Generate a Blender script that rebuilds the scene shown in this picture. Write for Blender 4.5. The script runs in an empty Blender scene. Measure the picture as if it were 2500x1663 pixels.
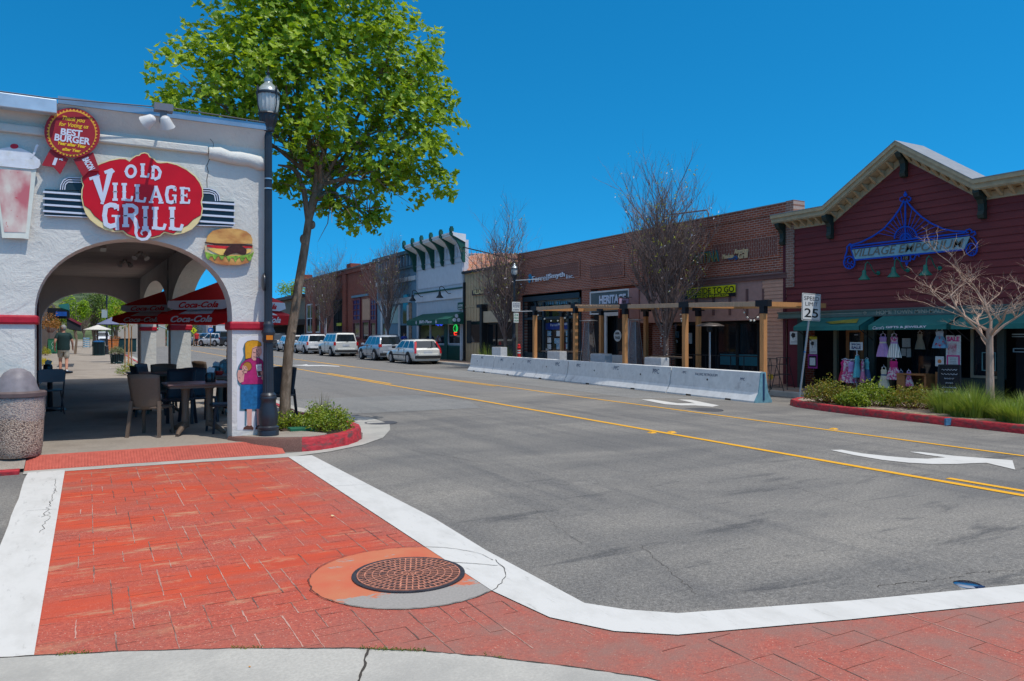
import bpy, math, random
from mathutils import Vector, Matrix
R = math.radians
random.seed(7)
scn = bpy.context.scene
COL = scn.collection
# ---------------------------------------------------------------- camera, sky, sun, exposure
FPX, HOR, CAMH = 1850.0, 824.0, 1.65
TH = math.atan((1250 - 215) / FPX)
GR = 12 / FPX * math.cos(TH)                # the street climbs very slightly away from the camera
cam_d = bpy.data.cameras.new("camera")
cam_d.sensor_width = 36; cam_d.lens = FPX / 2500 * 36
cam_d.shift_y = -(831.5 - HOR) / 2500
cam_d.clip_start = 0.05; cam_d.clip_end = 3000
cam = bpy.data.objects.new("camera", cam_d); COL.objects.link(cam)
cam.location = (0, 0, CAMH); cam.rotation_euler = (R(90), 0, -TH)
scn.camera = cam
SUN = Vector((0.19, -0.42, 1.0)).normalized()
EL = math.asin(SUN.z); AZ = math.atan2(SUN.x, SUN.y)
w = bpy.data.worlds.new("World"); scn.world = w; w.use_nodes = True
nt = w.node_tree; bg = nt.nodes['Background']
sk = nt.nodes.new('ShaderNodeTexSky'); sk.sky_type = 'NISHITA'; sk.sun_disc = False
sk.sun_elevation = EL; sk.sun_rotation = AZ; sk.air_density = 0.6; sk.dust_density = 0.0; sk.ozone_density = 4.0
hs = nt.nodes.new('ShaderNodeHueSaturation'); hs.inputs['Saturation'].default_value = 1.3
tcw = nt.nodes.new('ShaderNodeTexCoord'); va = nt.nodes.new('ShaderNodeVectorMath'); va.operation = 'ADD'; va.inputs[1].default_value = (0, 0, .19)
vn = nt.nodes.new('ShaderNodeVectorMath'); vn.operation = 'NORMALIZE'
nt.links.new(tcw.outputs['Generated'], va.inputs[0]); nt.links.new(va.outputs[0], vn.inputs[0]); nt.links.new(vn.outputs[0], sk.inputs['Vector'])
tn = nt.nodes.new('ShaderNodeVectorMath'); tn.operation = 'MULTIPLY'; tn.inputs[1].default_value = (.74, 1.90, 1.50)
nt.links.new(sk.outputs[0], hs.inputs['Color']); nt.links.new(hs.outputs[0], tn.inputs[0]); # added pale warm fill glow overhead, out of view, to lift the shaded walls
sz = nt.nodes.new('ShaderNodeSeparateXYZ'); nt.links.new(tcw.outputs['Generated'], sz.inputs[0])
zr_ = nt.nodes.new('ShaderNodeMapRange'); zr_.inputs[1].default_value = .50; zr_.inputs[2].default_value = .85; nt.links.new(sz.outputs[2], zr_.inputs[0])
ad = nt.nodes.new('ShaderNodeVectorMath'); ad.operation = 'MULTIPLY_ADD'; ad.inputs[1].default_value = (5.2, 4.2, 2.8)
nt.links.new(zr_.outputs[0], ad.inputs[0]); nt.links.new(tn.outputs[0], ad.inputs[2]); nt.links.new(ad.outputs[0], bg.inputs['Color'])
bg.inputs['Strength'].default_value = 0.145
sd = bpy.data.lights.new("sun", 'SUN'); sd.energy = 3.2; sd.angle = R(0.5); sd.color = (1, 0.955, 0.89)
so = bpy.data.objects.new("sun", sd); COL.objects.link(so); so.location = SUN * 50
so.rotation_euler = SUN.to_track_quat('Z', 'Y').to_euler()
scn.view_settings.view_transform = 'Standard'; scn.view_settings.look = 'None'
scn.view_settings.exposure = 0.12; scn.view_settings.gamma = 1.0
# ---------------------------------------------------------------- where a sight line of the photograph meets the place
_s, _c = math.sin(TH), math.cos(TH)
def ray(px, py):
    l = (px - 1250) / FPX
    return (_s + l * _c, _c - l * _s, (HOR - py) / FPX)
def G(px, py, h=0.0):
    r = ray(px, py); t = (CAMH - h) / (GR * r[1] - r[2]); return Vector((t * r[0], t * r[1], CAMH + t * r[2]))
def SX(px, py, X):
    r = ray(px, py); t = X / r[0]; return (t * r[1], CAMH + t * r[2])
def SY(px, py, Y):
    r = ray(px, py); t = Y / r[1]; return (t * r[0], CAMH + t * r[2])
def gz(y): return GR * min(y, 160)
def yx(px, X): return SX(px, 800, X)[0]
def zx(px, py, X): return SX(px, py, X)[1]
# ---------------------------------------------------------------- materials
def _n(m, t): return m.node_tree.nodes.new(t)
def srgb(r, g, b):
    f = lambda c: ((c / 255 + .055) / 1.055) ** 2.4 if c > 10 else c / 255 / 12.92
    return (f(r), f(g), f(b))
MATS = {}
def mat(name, col, rough=0.75, var=0.12, scale=3.0, bump=0.0, bscale=40.0, metal=0.0, spec=0.3, emit=0, alpha=1, trans=0, stretch=None, detail=5, col2=None, c2amt=(.5,.65), c2scale=2.0, bdist=.01, coat=0):
    if name in MATS: return MATS[name]
    m = bpy.data.materials.new(name); m.use_nodes = True; N = m.node_tree.nodes; L = m.node_tree.links
    b = N['Principled BSDF']; b.inputs['Roughness'].default_value = rough; b.inputs['Metallic'].default_value = metal
    b.inputs['Specular IOR Level'].default_value = spec
    if coat: b.inputs['Coat Weight'].default_value = coat; b.inputs['Coat Roughness'].default_value = .05
    c4 = (*col, 1)
    tc = _n(m, 'ShaderNodeNewGeometry'); vec = tc.outputs['Position']
    if stretch:
        mp = _n(m, 'ShaderNodeMapping'); mp.inputs['Scale'].default_value = stretch; L.new(vec, mp.inputs[0]); vec = mp.outputs[0]
    out = None
    if var:
        no = _n(m, 'ShaderNodeTexNoise'); no.inputs['Scale'].default_value = scale; no.inputs['Detail'].default_value = detail
        L.new(vec, no.inputs['Vector'])
        mr = _n(m, 'ShaderNodeMapRange'); mr.inputs[1].default_value = .3; mr.inputs[2].default_value = .7
        mr.inputs[3].default_value = 1 - var; mr.inputs[4].default_value = 1 + var
        L.new(no.outputs[0], mr.inputs[0])
        mx = _n(m, 'ShaderNodeVectorMath'); mx.operation = 'SCALE'; mx.inputs[0].default_value = col
        L.new(mr.outputs[0], mx.inputs['Scale']); out = mx.outputs[0]
    if col2:
        n2 = _n(m, 'ShaderNodeTexNoise'); n2.inputs['Scale'].default_value = c2scale; n2.inputs['Detail'].default_value = 8; n2.inputs['Roughness'].default_value = .65
        L.new(vec, n2.inputs['Vector'])
        r2 = _n(m, 'ShaderNodeMapRange'); r2.inputs[1].default_value = c2amt[0]; r2.inputs[2].default_value = c2amt[1]
        L.new(n2.outputs[0], r2.inputs[0])
        m2 = _n(m, 'ShaderNodeMix'); m2.data_type = 'RGBA'; L.new(r2.outputs[0], m2.inputs[0])
        if out: L.new(out, m2.inputs[6])
        else: m2.inputs[6].default_value = c4
        m2.inputs[7].default_value = (*col2, 1); out = m2.outputs[2]
    if out: L.new(out, b.inputs['Base Color'])
    else: b.inputs['Base Color'].default_value = c4
    if bump:
        nb = _n(m, 'ShaderNodeTexNoise'); nb.inputs['Scale'].default_value = bscale; nb.inputs['Detail'].default_value = 6
        L.new(vec, nb.inputs['Vector'])
        bp = _n(m, 'ShaderNodeBump'); bp.inputs['Strength'].default_value = bump; bp.inputs['Distance'].default_value = bdist
        L.new(nb.outputs[0], bp.inputs['Height']); L.new(bp.outputs[0], b.inputs['Normal'])
    if emit: b.inputs['Emission Color'].default_value = c4; b.inputs['Emission Strength'].default_value = emit
    if alpha < 1: b.inputs['Alpha'].default_value = alpha
    if trans: b.inputs['Transmission Weight'].default_value = trans
    MATS[name] = m; return m
def mathn(m, op, a, b=None, c=None):
    n = _n(m, 'ShaderNodeMath'); n.operation = op
    for i, q in enumerate((a, b, c)):
        if q is None: continue
        if isinstance(q, (int, float)): n.inputs[i].default_value = q
        else: m.node_tree.links.new(q, n.inputs[i])
    return n.outputs[0]
def ramp(m, sock, a, b):
    n = _n(m, 'ShaderNodeMapRange'); n.inputs[1].default_value = a; n.inputs[2].default_value = b
    m.node_tree.links.new(sock, n.inputs[0]); return n.outputs[0]
def mixc(m, fac, a, b):
    n = _n(m, 'ShaderNodeMix'); n.data_type = 'RGBA'
    L = m.node_tree.links
    if isinstance(fac, (int, float)): n.inputs[0].default_value = fac
    else: L.new(fac, n.inputs[0])
    for i, q in ((6, a), (7, b)):
        if isinstance(q, tuple): n.inputs[i].default_value = (*q, 1) if len(q) == 3 else q
        else: L.new(q, n.inputs[i])
    return n.outputs[2]
def noise(m, vec, scale, detail=5, rough=.55, dist=0):
    n = _n(m, 'ShaderNodeTexNoise'); n.inputs['Scale'].default_value = scale; n.inputs['Detail'].default_value = detail
    n.inputs['Roughness'].default_value = rough; n.inputs['Distortion'].default_value = dist
    m.node_tree.links.new(vec, n.inputs['Vector']); return n.outputs[0]
def pos(m, scale=None, rz=0):
    g = _n(m, 'ShaderNodeNewGeometry'); v = g.outputs['Position']
    if scale or rz:
        mp = _n(m, 'ShaderNodeMapping'); mp.inputs['Scale'].default_value = scale or (1, 1, 1); mp.inputs['Rotation'].default_value = (0, 0, rz)
        m.node_tree.links.new(v, mp.inputs[0]); v = mp.outputs[0]
    return v
def newmat(name, rough=.8, spec=.3):
    m = bpy.data.materials.new(name); m.use_nodes = True; b = m.node_tree.nodes['Principled BSDF']
    b.inputs['Roughness'].default_value = rough; b.inputs['Specular IOR Level'].default_value = spec; MATS[name] = m
    return m, b, m.node_tree.links
def bumpn(m, sock, strength, dist, b):
    n = _n(m, 'ShaderNodeBump'); n.inputs['Strength'].default_value = strength; n.inputs['Distance'].default_value = dist
    m.node_tree.links.new(sock, n.inputs['Height']); m.node_tree.links.new(n.outputs[0], b.inputs['Normal'])
def brick_mat(name, c1, c2, mort, axes='YZ', bw=.215, bh=.075, mw=.010, rough=.9, bump=.5, basket=None):
    m, b, L = newmat(name, rough, .15)
    v = pos(m); sp = _n(m, 'ShaderNodeSeparateXYZ'); L.new(v, sp.inputs[0]); cb = _n(m, 'ShaderNodeCombineXYZ')
    L.new(sp.outputs[axes[0]], cb.inputs[0]); L.new(sp.outputs[axes[1]], cb.inputs[1])
    br = _n(m, 'ShaderNodeTexBrick'); L.new(cb.outputs[0], br.inputs['Vector'])
    br.inputs['Scale'].default_value = 1; br.inputs['Brick Width'].default_value = bw; br.inputs['Row Height'].default_value = bh
    br.inputs['Mortar Size'].default_value = mw; br.inputs['Mortar Smooth'].default_value = .2
    br.inputs['Color1'].default_value = (*c1, 1); br.inputs['Color2'].default_value = (*c2, 1); br.inputs['Mortar'].default_value = (*mort, 1)
    br.inputs['Bias'].default_value = 0
    n = noise(m, v, 1.1, 6); k = ramp(m, n, .3, .7)
    dark = mixc(m, .35, br.outputs[0], tuple(x * .45 for x in c1))
    L.new(mixc(m, k, br.outputs[0], dark), b.inputs['Base Color'])
    bumpn(m, mathn(m, 'SUBTRACT', 1, br.outputs['Fac']), bump, .006, b)
    return m
# ---------------------------------------------------------------- mesh collector
TXT = {}
def text_geo(s, bold=0.0, shear=0.0, spacing=1.0):
    k = (s, bold, shear, spacing)
    if k in TXT: return TXT[k]
    cu = bpy.data.curves.new('lettering', 'FONT'); cu.body = s; cu.offset = bold; cu.shear = shear; cu.space_character = spacing
    cu.extrude = 0.5; cu.resolution_u = 4; cu.size = 1
    o = bpy.data.objects.new('lettering', cu); COL.objects.link(o)
    bpy.context.view_layer.update()
    me = bpy.data.meshes.new_from_object(o.evaluated_get(bpy.context.evaluated_depsgraph_get()))
    vs = [v.co.copy() for v in me.vertices]; fs = [tuple(p.vertices) for p in me.polygons]
    bpy.data.objects.remove(o); bpy.data.meshes.remove(me); bpy.data.curves.remove(cu)
    x0 = min(v.x for v in vs); x1 = max(v.x for v in vs); y0 = min(v.y for v in vs); y1 = max(v.y for v in vs)
    vs = [((v.x - x0) / (x1 - x0), (v.y - y0) / (y1 - y0), v.z + .5) for v in vs]
    TXT[k] = (vs, fs, (x1 - x0) / (y1 - y0)); return TXT[k]
class MB:
    def __init__(s): s.v = []; s.f = []; s.mi = []; s.cur = 0
    def add(s, vs, fs):
        n = len(s.v); s.v += [tuple(v) for v in vs]; s.f += [tuple(i + n for i in f) for f in fs]; s.mi += [s.cur] * len(fs); return s
    def use(s, i): s.cur = i; return s
    def box(s, x0, x1, y0, y1, z0, z1):
        x0, x1 = sorted((x0, x1)); y0, y1 = sorted((y0, y1)); z0, z1 = sorted((z0, z1))
        return s.add([(x0,y0,z0),(x1,y0,z0),(x1,y1,z0),(x0,y1,z0),(x0,y0,z1),(x1,y0,z1),(x1,y1,z1),(x0,y1,z1)],
            [(0,3,2,1),(4,5,6,7),(0,1,5,4),(1,2,6,5),(2,3,7,6),(3,0,4,7)])
    def bar(s, a, b, w, h=None, up=(0,0,1)):
        a = Vector(a); b = Vector(b); h = h or w; d = (b - a).normalized(); u = Vector(up)
        if abs(d.dot(u)) > .98: u = Vector((0, 1, 0))
        r = d.cross(u).normalized(); u = r.cross(d)
        q = [(-w/2,-h/2),(w/2,-h/2),(w/2,h/2),(-w/2,h/2)]
        return s.add([a + r*i + u*j for i, j in q] + [b + r*i + u*j for i, j in q], [(0,1,2,3),(7,6,5,4),(0,4,5,1),(1,5,6,2),(2,6,7,3),(3,7,4,0)])
    def tube(s, pts, rad, n=8, cap=True):
        pts = [Vector(p) for p in pts]; m = len(pts)
        if isinstance(rad, (int, float)): rad = [rad] * m
        vs = []; u = None
        for i, p in enumerate(pts):
            d = (pts[min(i+1, m-1)] - pts[max(i-1, 0)])
            d = d.normalized() if d.length > 1e-9 else Vector((0, 0, 1))
            if u is None: u = d.orthogonal().normalized()
            else:
                u = u - d * u.dot(d); u = u.normalized() if u.length > 1e-6 else d.orthogonal().normalized()
            w2 = d.cross(u)
            for k in range(n):
                a = 2 * math.pi * k / n; vs.append(p + (u * math.cos(a) + w2 * math.sin(a)) * rad[i])
        fs = [(i*n+k, i*n+(k+1) % n, (i+1)*n+(k+1) % n, (i+1)*n+k) for i in range(m-1) for k in range(n)]
        if cap: fs += [tuple(range(n))[::-1], tuple((m-1)*n + k for k in range(n))]
        return s.add(vs, fs)
    def lathe(s, c, prof, n=20, flute=0, fl=(0, 0)):
        vs = []; m = len(prof)
        for (r, z) in prof:
            for k in range(n):
                a = 2*math.pi*k/n; rr = r * (1 - (.09 if (flute and k % 2 and fl[0] <= z <= fl[1]) else 0))
                vs.append((c[0] + rr*math.cos(a), c[1] + rr*math.sin(a), c[2] + z))
        fs = [(i*n+k, i*n+(k+1) % n, (i+1)*n+(k+1) % n, (i+1)*n+k) for i in range(m-1) for k in range(n)]
        fs += [tuple(range(n))[::-1], tuple((m-1)*n + k for k in range(n))]
        return s.add(vs, fs)
    def sphere(s, c, r, n=12, sc=(1,1,1), m=8):
        prof = [(max(1e-4, math.sin(math.pi*i/m)), -math.cos(math.pi*i/m)) for i in range(m+1)]
        k = len(s.v); s.lathe((0,0,0), prof, n)
        for i in range(k, len(s.v)):
            x, y, z = s.v[i]; s.v[i] = (c[0]+x*r*sc[0], c[1]+y*r*sc[1], c[2]+z*r*sc[2])
        return s
    def prism(s, pts, o, u, v, d):          # 2-D outline in the plane (o,u,v) given the thickness vector d
        o, u, v, d = Vector(o), Vector(u), Vector(v), Vector(d); n = len(pts)
        a = [o + u*x + v*y for x, y in pts]; b = [p + d for p in a]
        ar = sum(pts[i][0]*pts[(i+1) % n][1] - pts[(i+1) % n][0]*pts[i][1] for i in range(n))
        fl = (ar * u.cross(v).dot(d)) > 0
        f1, f2 = tuple(range(n)), tuple(range(n, 2*n))
        if fl: fs = [f1[::-1], f2] + [(i, (i+1) % n, n+(i+1) % n, n+i) for i in range(n)]
        else: fs = [f1, f2[::-1]] + [(i, n+i, n+(i+1) % n, (i+1) % n) for i in range(n)]
        return s.add(a + b, fs)
    def quad(s, a, b, c, d): return s.add([a, b, c, d], [(0, 1, 2, 3)])
    def txt(s, t, o, u, v, h, w=None, bold=0.0, shear=0.0, ext=.004, spacing=1.0, center=False):
        vs, fs, asp = text_geo(t, bold, shear, spacing); w = w or h * asp
        o, u, v = Vector(o), Vector(u).normalized(), Vector(v).normalized(); n = u.cross(v)
        if center: o = o - u * w / 2
        return s.add([o + u*x*w + v*y*h + n*z*ext for x, y, z in vs], fs)
    def each(s, name, mats, parent=None):        # every loose piece becomes an object of its own
        par = list(range(len(s.v)))
        def fd(i):
            while par[i] != i: par[i] = par[par[i]]; i = par[i]
            return i
        for f in s.f:
            for q in f[1:]: par[fd(q)] = fd(f[0])
        gr = {}
        for f in s.f: gr.setdefault(fd(f[0]), []).append(f)
        for fs in gr.values():
            ids = sorted({q for f in fs for q in f}); mp = {q: i for i, q in enumerate(ids)}; b = MB(); b.add([s.v[q] for q in ids], [tuple(mp[q] for q in f) for f in fs]); b.build(name, mats, parent)
    def build(s, name, mats, parent=None, smooth=False, world=True, bevel=0, kind=None, label=None):
        me = bpy.data.meshes.new(name)
        off = Vector((0, 0, 0))
        if parent is not None and world:
            q = parent
            while q is not None: off += Vector(q.location); q = q.parent
        me.from_pydata([tuple(Vector(v) - off) for v in s.v] if off.length else s.v, [], s.f)
        if not isinstance(mats, (list, tuple)): mats = [mats]
        for m in mats: me.materials.append(m)
        if len(mats) > 1: me.polygons.foreach_set('material_index', s.mi)
        if smooth:
            me.polygons.foreach_set('use_smooth', [True] * len(me.polygons))
            me.set_sharp_from_angle(angle=R(smooth if smooth is not True else 40))
        me.update()
        o = bpy.data.objects.new(name, me); COL.objects.link(o)
        if parent is not None: o.parent = parent
        if bevel:
            b = o.modifiers.new('bevel', 'BEVEL'); b.width = bevel; b.segments = 2; b.limit_method = 'ANGLE'; b.angle_limit = R(40)
        if kind: o['kind'] = kind
        if label: o['label'] = label
        return o
def thing(name, label, cat, loc=(0, 0, 0), rz=0, group=None):
    o = bpy.data.objects.new(name, None); COL.objects.link(o); o.empty_display_size = .2
    o.location = loc; o.rotation_euler = (0, 0, rz); o['label'] = label; o['category'] = cat
    if group: o['group'] = group
    return o
def tag(o, label, cat, group=None):
    o['label'] = label; o['category'] = cat
    if group: o['group'] = group
    return o
def copytree(o, parent=None):
    c = o.copy(); COL.objects.link(c); c.parent = parent
    for ch in list(o.children): copytree(ch, c)
    return c
def dup(o, loc, rz=None, label=None, scale=None):
    c = copytree(o); c.location = loc
    if rz is not None: c.rotation_euler = (0, 0, rz)
    if label: c['label'] = label
    if scale: c.scale = (scale,)*3 if isinstance(scale, (int, float)) else scale
    return c
def skin(verts, edges, radii, sub=1):
    """one continuous surface grown round a skeleton; radii may be (rx, ry)"""
    me = bpy.data.meshes.new('body'); me.from_pydata(verts, edges, [])
    o = bpy.data.objects.new('body', me); COL.objects.link(o)
    md = o.modifiers.new('skin', 'SKIN'); md.use_smooth_shade = True
    for i, r in enumerate(radii):
        sv = me.skin_vertices[0].data[i]; sv.radius = r if isinstance(r, tuple) else (r, r); sv.use_root = (i == 0)
    sb = o.modifiers.new('sub', 'SUBSURF'); sb.levels = sub; sb.render_levels = sub
    bpy.context.view_layer.update()
    m2 = bpy.data.meshes.new_from_object(o.evaluated_get(bpy.context.evaluated_depsgraph_get()))
    vs = [tuple(v.co) for v in m2.vertices]; fs = [tuple(p.vertices) for p in m2.polygons]
    bpy.data.objects.remove(o); bpy.data.meshes.remove(me); bpy.data.meshes.remove(m2)
    return vs, fs
UX, UY, UZ = (1, 0, 0), (0, 1, 0), (0, 0, 1)
NY = (0, -1, 0)
# ================================================================= THE GROUND
def rdz(x, y): return gz(y) - .03 * min(max(x - 11, 0), 5)
def G2(px, py, h=0.0):                       # the roadway falls gently towards the far kerb
    X = 15.0
    for _ in range(12):
        p = G(px, py, h - .03 * min(max(X - 11, 0), 5)); X = p.x
    return p
def sheet(name, pts, h, m, kind='structure', parent=None):
    b = MB(); b.add([(x, y, rdz(x, y) + h) for x, y in pts], [tuple(range(len(pts)))])
    if sum(pts[i][0]*pts[(i+1) % len(pts)][1] - pts[(i+1) % len(pts)][0]*pts[i][1] for i in range(len(pts))) < 0: b.f = [b.f[0][::-1]]
    return b.build(name, m, parent, kind=kind)
def slab(b, pts, h, base=-.1):
    n = len(pts)
    if sum(pts[i][0]*pts[(i+1) % n][1] - pts[(i+1) % n][0]*pts[i][1] for i in range(n)) < 0: pts = pts[::-1]
    vs = [(x, y, rdz(x, y) + h) for x, y in pts] + [(x, y, rdz(x, y) + base) for x, y in pts]
    b.add(vs, [tuple(range(n))] + [(i, n+i, n+(i+1) % n, (i+1) % n) for i in range(n)])
def strip(b, a, c, h):                       # two polylines joined by quads
    n = len(a); vs = [(x, y, rdz(x, y) + h) for x, y in a + c]
    b.add(vs, [(i, i+1, n+i+1, n+i) for i in range(n-1)])
def curb(b, line, wid, h, base=-.05, rnd=.02):   # kerb with a rounded nose swept along a line (left side = road side)
    n = len(line); L = []
    for i, p in enumerate(line):
        a = Vector(line[max(i-1, 0)]); c = Vector(line[min(i+1, n-1)]); d = (c - a).normalized(); L.append((Vector(p), Vector((-d.y, d.x))))
    prof = [(0.02, base), (0.0, 0.0), (-.008, h - rnd*1.3), (-rnd - .008, h), (-wid, h), (-wid, base)]
    vs = []
    for p, nn in L:
        for o_, z in prof:
            q = p + nn * o_; vs.append((q.x, q.y, rdz(p.x, p.y) + z))
    k = len(prof); fs = [(i*k+j, i*k+j+1, (i+1)*k+j+1, (i+1)*k+j) for i in range(n-1) for j in range(k-1)]
    fs += [tuple(range(k)), tuple((n-1)*k+j for j in range(k))[::-1]]
    b.add(vs, fs)
def crack(b, pts, w_, h):
    a = []; c = []
    for i, p in enumerate(pts):
        q_ = Vector(pts[min(i+1, len(pts)-1)]) - Vector(pts[max(i-1, 0)]); nn = Vector((-q_.y, q_.x)).normalized() * w_ * random.uniform(.4, 1.2)
        a.append((p[0]+nn.x, p[1]+nn.y)); c.append((p[0]-nn.x, p[1]-nn.y))
    strip(b, a, c, h)
def wob(p, q_, n, am):
    p, q_ = Vector(p), Vector(q_); d = (q_-p); nn = Vector((-d.y, d.x)).normalized()
    return [tuple(p + d*i/n + nn*random.uniform(-am, am)) for i in range(n+1)]
# --- asphalt
def asphalt(name, base, light, blot):
    m, b, L = newmat(name, .82, .35)
    v = pos(m); fine = noise(m, v, 260, 3, .8); mid = noise(m, v, 38, 4, .6)
    big = noise(m, pos(m, (.25, .9, 1)), .9, 6, .6, .6); strk = noise(m, pos(m, (1.1, .12, 1), R(8)), 1.5, 6, .65, .4)
    c = mixc(m, ramp(m, big, .35, .68), base, light)
    c = mixc(m, mathn(m, 'MULTIPLY', ramp(m, strk, .5, .72), .55), c, blot); c = mixc(m, mathn(m, 'MULTIPLY', ramp(m, noise(m, pos(m, (2.4, .05, 1), R(-4)), 1.1, 5, .7), .55, .7), .45), c, blot)
    # drips and tyre scuffs near the crossing
    dr = noise(m, pos(m, (.45, 1.9, 1), R(-24)), 1.3, 8, .7, .5)
    sp = _n(m, 'ShaderNodeSeparateXYZ'); L.new(v, sp.inputs[0])
    near = mathn(m, 'MULTIPLY', ramp(m, sp.outputs[1], 8.5, 6.5), ramp(m, sp.outputs[0], 1.5, 3.0))
    c = mixc(m, mathn(m, 'MULTIPLY', mathn(m, 'MULTIPLY', ramp(m, dr, .56, .66), near), .65), c, tuple(x*.75 for x in blot))
    vo = _n(m, 'ShaderNodeTexVoronoi'); vo.inputs['Scale'].default_value = 150; L.new(v, vo.inputs['Vector'])
    s2 = _n(m, 'ShaderNodeSeparateColor'); L.new(vo.outputs['Color'], s2.inputs[0])
    g = mathn(m, 'MULTIPLY_ADD', s2.outputs[0], .55, .72)
    g = mathn(m, 'MULTIPLY', g, mathn(m, 'MULTIPLY_ADD', fine, 1.0, .5)); g = mathn(m, 'MULTIPLY', g, mathn(m, 'MULTIPLY_ADD', mid, 1.3, .35)); g = mathn(m, 'MULTIPLY', g, mathn(m, 'MULTIPLY_ADD', noise(m, v, 85, 3, .7), 1.2, .4))
    vm = _n(m, 'ShaderNodeVectorMath'); vm.operation = 'SCALE'; L.new(c, vm.inputs[0]); L.new(g, vm.inputs['Scale'])
    L.new(vm.outputs[0], b.inputs['Base Color']); bumpn(m, mathn(m, 'ADD', fine, vo.outputs['Distance']), .5, .004, b)
    return m
M_ASPH = asphalt('asphalt', (.140, .134, .125), (.225, .21, .185), (.075, .075, .078))
M_ASPH2 = asphalt('worn_asphalt', (.175, .175, .168), (.23, .225, .21), (.11, .112, .115))
def paver_mat():
    m, b, L = newmat('red_pavers', .75, .3); v = pos(m)
    sp = _n(m, 'ShaderNodeSeparateXYZ'); L.new(v, sp.inputs[0])
    smooth = mixc(m, ramp(m, noise(m, pos(m, (1, 2.5, 1)), 3, 5), .3, .7), (.53, .068, .024), (.42, .060, .030))
    vo = _n(m, 'ShaderNodeTexVoronoi'); vo.inputs['Scale'].default_value = 95; L.new(v, vo.inputs['Vector'])
    s2 = _n(m, 'ShaderNodeSeparateColor'); L.new(vo.outputs['Color'], s2.inputs[0])
    spk = mathn(m, 'MULTIPLY', ramp(m, s2.outputs[1], .84, .95), ramp(m, vo.outputs['Distance'], .45, .25))
    spd = mathn(m, 'MULTIPLY', ramp(m, s2.outputs[2], .86, .95), ramp(m, vo.outputs['Distance'], .45, .25))
    rough_c = mixc(m, ramp(m, s2.outputs[0], 0, 1), (.46, .105, .066), (.31, .060, .042))
    rough_c = mixc(m, mathn(m, 'MULTIPLY', spk, .8), rough_c, (.62, .40, .30)); rough_c = mixc(m, mathn(m, 'MULTIPLY', spd, .6), rough_c, (.12, .06, .05))
    # the coating has worn rough in irregular bands, most of all near the camera and to the right
    wn = noise(m, pos(m, (.45, 1.7, 1)), 1.3, 6, .6)
    worn = mathn(m, 'ADD', ramp(m, wn, .42, .62), mathn(m, 'ADD', ramp(m, sp.outputs[1], 5.3, 4.3), ramp(m, sp.outputs[0], 1.7, 2.4)))
    c = mixc(m, mathn(m, 'MINIMUM', worn, 1), smooth, rough_c)
    tan = mathn(m, 'MULTIPLY', ramp(m, noise(m, pos(m, (.6, 2.0, 1)), 1.7, 9, .78), .55, .62), ramp(m, sp.outputs[1], 4.2, 5.0))
    c = mixc(m, mathn(m, 'MULTIPLY', tan, .75), c, (.44, .24, .14))
    c = mixc(m, mathn(m, 'MULTIPLY', ramp(m, noise(m, v, 1.7, 7, .7), .5, .72), .45), c, (.22, .10, .075))
    dust = mathn(m, 'MULTIPLY', mathn(m, 'MINIMUM', mathn(m, 'ADD', ramp(m, sp.outputs[0], 1.9, 3.0), ramp(m, sp.outputs[1], 4.6, 3.6)), 1), mathn(m, 'MULTIPLY_ADD', ramp(m, noise(m, v, 2.6, 8, .7), .38, .62), .6, .22))
    c = mixc(m, dust, c, (.235, .135, .11))
    L.new(c, b.inputs['Base Color']); bumpn(m, mathn(m, 'ADD', noise(m, v, 120, 4), vo.outputs['Distance']), .5, .004, b)
    return m
M_PAV = paver_mat()
def paint_mat(name, col, dirt, amt=(.5, .8), wear=(.62, .7)):
    m, b, L = newmat(name, .65, .3); v = pos(m)
    n = noise(m, pos(m, (1, .5, 1)), 5, 8, .7); c = mixc(m, mathn(m, 'MULTIPLY', ramp(m, n, *amt), .6), col, dirt)
    s = noise(m, pos(m, (3, .6, 1), R(20)), 7, 6, .7); c = mixc(m, mathn(m, 'MULTIPLY', ramp(m, s, *wear), .6), c, tuple(x*.5 for x in dirt))
    L.new(c, b.inputs['Base Color']); bumpn(m, noise(m, v, 180, 3), .35, .003, b); return m
M_WPAINT = paint_mat('white_road_paint', (.56, .55, .52), (.38, .37, .34), (.45, .8), (.60, .74))
M_YPAINT = paint_mat('yellow_road_paint', (.72, .36, .012), (.5, .3, .06))
M_AGG = mat('exposed_aggregate', (.30, .26, .215), .9, .35, 120, .6, 120, col2=(.2, .17, .14), c2amt=(.5, .7), c2scale=.9, bdist=.006)
M_CONC = mat('concrete', (.40, .385, .345), .85, .1, 60, .3, 90, col2=(.30, .29, .265), c2amt=(.45, .7), c2scale=1.6)
M_REDC = mat('red_kerb_paint', (.40, .028, .036), .7, .35, 14, .5, 40, col2=(.13, .06, .055), c2amt=(.5, .62), c2scale=6, stretch=(1, 1, 2))
M_BRAGG = mat('stained_aggregate', (.17, .09, .07), .9, .5, 150, .8, 120, bdist=.008)
M_TACT = None
b = MB(); q = [-900, 11, 16, 900]
for i in range(3):
    b.add([(x, y, rdz(x, y) - .03) for x, y in ((q[i], -60), (q[i+1], -60), (q[i+1], 160), (q[i], 160))], [(0, 1, 2, 3)])
    b.add([(x, y, rdz(x, y) - .03) for x, y in ((q[i], 160), (q[i+1], 160), (q[i+1], 1500), (q[i], 1500))], [(0, 1, 2, 3)])
b.build('ground', mat('dry_ground', (.22, .19, .13), .95, .3, .5), kind='structure')
b = MB(); q = [-60, 11, 16, 40]
for i in range(3): b.add([(x, y, rdz(x, y)) for x, y in ((q[i], -25), (q[i+1], -25), (q[i+1], 19), (q[i], 19))], [(0, 1, 2, 3)])
b.build('road', M_ASPH, kind='structure')
b = MB()
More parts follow.
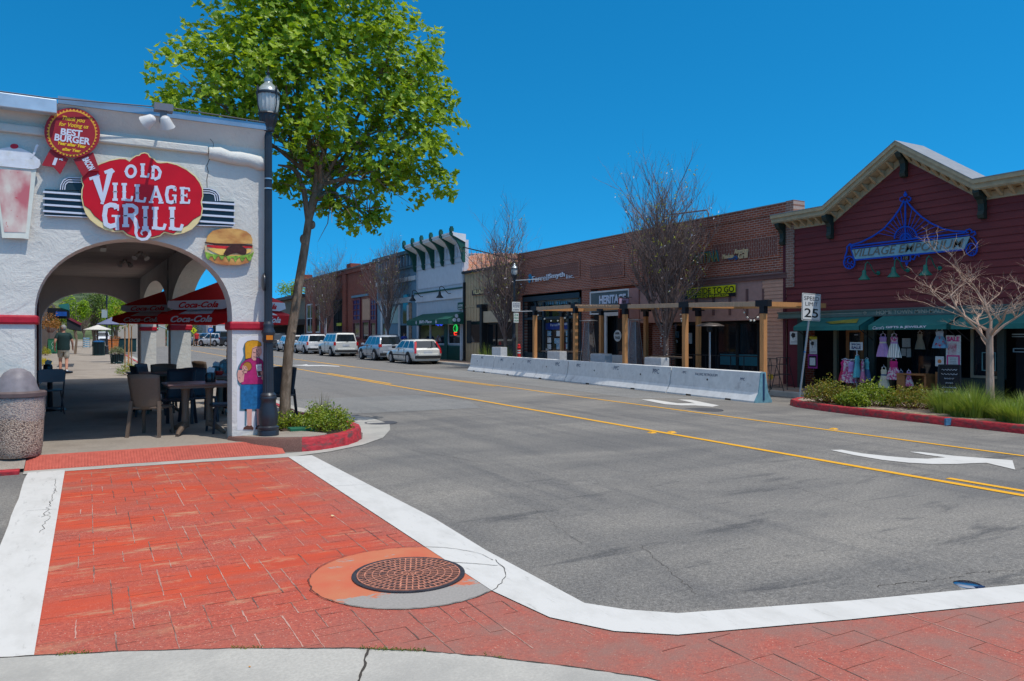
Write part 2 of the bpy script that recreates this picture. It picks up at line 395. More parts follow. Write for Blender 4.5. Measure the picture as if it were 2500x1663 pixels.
for i in range(3): b.add([(x, y, rdz(x, y)) for x, y in ((q[i], 19), (q[i+1], 19), (q[i+1], 160), (q[i], 160))], [(0, 1, 2, 3)])
b.build('road_surface', asphalt('street_asphalt', (.165, .158, .148), (.19, .18, .165), (.12, .117, .112)), kind='structure')
for pts in ([(3.4, 15.2), (7.6, 15.0), (8.1, 16.6), (7.7, 18.9), (3.4, 19.2)], [(14.6, 15.5), (12.6, 16), (12.9, 34), (16, 34)]):
    sheet('road_patch', pts, .003, M_ASPH2)
# --- crossing: pavers, stripes
P = lambda px, py: (lambda p: (p.x, p.y))(G(px, py))
D = 2500 / 2357
inn = [P(703, 1117), P(1026, 1330), P(1200, 1445), (2.22, 3.75), P(1500, 1545), P(1655, 1554), P(2078, 1516), P(2500, 1472)]
out = [P(761, 1113), P(1060, 1268), P(1186, 1346), P(1427, 1476), P(1530, 1492), P(1655, 1501), P(2078, 1470), P(2500, 1430)]
inn[3] = P(1342, 1511)
dx = (inn[-1][0] - inn[-2][0], inn[-1][1] - inn[-2][1]); kx = (10.6-inn[-1][0])/dx[0]; inn.append((10.6, inn[-1][1] + dx[1]*kx))
dx = (out[-1][0] - out[-2][0], out[-1][1] - out[-2][1]); kx = (10.6-out[-1][0])/dx[0]; out.append((10.6, out[-1][1] + dx[1]*kx))
sheet('crosswalk', [(-.25, 10.5), inn[0]] + inn[1:] + [(inn[-1][0], -4), (-.25, -4)], .004, M_PAV)
def inpoly(x, y, pl):
    c = False; j = len(pl) - 1
    for i in range(len(pl)):
        if (pl[i][1] > y) != (pl[j][1] > y) and x < (pl[j][0]-pl[i][0])*(y-pl[i][1])/(pl[j][1]-pl[i][1]) + pl[i][0]: c = not c
        j = i
    return c
PAVP = [(-.25, 10.45), inn[0]] + inn[1:] + [(inn[-1][0], 1), (-.25, 1)]
def ashlar(x0, x1, y0, y1, cx_, cy_, ws, hs_, seed):
    rn = random.Random(seed); nx, ny = int((x1-x0)/cx_), int((y1-y0)/cy_); g = [[-1]*nx for _ in range(ny)]; k = 0
    for j in range(ny):
        for i in range(nx):
            if g[j][i] >= 0: continue
            w_ = rn.choice(ws); h_ = rn.choice(hs_)
            while any(i+q >= nx or g[j][i+q] >= 0 for q in range(w_)): w_ -= 1
            for a in range(h_):
                if j+a >= ny: break
                for q in range(w_): g[j+a][i+q] = k
            k += 1
    V, Hh = [], []
    for j in range(ny):
        for i in range(nx):
            X, Y = x0+i*cx_, y0+j*cy_
            if i and g[j][i] != g[j][i-1]: V.append(((X, Y), (X, Y+cy_)))
            if j and g[j][i] != g[j-1][i]: Hh.append(((X, Y), (X+cx_, Y)))
    return V, Hh
cr_ = G(998, 1405)
for nm, sel, wd, col in (('paver_joint', 0, .0038, None), ('paver_seam', 1, .0022, None)):
    b = MB()
    for (x0, x1, y0, y1, ca, cb_, ws, hs_, sd0) in ((-.25, 2.6, 3.4, 10.4, .095, .10, (2, 3, 3, 4), (1, 1, 2, 2, 3), 3), (2.6, 9, .8, 4, .16, .15, (2, 3, 4), (1, 2), 5)):
        J = ashlar(x0, x1, y0, y1, ca, cb_, ws, hs_, sd0)[sel]
        for a, c in J:
            mx_, my_ = (a[0]+c[0])/2, (a[1]+c[1])/2
            if not (inpoly(a[0], a[1], PAVP) and inpoly(c[0], c[1], PAVP)) or math.hypot(mx_-cr_.x, my_-cr_.y) < .70: continue
            if sel and random.random() < .25: continue
            crack(b, wob(a, c, 3, .0022), wd * random.uniform(.6, 1.3), .0062 + sel*.0004)
    m, bs, L = newmat(nm, .9, .1); v = pos(m); k = ramp(m, noise(m, v, 1.8, 4), .42, .58)
    L.new(mixc(m, k, (.46, .27, .22), (.12, .08, .07)) if sel == 0 else mixc(m, k, (.38, .15, .11), (.18, .06, .045)), bs.inputs['Base Color'])
    b.build(nm, m, kind='structure')
b = MB(); strip(b, inn, out, .010); b.build('crosswalk_marking', M_WPAINT, kind='structure')
b = MB(); L1 = [(-.24 + .0 * i, 10.5 - i * .4) for i in range(26)]; L2 = [(-.62 + .004 * i + random.uniform(-.008, .008), 10.5 - i*.4) for i in range(26)]
strip(b, L1, L2, .010); b.build('crosswalk_marking', M_WPAINT, kind='structure')
b = MB(); gl = [P(-900, 1700), P(-300, 1640), P(0, 1613), P(300, 1598), P(560, 1591), P(850, 1590), P(1030, 1597), P(1200, 1612), P(1400, 1637), P(1580, 1663), P(1800, 1720), P(2200, 1900)]
slab(b, gl + [(3, -3), (-6, -3)], .016, -.02); b.build('near_gutter', M_CONC, kind='structure')
# joint and weeds along the near gutter
b = MB()
crack(b, wob(P(900, 1592), P(870, 1700), 14, .006), .007, .0185)
fine = []
for i in range(len(gl)-1): fine += wob(gl[i], gl[i+1], 10, .004)[:-1]
crack(b, fine, .006, .0175)
for k in range(4): crack(b, wob((-.33 + .03*random.random(), 9.9 - k*.6), (-.36 + .1*random.random(), 9.1 - k*.6), 12, .02), .0022, .0125)
crack(b, wob((-.25, 8.2), (-.5, 8.25), 8, .01), .003, .0125)
c0 = G(998, 1405); cx, cy = c0.x, c0.y; rr_ = .66
ring = [(cx + (rr_ + random.uniform(-.012, .012)) * math.cos(a * math.pi / 40), cy + (rr_ + random.uniform(-.012, .012)) * math.sin(a * math.pi / 40)) for a in range(81)]
crack(b, ring, .0028, .0135)
for a, c in (((761, 1113+60), (700, 1140)),): crack(b, wob(P(900, 1185), P(800, 1190), 8, .004), .002, .0125)
crack(b, wob(P(1090, 1375), P(1215, 1385), 8, .004), .003, .0127)
for (ax, ay, bx_, by_, w_) in ((2140, 1432, 2355, 1408, .003), (1560, 1330, 1700, 1450, .0018), (2355, 1400, 2500, 1392, .0025), (1300, 1240, 1420, 1330, .0015), (1010, 1100, 1180, 1130, .003), (1900, 1180, 2120, 1240, .002)):
    crack(b, wob(P(ax, ay), P(bx_, by_), 26, .018), w_, .0022)
b.build('pavement_cracks', mat('crack_dirt', (.05, .043, .036), .95, .2, 30), kind='structure')
m, bs, L = newmat('patch_concrete', .8, .3); v = pos(m)
sp = _n(m, 'ShaderNodeSeparateXYZ'); L.new(v, sp.inputs[0])
k = mathn(m, 'ADD', noise(m, pos(m, (1, 2.2, 1)), 3.0, 9, .72), mathn(m, 'MULTIPLY', ramp(m, sp.outputs[1], cy-.15, cy-.55), .30)); k = ramp(m, k, .60, .64)
L.new(mixc(m, k, mixc(m, noise(m, v, 4, 6), (.50, .075, .04), (.46, .20, .10)), mixc(m, ramp(m, noise(m, v, 60, 4), .3, .7), (.25, .235, .215), (.31, .29, .27))), bs.inputs['Base Color'])
sheet('manhole_collar', [(cx + (rr_-.005)*math.cos(a*math.pi/24), cy + (rr_-.005)*math.sin(a*math.pi/24)) for a in range(48)], .0075, m)
rc = ((G(1142, 1398) - G(870, 1400)).length) / 2
t = thing('manhole_cover', 'round iron manhole cover with a radial grid in the red crosswalk', 'manhole cover', (cx, cy, gz(cy) + .012))
b = MB(); b.lathe((0, 0, 0), [(rc, -.03), (rc, .004), (rc-.012, .006), (rc-.02, .004), (rc-.03, .001)], 56)
b.build('cover', mat('cast_iron', (.055, .05, .058), .55, .3, 30, .5, 90, metal=.5), t, 30, world=False)
b = MB()
for i in range(1, 8):
    r0 = (rc - .035) * i / 7
    n = 48; vs = []
    for a in range(n):
        A = 2*math.pi*a/n
        for r_, z in ((r0-.006, .001), (r0-.005, .007), (r0+.002, .007), (r0+.003, .001)): vs.append((r_*math.cos(A), r_*math.sin(A), z))
    b.add(vs, [(a*4+j, ((a+1) % n)*4+j, ((a+1) % n)*4+j+1, a*4+j+1) for a in range(n) for j in range(3)])
for i in range(1, 8):
    ra, rb = (rc-.035)*(i-1)/7 + .004, (rc-.035)*i/7 - .004; nn = [8, 12, 20, 28, 36, 44, 52][i-1]
    for a in range(nn):
        A = 2*math.pi*(a + .5*(i % 2))/nn
        b.bar((ra*math.cos(A), ra*math.sin(A), .003), (rb*math.cos(A), rb*math.sin(A), .003), .009, .007)
b.build('grid', mat('painted_grid_iron', (.42, .17, .11), .7, .4, 20, col2=(.12, .08, .08), c2amt=(.55, .7), c2scale=14), t, world=False)
# --- other manholes and markings
for px, py, r_, lab in ((1718, 1001, .42, 'dark round manhole cover in the turning lane behind the turn arrow'), (930, 1033, .30, 'dark round utility cover in the pale gutter beside the planter')):
    p = G2(px, py); b = MB(); b.lathe((p.x, p.y, p.z), [(r_, -.02), (r_, .009), (r_-.03, .011), (r_-.04, .008)], 30)
    tag(b.build('manhole_cover', mat('dark_iron', (.07, .07, .075), .7, .2, 30)), lab, 'manhole cover')
def ribbon(pts, w_, h=.006):
    a = []; c = []
    for i, p in enumerate(pts):
        q_ = Vector(pts[min(i+1, len(pts)-1)]) - Vector(pts[max(i-1, 0)]); nn = Vector((-q_.y, q_.x)).normalized() * w_ / 2
        a.append((p[0]+nn.x, p[1]+nn.y)); c.append((p[0]-nn.x, p[1]-nn.y))
    bb = MB(); strip(bb, a, c, h); return bb
def far(x0, y0, x1, y1): return [(x0 + (x1-x0)*i/12, y0 + (y1-y0)*i/12) for i in range(13)]
ribbon(far(8.36, -3, 8.42, 20) + far(8.4, 22, 8.37, 130), .11).build('road_marking', M_YPAINT, kind='structure')
ribbon([(8.62, -3), (8.62, 5.15)], .10).build('road_marking', M_YPAINT, kind='structure')
ribbon([(8.62, 23.5), (8.62, 31)], .11).build('road_marking', M_YPAINT, kind='structure')
ribbon(far(11.06, -3, 11.3, 18) + far(11.4, 20, 11.9, 130), .11).build('road_marking', M_YPAINT, kind='structure')
ribbon([(11.15, 21), (11.28, 29)], .10).build('road_marking', M_YPAINT, kind='structure')
ribbon([(11.35, 36), (11.6, 60)], .11).build('road_marking', M_YPAINT, kind='structure')
for nm, z0, pl in (('turn_arrow', (1200, 1000), [(1500,181),(1550,180),(1640,196),(1750,208),(1850,217),(1930,220),(2010,214),(1930,203),(1850,189),(1900,190),(2050,207),(2306,227),(2318,268),(2250,252),(2190,238),(2120,240),(2060,243),(1950,243),(1850,238),(1730,225),(1600,203)]),):
    sheet(nm, [(lambda p: (p.x, p.y))(G2(z0[0]+x/1.813, z0[1]+y/1.813)) for x, y in pl][::-1], .007, M_WPAINT)
sheet('turn_arrow', [(lambda p: (p.x, p.y))(G2(x*D, y*D)) for x, y in [(1475,920),(1500,920),(1560,929),(1600,929),(1560,920),(1590,921),(1655,934),(1640,937),(1600,934),(1570,934),(1530,931)]], .007, M_WPAINT)
sheet('turn_arrow', [(lambda p: (p.x, p.y))(G2(560+x/3.92, 560+y/3.92)) for x, y in [(610,1300),(700,1298),(740,1292),(755,1300),(900,1300),(1055,1310),(1050,1316),(880,1309),(745,1311),(610,1303)]], .008, M_WPAINT)
mk = MB().box(-.05, .05, -.06, .06, 0, .02); first = None
for i, (px, py) in enumerate(((1592, 1057), (1640, 1056), (2035, 1048))):
    p = G2(px, py); c = MB(); c.add([(-.06,-.06,0),(.06,-.06,0),(.06,.06,0),(-.06,.06,0),(-.035,-.03,.02),(.035,-.03,.02),(.035,.03,.02),(-.035,.03,.02)], [(4,5,6,7),(0,1,5,4),(1,2,6,5),(2,3,7,6),(3,0,4,7)])
    o = c.build('lane_marker', mat('marker_yellow', (.7, .35, .02), .5, .1), world=False); o.location = p
    tag(o, ['yellow raised lane marker on the nearer line, left one of a pair', 'yellow raised lane marker on the nearer line, right one of a pair', 'lone yellow raised lane marker on the farther yellow line'][i], 'lane marker', 'raised yellow lane markers')
p = G(2363, 1428); t = thing('crosswalk_light', 'shiny round metal stud light set in the asphalt by the white stripe', 'road stud', p)
b = MB(); b.lathe((0, 0, 0), [(.088, -.01), (.085, .004), (.07, .011), (.05, .0145), (.02, .016)], 24); b.build('dome', mat('polished_steel', (.5, .52, .55), .18, 0, metal=1), t, True, world=False)
b = MB(); b.box(-.035, .035, -.092, -.05, .004, .012); b.build('lens', mat('stud_lens', (.02, .05, .12), .1, 0), t, world=False)
# --- near side pavement, ramp, kerbs
YF = 11.30                                   # plane of the restaurant front
m, bs, L = newmat('tactile_red', .75, .3); v = pos(m)
wv = _n(m, 'ShaderNodeTexWave'); wv.inputs['Scale'].default_value = 7.5; wv.inputs['Distortion'].default_value = .0; L.new(v, wv.inputs['Vector'])
L.new(mixc(m, ramp(m, noise(m, v, 12, 5), .3, .7), (.50, .115, .08), (.40, .085, .06)), bs.inputs['Base Color'])
M_TACT = m
lip_o = [(-.66, 10.42), (.4, 10.40), (1.3, 10.34), (2.3, 10.2), (2.94, 10.42), (3.53, 10.82), (4.05, 11.4), (4.5, 12.3), (4.78, 13.1), (4.8, 14.2), (4.6, 14.8), (4.3, 15.6), (4.05, 17), (4.0, 26), (3.0, 30.5), (2.7, 60)]
lip_i = [(-.66, 10.64), (.4, 10.62), (1.3, 10.57), (2.2, 10.50), (2.83, 10.60), (3.33, 10.88), (3.72, 11.42), (3.95, 12.1), (4.0, 12.9), (3.85, 13.5), (3.66, 14.2), (3.58, 15.0), (3.56, 16), (3.56, 26), (2.5, 30.5), (2.25, 60)]
b = MB(); strip(b, lip_i, lip_o, .008); b.build('gutter', M_CONC, kind='structure')
b = MB(); slab(b, [(-30, 11.06), (2.3, 11.06), (3.0, 11.5), (3.5, 12.5), (3.42, 15), (3.42, 26), (2.2, 31), (2.1, 150), (-30, 150)], .13)
b.build('sidewalk', M_AGG, kind='structure')
b = MB()
for x0, x1 in ((-30, -.66),):
    b.add([(x0, 10.6, gz(10.6)+.045), (x1, 10.6, gz(10.6)+.045), (x1, 11.06, gz(11)+.13), (x0, 11.06, gz(11)+.13)], [(0, 1, 2, 3)])
b.build('sidewalk_edge', M_AGG, kind='structure')
b = MB(); b.box(-30, -.70, 10.46, 10.62, -.05, gz(10.5)+.05); b.build('red_curb', M_REDC, kind='structure', bevel=.01)
b = MB(); RX = [-.66, -.3, .4, 1.3, 2.2, 2.35]; F_ = [10.64, 10.63, 10.62, 10.57, 10.50, 10.53]; n = 60
xs = [-.66 + 3.01*i/n for i in range(n+1)]
def interp(x, X_, Y_):
    for i in range(len(X_)-1):
        if x <= X_[i+1]: return Y_[i] + (Y_[i+1]-Y_[i])*(x-X_[i])/(X_[i+1]-X_[i])
    return Y_[-1]
def ramp_z(y, f): k = (y - f)/(11.06 - f); return gz(y) + .010 + .12*k
b.add([(x, y, ramp_z(y, interp(x, RX, F_))) for x in xs for y in (interp(x, RX, F_), 11.06)], [(2*i, 2*i+2, 2*i+3, 2*i+1) for i in range(n)])
b.build('tactile_ramp', M_TACT, kind='structure')
# domes and grooves of the warning strip: rows of low bars left, small domes right
b = MB()
for i in range(84):
    x = -.62 + i*.0345
    if x > 2.3: break
    f = interp(x, RX, F_)
    if x < .95:
        b.add([(x-.008, f+.02, ramp_z(f+.02, f)+.001), (x+.008, f+.02, ramp_z(f+.02, f)+.001), (x+.008, 11.0, ramp_z(11, f)+.001), (x-.008, 11.0, ramp_z(11, f)+.001),
               (x-.004, f+.02, ramp_z(f+.02, f)+.006), (x+.004, f+.02, ramp_z(f+.02, f)+.006), (x+.004, 11.0, ramp_z(11, f)+.006), (x-.004, 11.0, ramp_z(11, f)+.006)],
              [(4,5,6,7),(0,4,7,3),(1,2,6,5),(0,1,5,4)])
    else:
        y = f+.03
        while y < 11.03:
            z = ramp_z(y, f); r_ = .010
            b.add([(x-r_, y-r_, z+.0005), (x+r_, y-r_, z+.0005), (x+r_, y+r_, z+.0005), (x-r_, y+r_, z+.0005), (x-r_/2, y-r_/2, z+.006), (x+r_/2, y-r_/2, z+.006), (x+r_/2, y+r_/2, z+.006), (x-r_/2, y+r_/2, z+.006)], [(4,5,6,7),(0,1,5,4),(1,2,6,5),(2,3,7,6),(3,0,4,7)])
            y += .034
b.build('tactile_domes', M_TACT, kind='structure')
# planter island at the corner
isl = [(1.72, 11.35), (1.80, 11.15), (2.02, 10.92), (2.35, 10.72), (2.60, 10.64)]
isr = [(2.60, 10.64), (2.80, 10.60), (3.05, 10.70), (3.32, 10.88), (3.55, 11.14), (3.72, 11.45), (3.83, 11.85), (3.85, 12.4), (3.78, 12.9), (3.62, 13.5), (3.5, 14.2)]
b = MB(); curb(b, isl[::-1], -.16, .20); curb(b, isl, .0, .2) if False else None
b = MB(); curb(b, isl[::-1], .20, .185); b.build('island_curb', M_BRAGG, kind='structure', smooth=40)
b = MB(); curb(b, isr[::-1], .16, .185); b.build('red_curb', M_REDC, kind='structure', smooth=40)
b = MB(); slab(b, [(1.86, 11.40), (1.96, 11.2), (2.12, 11.03), (2.42, 10.86), (2.72, 10.77), (2.98, 10.86), (3.05, 11.0), (2.85, 11.35), (2.7, 11.5), (2.3, 11.5)], .187, 0); b.build('island_top', M_AGG, kind='structure')
b = MB(); slab(b, [(2.60, 11.45), (2.92, 11.22), (3.05, 10.88), (3.25, 11.02), (3.45, 11.25), (3.58, 11.55), (3.67, 11.95), (3.69, 12.4), (3.6, 13), (3.5, 13.3), (2.6, 13.3)], .16, 0)
b.build('planting_soil', mat('soil', (.07, .05, .035), .95, .3, 40, .6, 60), kind='structure')
b = MB(); curb(b, [(3.56, 26), (3.56, 20), (3.56, 14.2)], .14, .15); b.build('red_curb', M_REDC, kind='structure')
b = MB(); curb(b, [(2.3, 60), (2.3, 48), (2.32, 32), (3.3, 28), (3.5, 26.2)], .14, .15); b.build('red_curb', M_REDC, kind='structure')
# --- far side pavement
fc = [(lambda p: (p.x, p.y))(G2(x, y)) for x, y in ((2700, 1085), (2500, 1061), (2327, 1040))]
FCX = [(14.35, -12), (14.42, 2), (14.45, 6.5), (14.5, 8.6), (14.55, 10), (14.75, 11.6), (15.05, 12.7), (15.5, 13.3), (16.2, 13.7), (17.6, 13.9)]
b = MB(); curb(b, FCX, .16, .15); b.build('red_curb', M_REDC, kind='structure', smooth=40)
b = MB(); curb(b, [(17.6, 13.9), (17.75, 20), (18.0, 36), (18.25, 75), (18.3, 150)], .16, .15); b.build('far_curb', M_CONC, kind='structure')
FS = [(x + .1, y - (.1 if y > 12 else 0)) for x, y in FCX]
b = MB(); slab(b, FS + [(17.85, 20), (18.1, 36), (18.35, 75), (18.4, 150), (40, 150), (40, -12)], .145)
b.build('sidewalk', mat('far_sidewalk', (.30, .25, .20), .9, .15, 60, .3, 60, col2=(.27, .17, .13), c2amt=(.45, .6), c2scale=.5), kind='structure')
for i, (px, py) in enumerate(((2112, 1010), (2452, 1052))):
    pass
for i, (x, y) in enumerate(((14.50, 8.62), (14.42, 6.1))):
    b = MB(); b.box(x-.17, x+.012, y-.014, y+.014, rdz(x, y)+.02, rdz(x, y)+.1525)
    tag(b.build('blue_curb_mark', mat('blue_paint', (.05, .16, .28), .6, .3, 20)), ['blue paint mark on the red kerb below the shrubs', 'blue paint mark on the red kerb by the grass clumps'][i], 'kerb mark')
# ================================================================= THE RESTAURANT ARCADE (left)
M_STUC = None
def stucco(name, col, s=.5):
    m, b, L = newmat(name, .88, .2); v = pos(m)
    n1 = noise(m, pos(m, (1, 1, 1.0)), 3.2, 7, .62, 1.2); n2 = noise(m, v, 34, 5, .6)
    rg = mathn(m, 'ABSOLUTE', mathn(m, 'SUBTRACT', noise(m, pos(m, (1, 1, 1.6), .0), 2.6, 4, .5, 1.6), .5))
    rg = ramp(m, rg, .05, .0)
    h = mathn(m, 'ADD', mathn(m, 'MULTIPLY', n1, .75), mathn(m, 'ADD', mathn(m, 'MULTIPLY', n2, .13), mathn(m, 'MULTIPLY', rg, .035)))
    bumpn(m, h, s, .06, b)
    c = mixc(m, ramp(m, noise(m, v, 1.2, 7, .65), .4, .75), col, tuple(x*.86 for x in col))
    st = noise(m, pos(m, (5, 5, .5)), 2.5, 6, .7); c = mixc(m, mathn(m, 'MULTIPLY', ramp(m, st, .62, .8), .35), c, (.33, .30, .27))
    L.new(c, b.inputs['Base Color']); return m
M_STUC = stucco('white_stucco', (.66, .64, .58))
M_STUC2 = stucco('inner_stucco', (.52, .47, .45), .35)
M_BAND = mat('red_band_paint', (.42, .012, .028), .5, .12, 12, .6, 14, bdist=.012)
SL = lambda y: -.030 * (y - YF)              # the arcade leans a little to the left as it runs back
FZ = gz(YF) + .13
rest = thing('restaurant', 'white stucco corner restaurant with an open arched arcade and red bands', 'restaurant', (0, YF, FZ))
def arch_wall(b, x0, x1, a0, a1, zs, za, zb, zt, y0, y1, n=28):
    """wall between x0..x1 with an arched opening a0..a1 sprung at zs with its crown at za"""
    c, hw = (a0+a1)/2, (a1-a0)/2
    arc = [(c - hw*math.cos(math.pi*i/n), zs + (za-zs)*math.sin(math.pi*i/n)**.92) for i in range(n+1)]
    for y, fl in ((y0, False), (y1, True)):
        def add(q): b.add([(x, y, z) for x, z in q], [tuple(range(len(q)))[::-1] if fl else tuple(range(len(q)))])
        add([(x0, zb), (a0, zb), (a0, zs), (a0, zt), (x0, zt)]); add([(a1, zb), (x1, zb), (x1, zt), (a1, zt), (a1, zs)])
        for i in range(n): add([arc[i], arc[i+1], (arc[i+1][0], zt), (arc[i][0], zt)])
    pr = [(a0, zb)] + arc + [(a1, zb)]
    b.add([(x, y, z) for x, z in pr for y in (y0, y1)], [(2*i, 2*i+1, 2*i+3, 2*i+2) for i in range(len(pr)-1)])
    for x in (x0, x1): b.quad((x, y0, zb), (x, y1, zb), (x, y1, zt), (x, y0, zt))
    b.quad((x0, y0, zt), (x1, y0, zt), (x1, y1, zt), (x0, y1, zt))
b = MB(); XL, XR = -.59, 1.78; ZS = 1.95
arch_wall(b, -7, 2.27, XL, XR, ZS, 2.97, gz(YF)+.0, 4.50, YF, YF+.42)
b.build('front_wall', M_STUC, rest)
b = MB(); b.box(-7.05, 2.27, YF+.01, YF+.5, 4.5, 4.52)
# sloping frieze under the metal flashing
b.add([(-7, YF, 4.36), (2.27, YF, 4.36), (2.27, YF-.16, 4.60), (-7, YF-.16, 4.60), (-7, YF+.42, 4.6), (2.27, YF+.42, 4.6), (2.27, YF+.42, 4.36)], [(0,1,2,3), (3,2,5,4), (1,6,5,2)])
b.build('cornice', M_STUC, rest)
b = MB()
b.box(-.33, 2.29, YF-.19, YF-.15, 4.60, 4.69); b.box(-.33, 2.29, YF-.15, YF+.6, 4.685, 4.692); b.box(2.27, 2.31, YF-.15, YF+.6, 4.58, 4.70)
b.build('roof_flashing', mat('galvanised_flashing', (.30, .36, .42), .35, .12, 4, metal=.6), rest)
za_, zb_ = SY(100, 238, YF-.3)[1], SY(100, 272, YF-.3)[1]; b = MB(); b.box(-7, -.34, YF-.30, YF-.15, zb_, za_); b.build('roof_gutter', mat('zinc_sheet', (.55, .60, .64), .35, .2, 3, .1, 8, metal=.45), rest, bevel=.01)
b = MB(); b.tube([(-7, YF-.31, za_+.02), (-.4, YF-.28, za_+.012), (1.0, YF-.21, 4.725), (2.25, YF-.20, 4.70)], .008, 6); b.build('roof_cable', mat('cable_grey', (.12, .12, .13), .6, 0), rest)
b = MB()
b.box(-7, .05, YF-.05, YF+.05, 4.20, 4.36) if False else None
b.bar((-7, YF-.02, 4.25), (1.46, YF-.02, 4.25), .10, .11, UZ); 
b.build('ledge', M_STUC, rest, bevel=.02)
b = MB(); pts = [(1.47 + i*.135, YF-.02 - .012*math.sin(i), 4.22 - .011*i + .012*math.sin(i*2.1)) for i in range(7)]
b.tube(pts, [.085, .10, .088, .10, .092, .105, .09], 10); b.build('ledge_roll', M_STUC, rest, True)
# arcade: side piers and arches, inner end wall, ceiling
def pier(b, x0, x1, y0, y1, z0, z1): b.box(x0, x1, y0, y1, z0, z1)
YA, YB, YE = 18.9, 25.9, 26.35
b = MB()
xo = [1.84, 2.26]
def side_arch(b, ya, yb, zs, za, zt, n=20):
    c, hw = (ya+yb)/2, (yb-ya)/2
    arc = [(c - hw*math.cos(math.pi*i/n), zs + (za-zs)*math.sin(math.pi*i/n)**.9) for i in range(n+1)]
    for j, x in enumerate(xo):
        for i in range(n):
            q = [(arc[i]), (arc[i+1]), (arc[i+1][0], zt), (arc[i][0], zt)]
            b.add([(x + SL(y), y, z) for y, z in q], [(0, 1, 2, 3) if j else (3, 2, 1, 0)])
    b.add([(x + SL(y), y, z) for y, z in arc for x in xo], [(2*i, 2*i+2, 2*i+3, 2*i+1) for i in range(n)])
    b.add([(x + SL(y), y, zt) for y in (ya, yb) for x in xo], [(0, 1, 3, 2)])
ZC = 3.50
side_arch(b, YF+.42, YA-.3, 2.05, 3.12, 4.45); side_arch(b, YA+.3, YB-.25, 2.1, 3.15, 4.45)
for y0, y1 in ((YA-.3, YA+.3), (YB-.25, YB+.65)):
    x0, x1 = xo[0] + SL(y0), xo[1] + SL(y0)
    b.box(x0, x1, y0, y1, gz(y0)+.1, 4.45)
b.box(1.80, 2.262, YF+.40, YF+.44, gz(YF)+.1, 4.45)
b.build('side_arcade', M_STUC, rest)
b = MB()
xl, xr = -.78 + SL(YE), 1.84 + SL(YE)
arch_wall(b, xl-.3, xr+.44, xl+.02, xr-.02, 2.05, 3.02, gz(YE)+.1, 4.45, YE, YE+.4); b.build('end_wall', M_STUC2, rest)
b = MB(); b.box(-1.4, 2.0, YF+.42, YE, ZC, ZC+.05)
for i in range(44):
    y = YF + .6 + i*.34
    b.add([(-1.35, y, ZC-.002), (1.85+SL(y), y, ZC-.002), (1.85+SL(y), y+.10, ZC-.03), (-1.35, y+.10, ZC-.03), (1.85+SL(y), y+.2, ZC-.002), (-1.35, y+.2, ZC-.002)], [(0,3,2,1), (3,5,4,2)])
b.build('ceiling', mat('ceiling_boards', (.42, .36, .33), .8, .15, 3, .2, 8, stretch=(.3, 3, 1)), rest)
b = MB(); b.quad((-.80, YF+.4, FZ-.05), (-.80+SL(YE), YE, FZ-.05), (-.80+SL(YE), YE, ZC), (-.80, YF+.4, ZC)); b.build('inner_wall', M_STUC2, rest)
b = MB()
for k, y in enumerate((11.95, 14.2, 14.9, 17.6, 18.4, 21.5, 22.3)):
    b.box(-.82+SL(y), -.74+SL(y), y, y+.10, FZ, 2.7)
b.box(-.82, -.66, YF+.42, YF+.56, FZ, 3.2)
b.each('window_post', mat('dark_red_trim', (.16, .02, .02), .5, .1), rest)
b = MB()
for y0, y1 in ((12.1, 14.1), (15.05, 17.5), (18.6, 21.4)): b.quad((-.77+SL(y0), y0, 1.1), (-.77+SL(y1), y1, 1.1), (-.77+SL(y1), y1, 2.6), (-.77+SL(y0), y0, 2.6))
b.build('window', mat('dark_glass', (.015, .018, .02), .08, 0, spec=.5), rest)
# red bands
def band(x0, x1, y0, y1, z): 
    bb = MB(); bb.box(x0-.03, x1+.03, y0-.03, y1+.03, z-.06, z+.06); return bb
b = MB(); b.box(-7, -.55, YF-.035, YF+.45, 1.815, 1.93); b.build('band', M_BAND, rest, bevel=.025)
b = MB(); b.box(1.745, 2.305, YF-.035, YF+.45, 1.755, 1.875); b.build('band', M_BAND, rest, bevel=.025)
for y in (YA-.3, YB-.25): band(xo[0]+SL(y), xo[1]+SL(y), y, y+.6, 1.83+.0057*(y-YF)).build('band', M_BAND, rest, bevel=.02)
# ceiling fittings
for (px, py, y) in ((312, 585+22, 12.3), (252, 668, 17.0)):
    X, Z = SY(px, py, y); b = MB(); b.box(X-.05, X+.05, y-.35, y+.35, ZC-.12, ZC-.06); b.bar((X, y, ZC), (X, y, ZC-.1), .03)
    tag(b.build('ceiling_lamp', mat('lamp_metal', (.35, .32, .3), .4, .1, metal=.3)), ['slim batten lamp fixed to the arcade ceiling near the front arch', 'slim brown batten lamp on the arcade ceiling deeper inside'][int(y > 15)], 'ceiling lamp', 'lamps on the arcade ceiling')
for i, (px, py, y) in enumerate(((343, 655, 18.0), (305, 680, 20))):
    X, Z = SY(px, py, y); t = thing('spot_lamp', ['small double spot lamp on the arcade ceiling nearer the piers', 'small double spot lamp on the arcade ceiling towards the end wall'][i], 'spot lamp', (X, y, ZC), 0, 'lamps on the arcade ceiling')
    b = MB(); b.lathe((0, 0, -.06), [(.05, 0), (.05, .06)], 10); b.build('mount', mat('lamp_metal', (.35, .32, .3)), t, world=False)
    for s_ in (-1, 1): b = MB(); b.tube([(s_*.03, 0, -.06), (s_*.09, -.05, -.12), (s_*.12, -.1, -.17)], [.02, .04, .06], 8); b.build('spot_head', mat('lamp_white', (.6, .58, .55)), t, True, world=False)
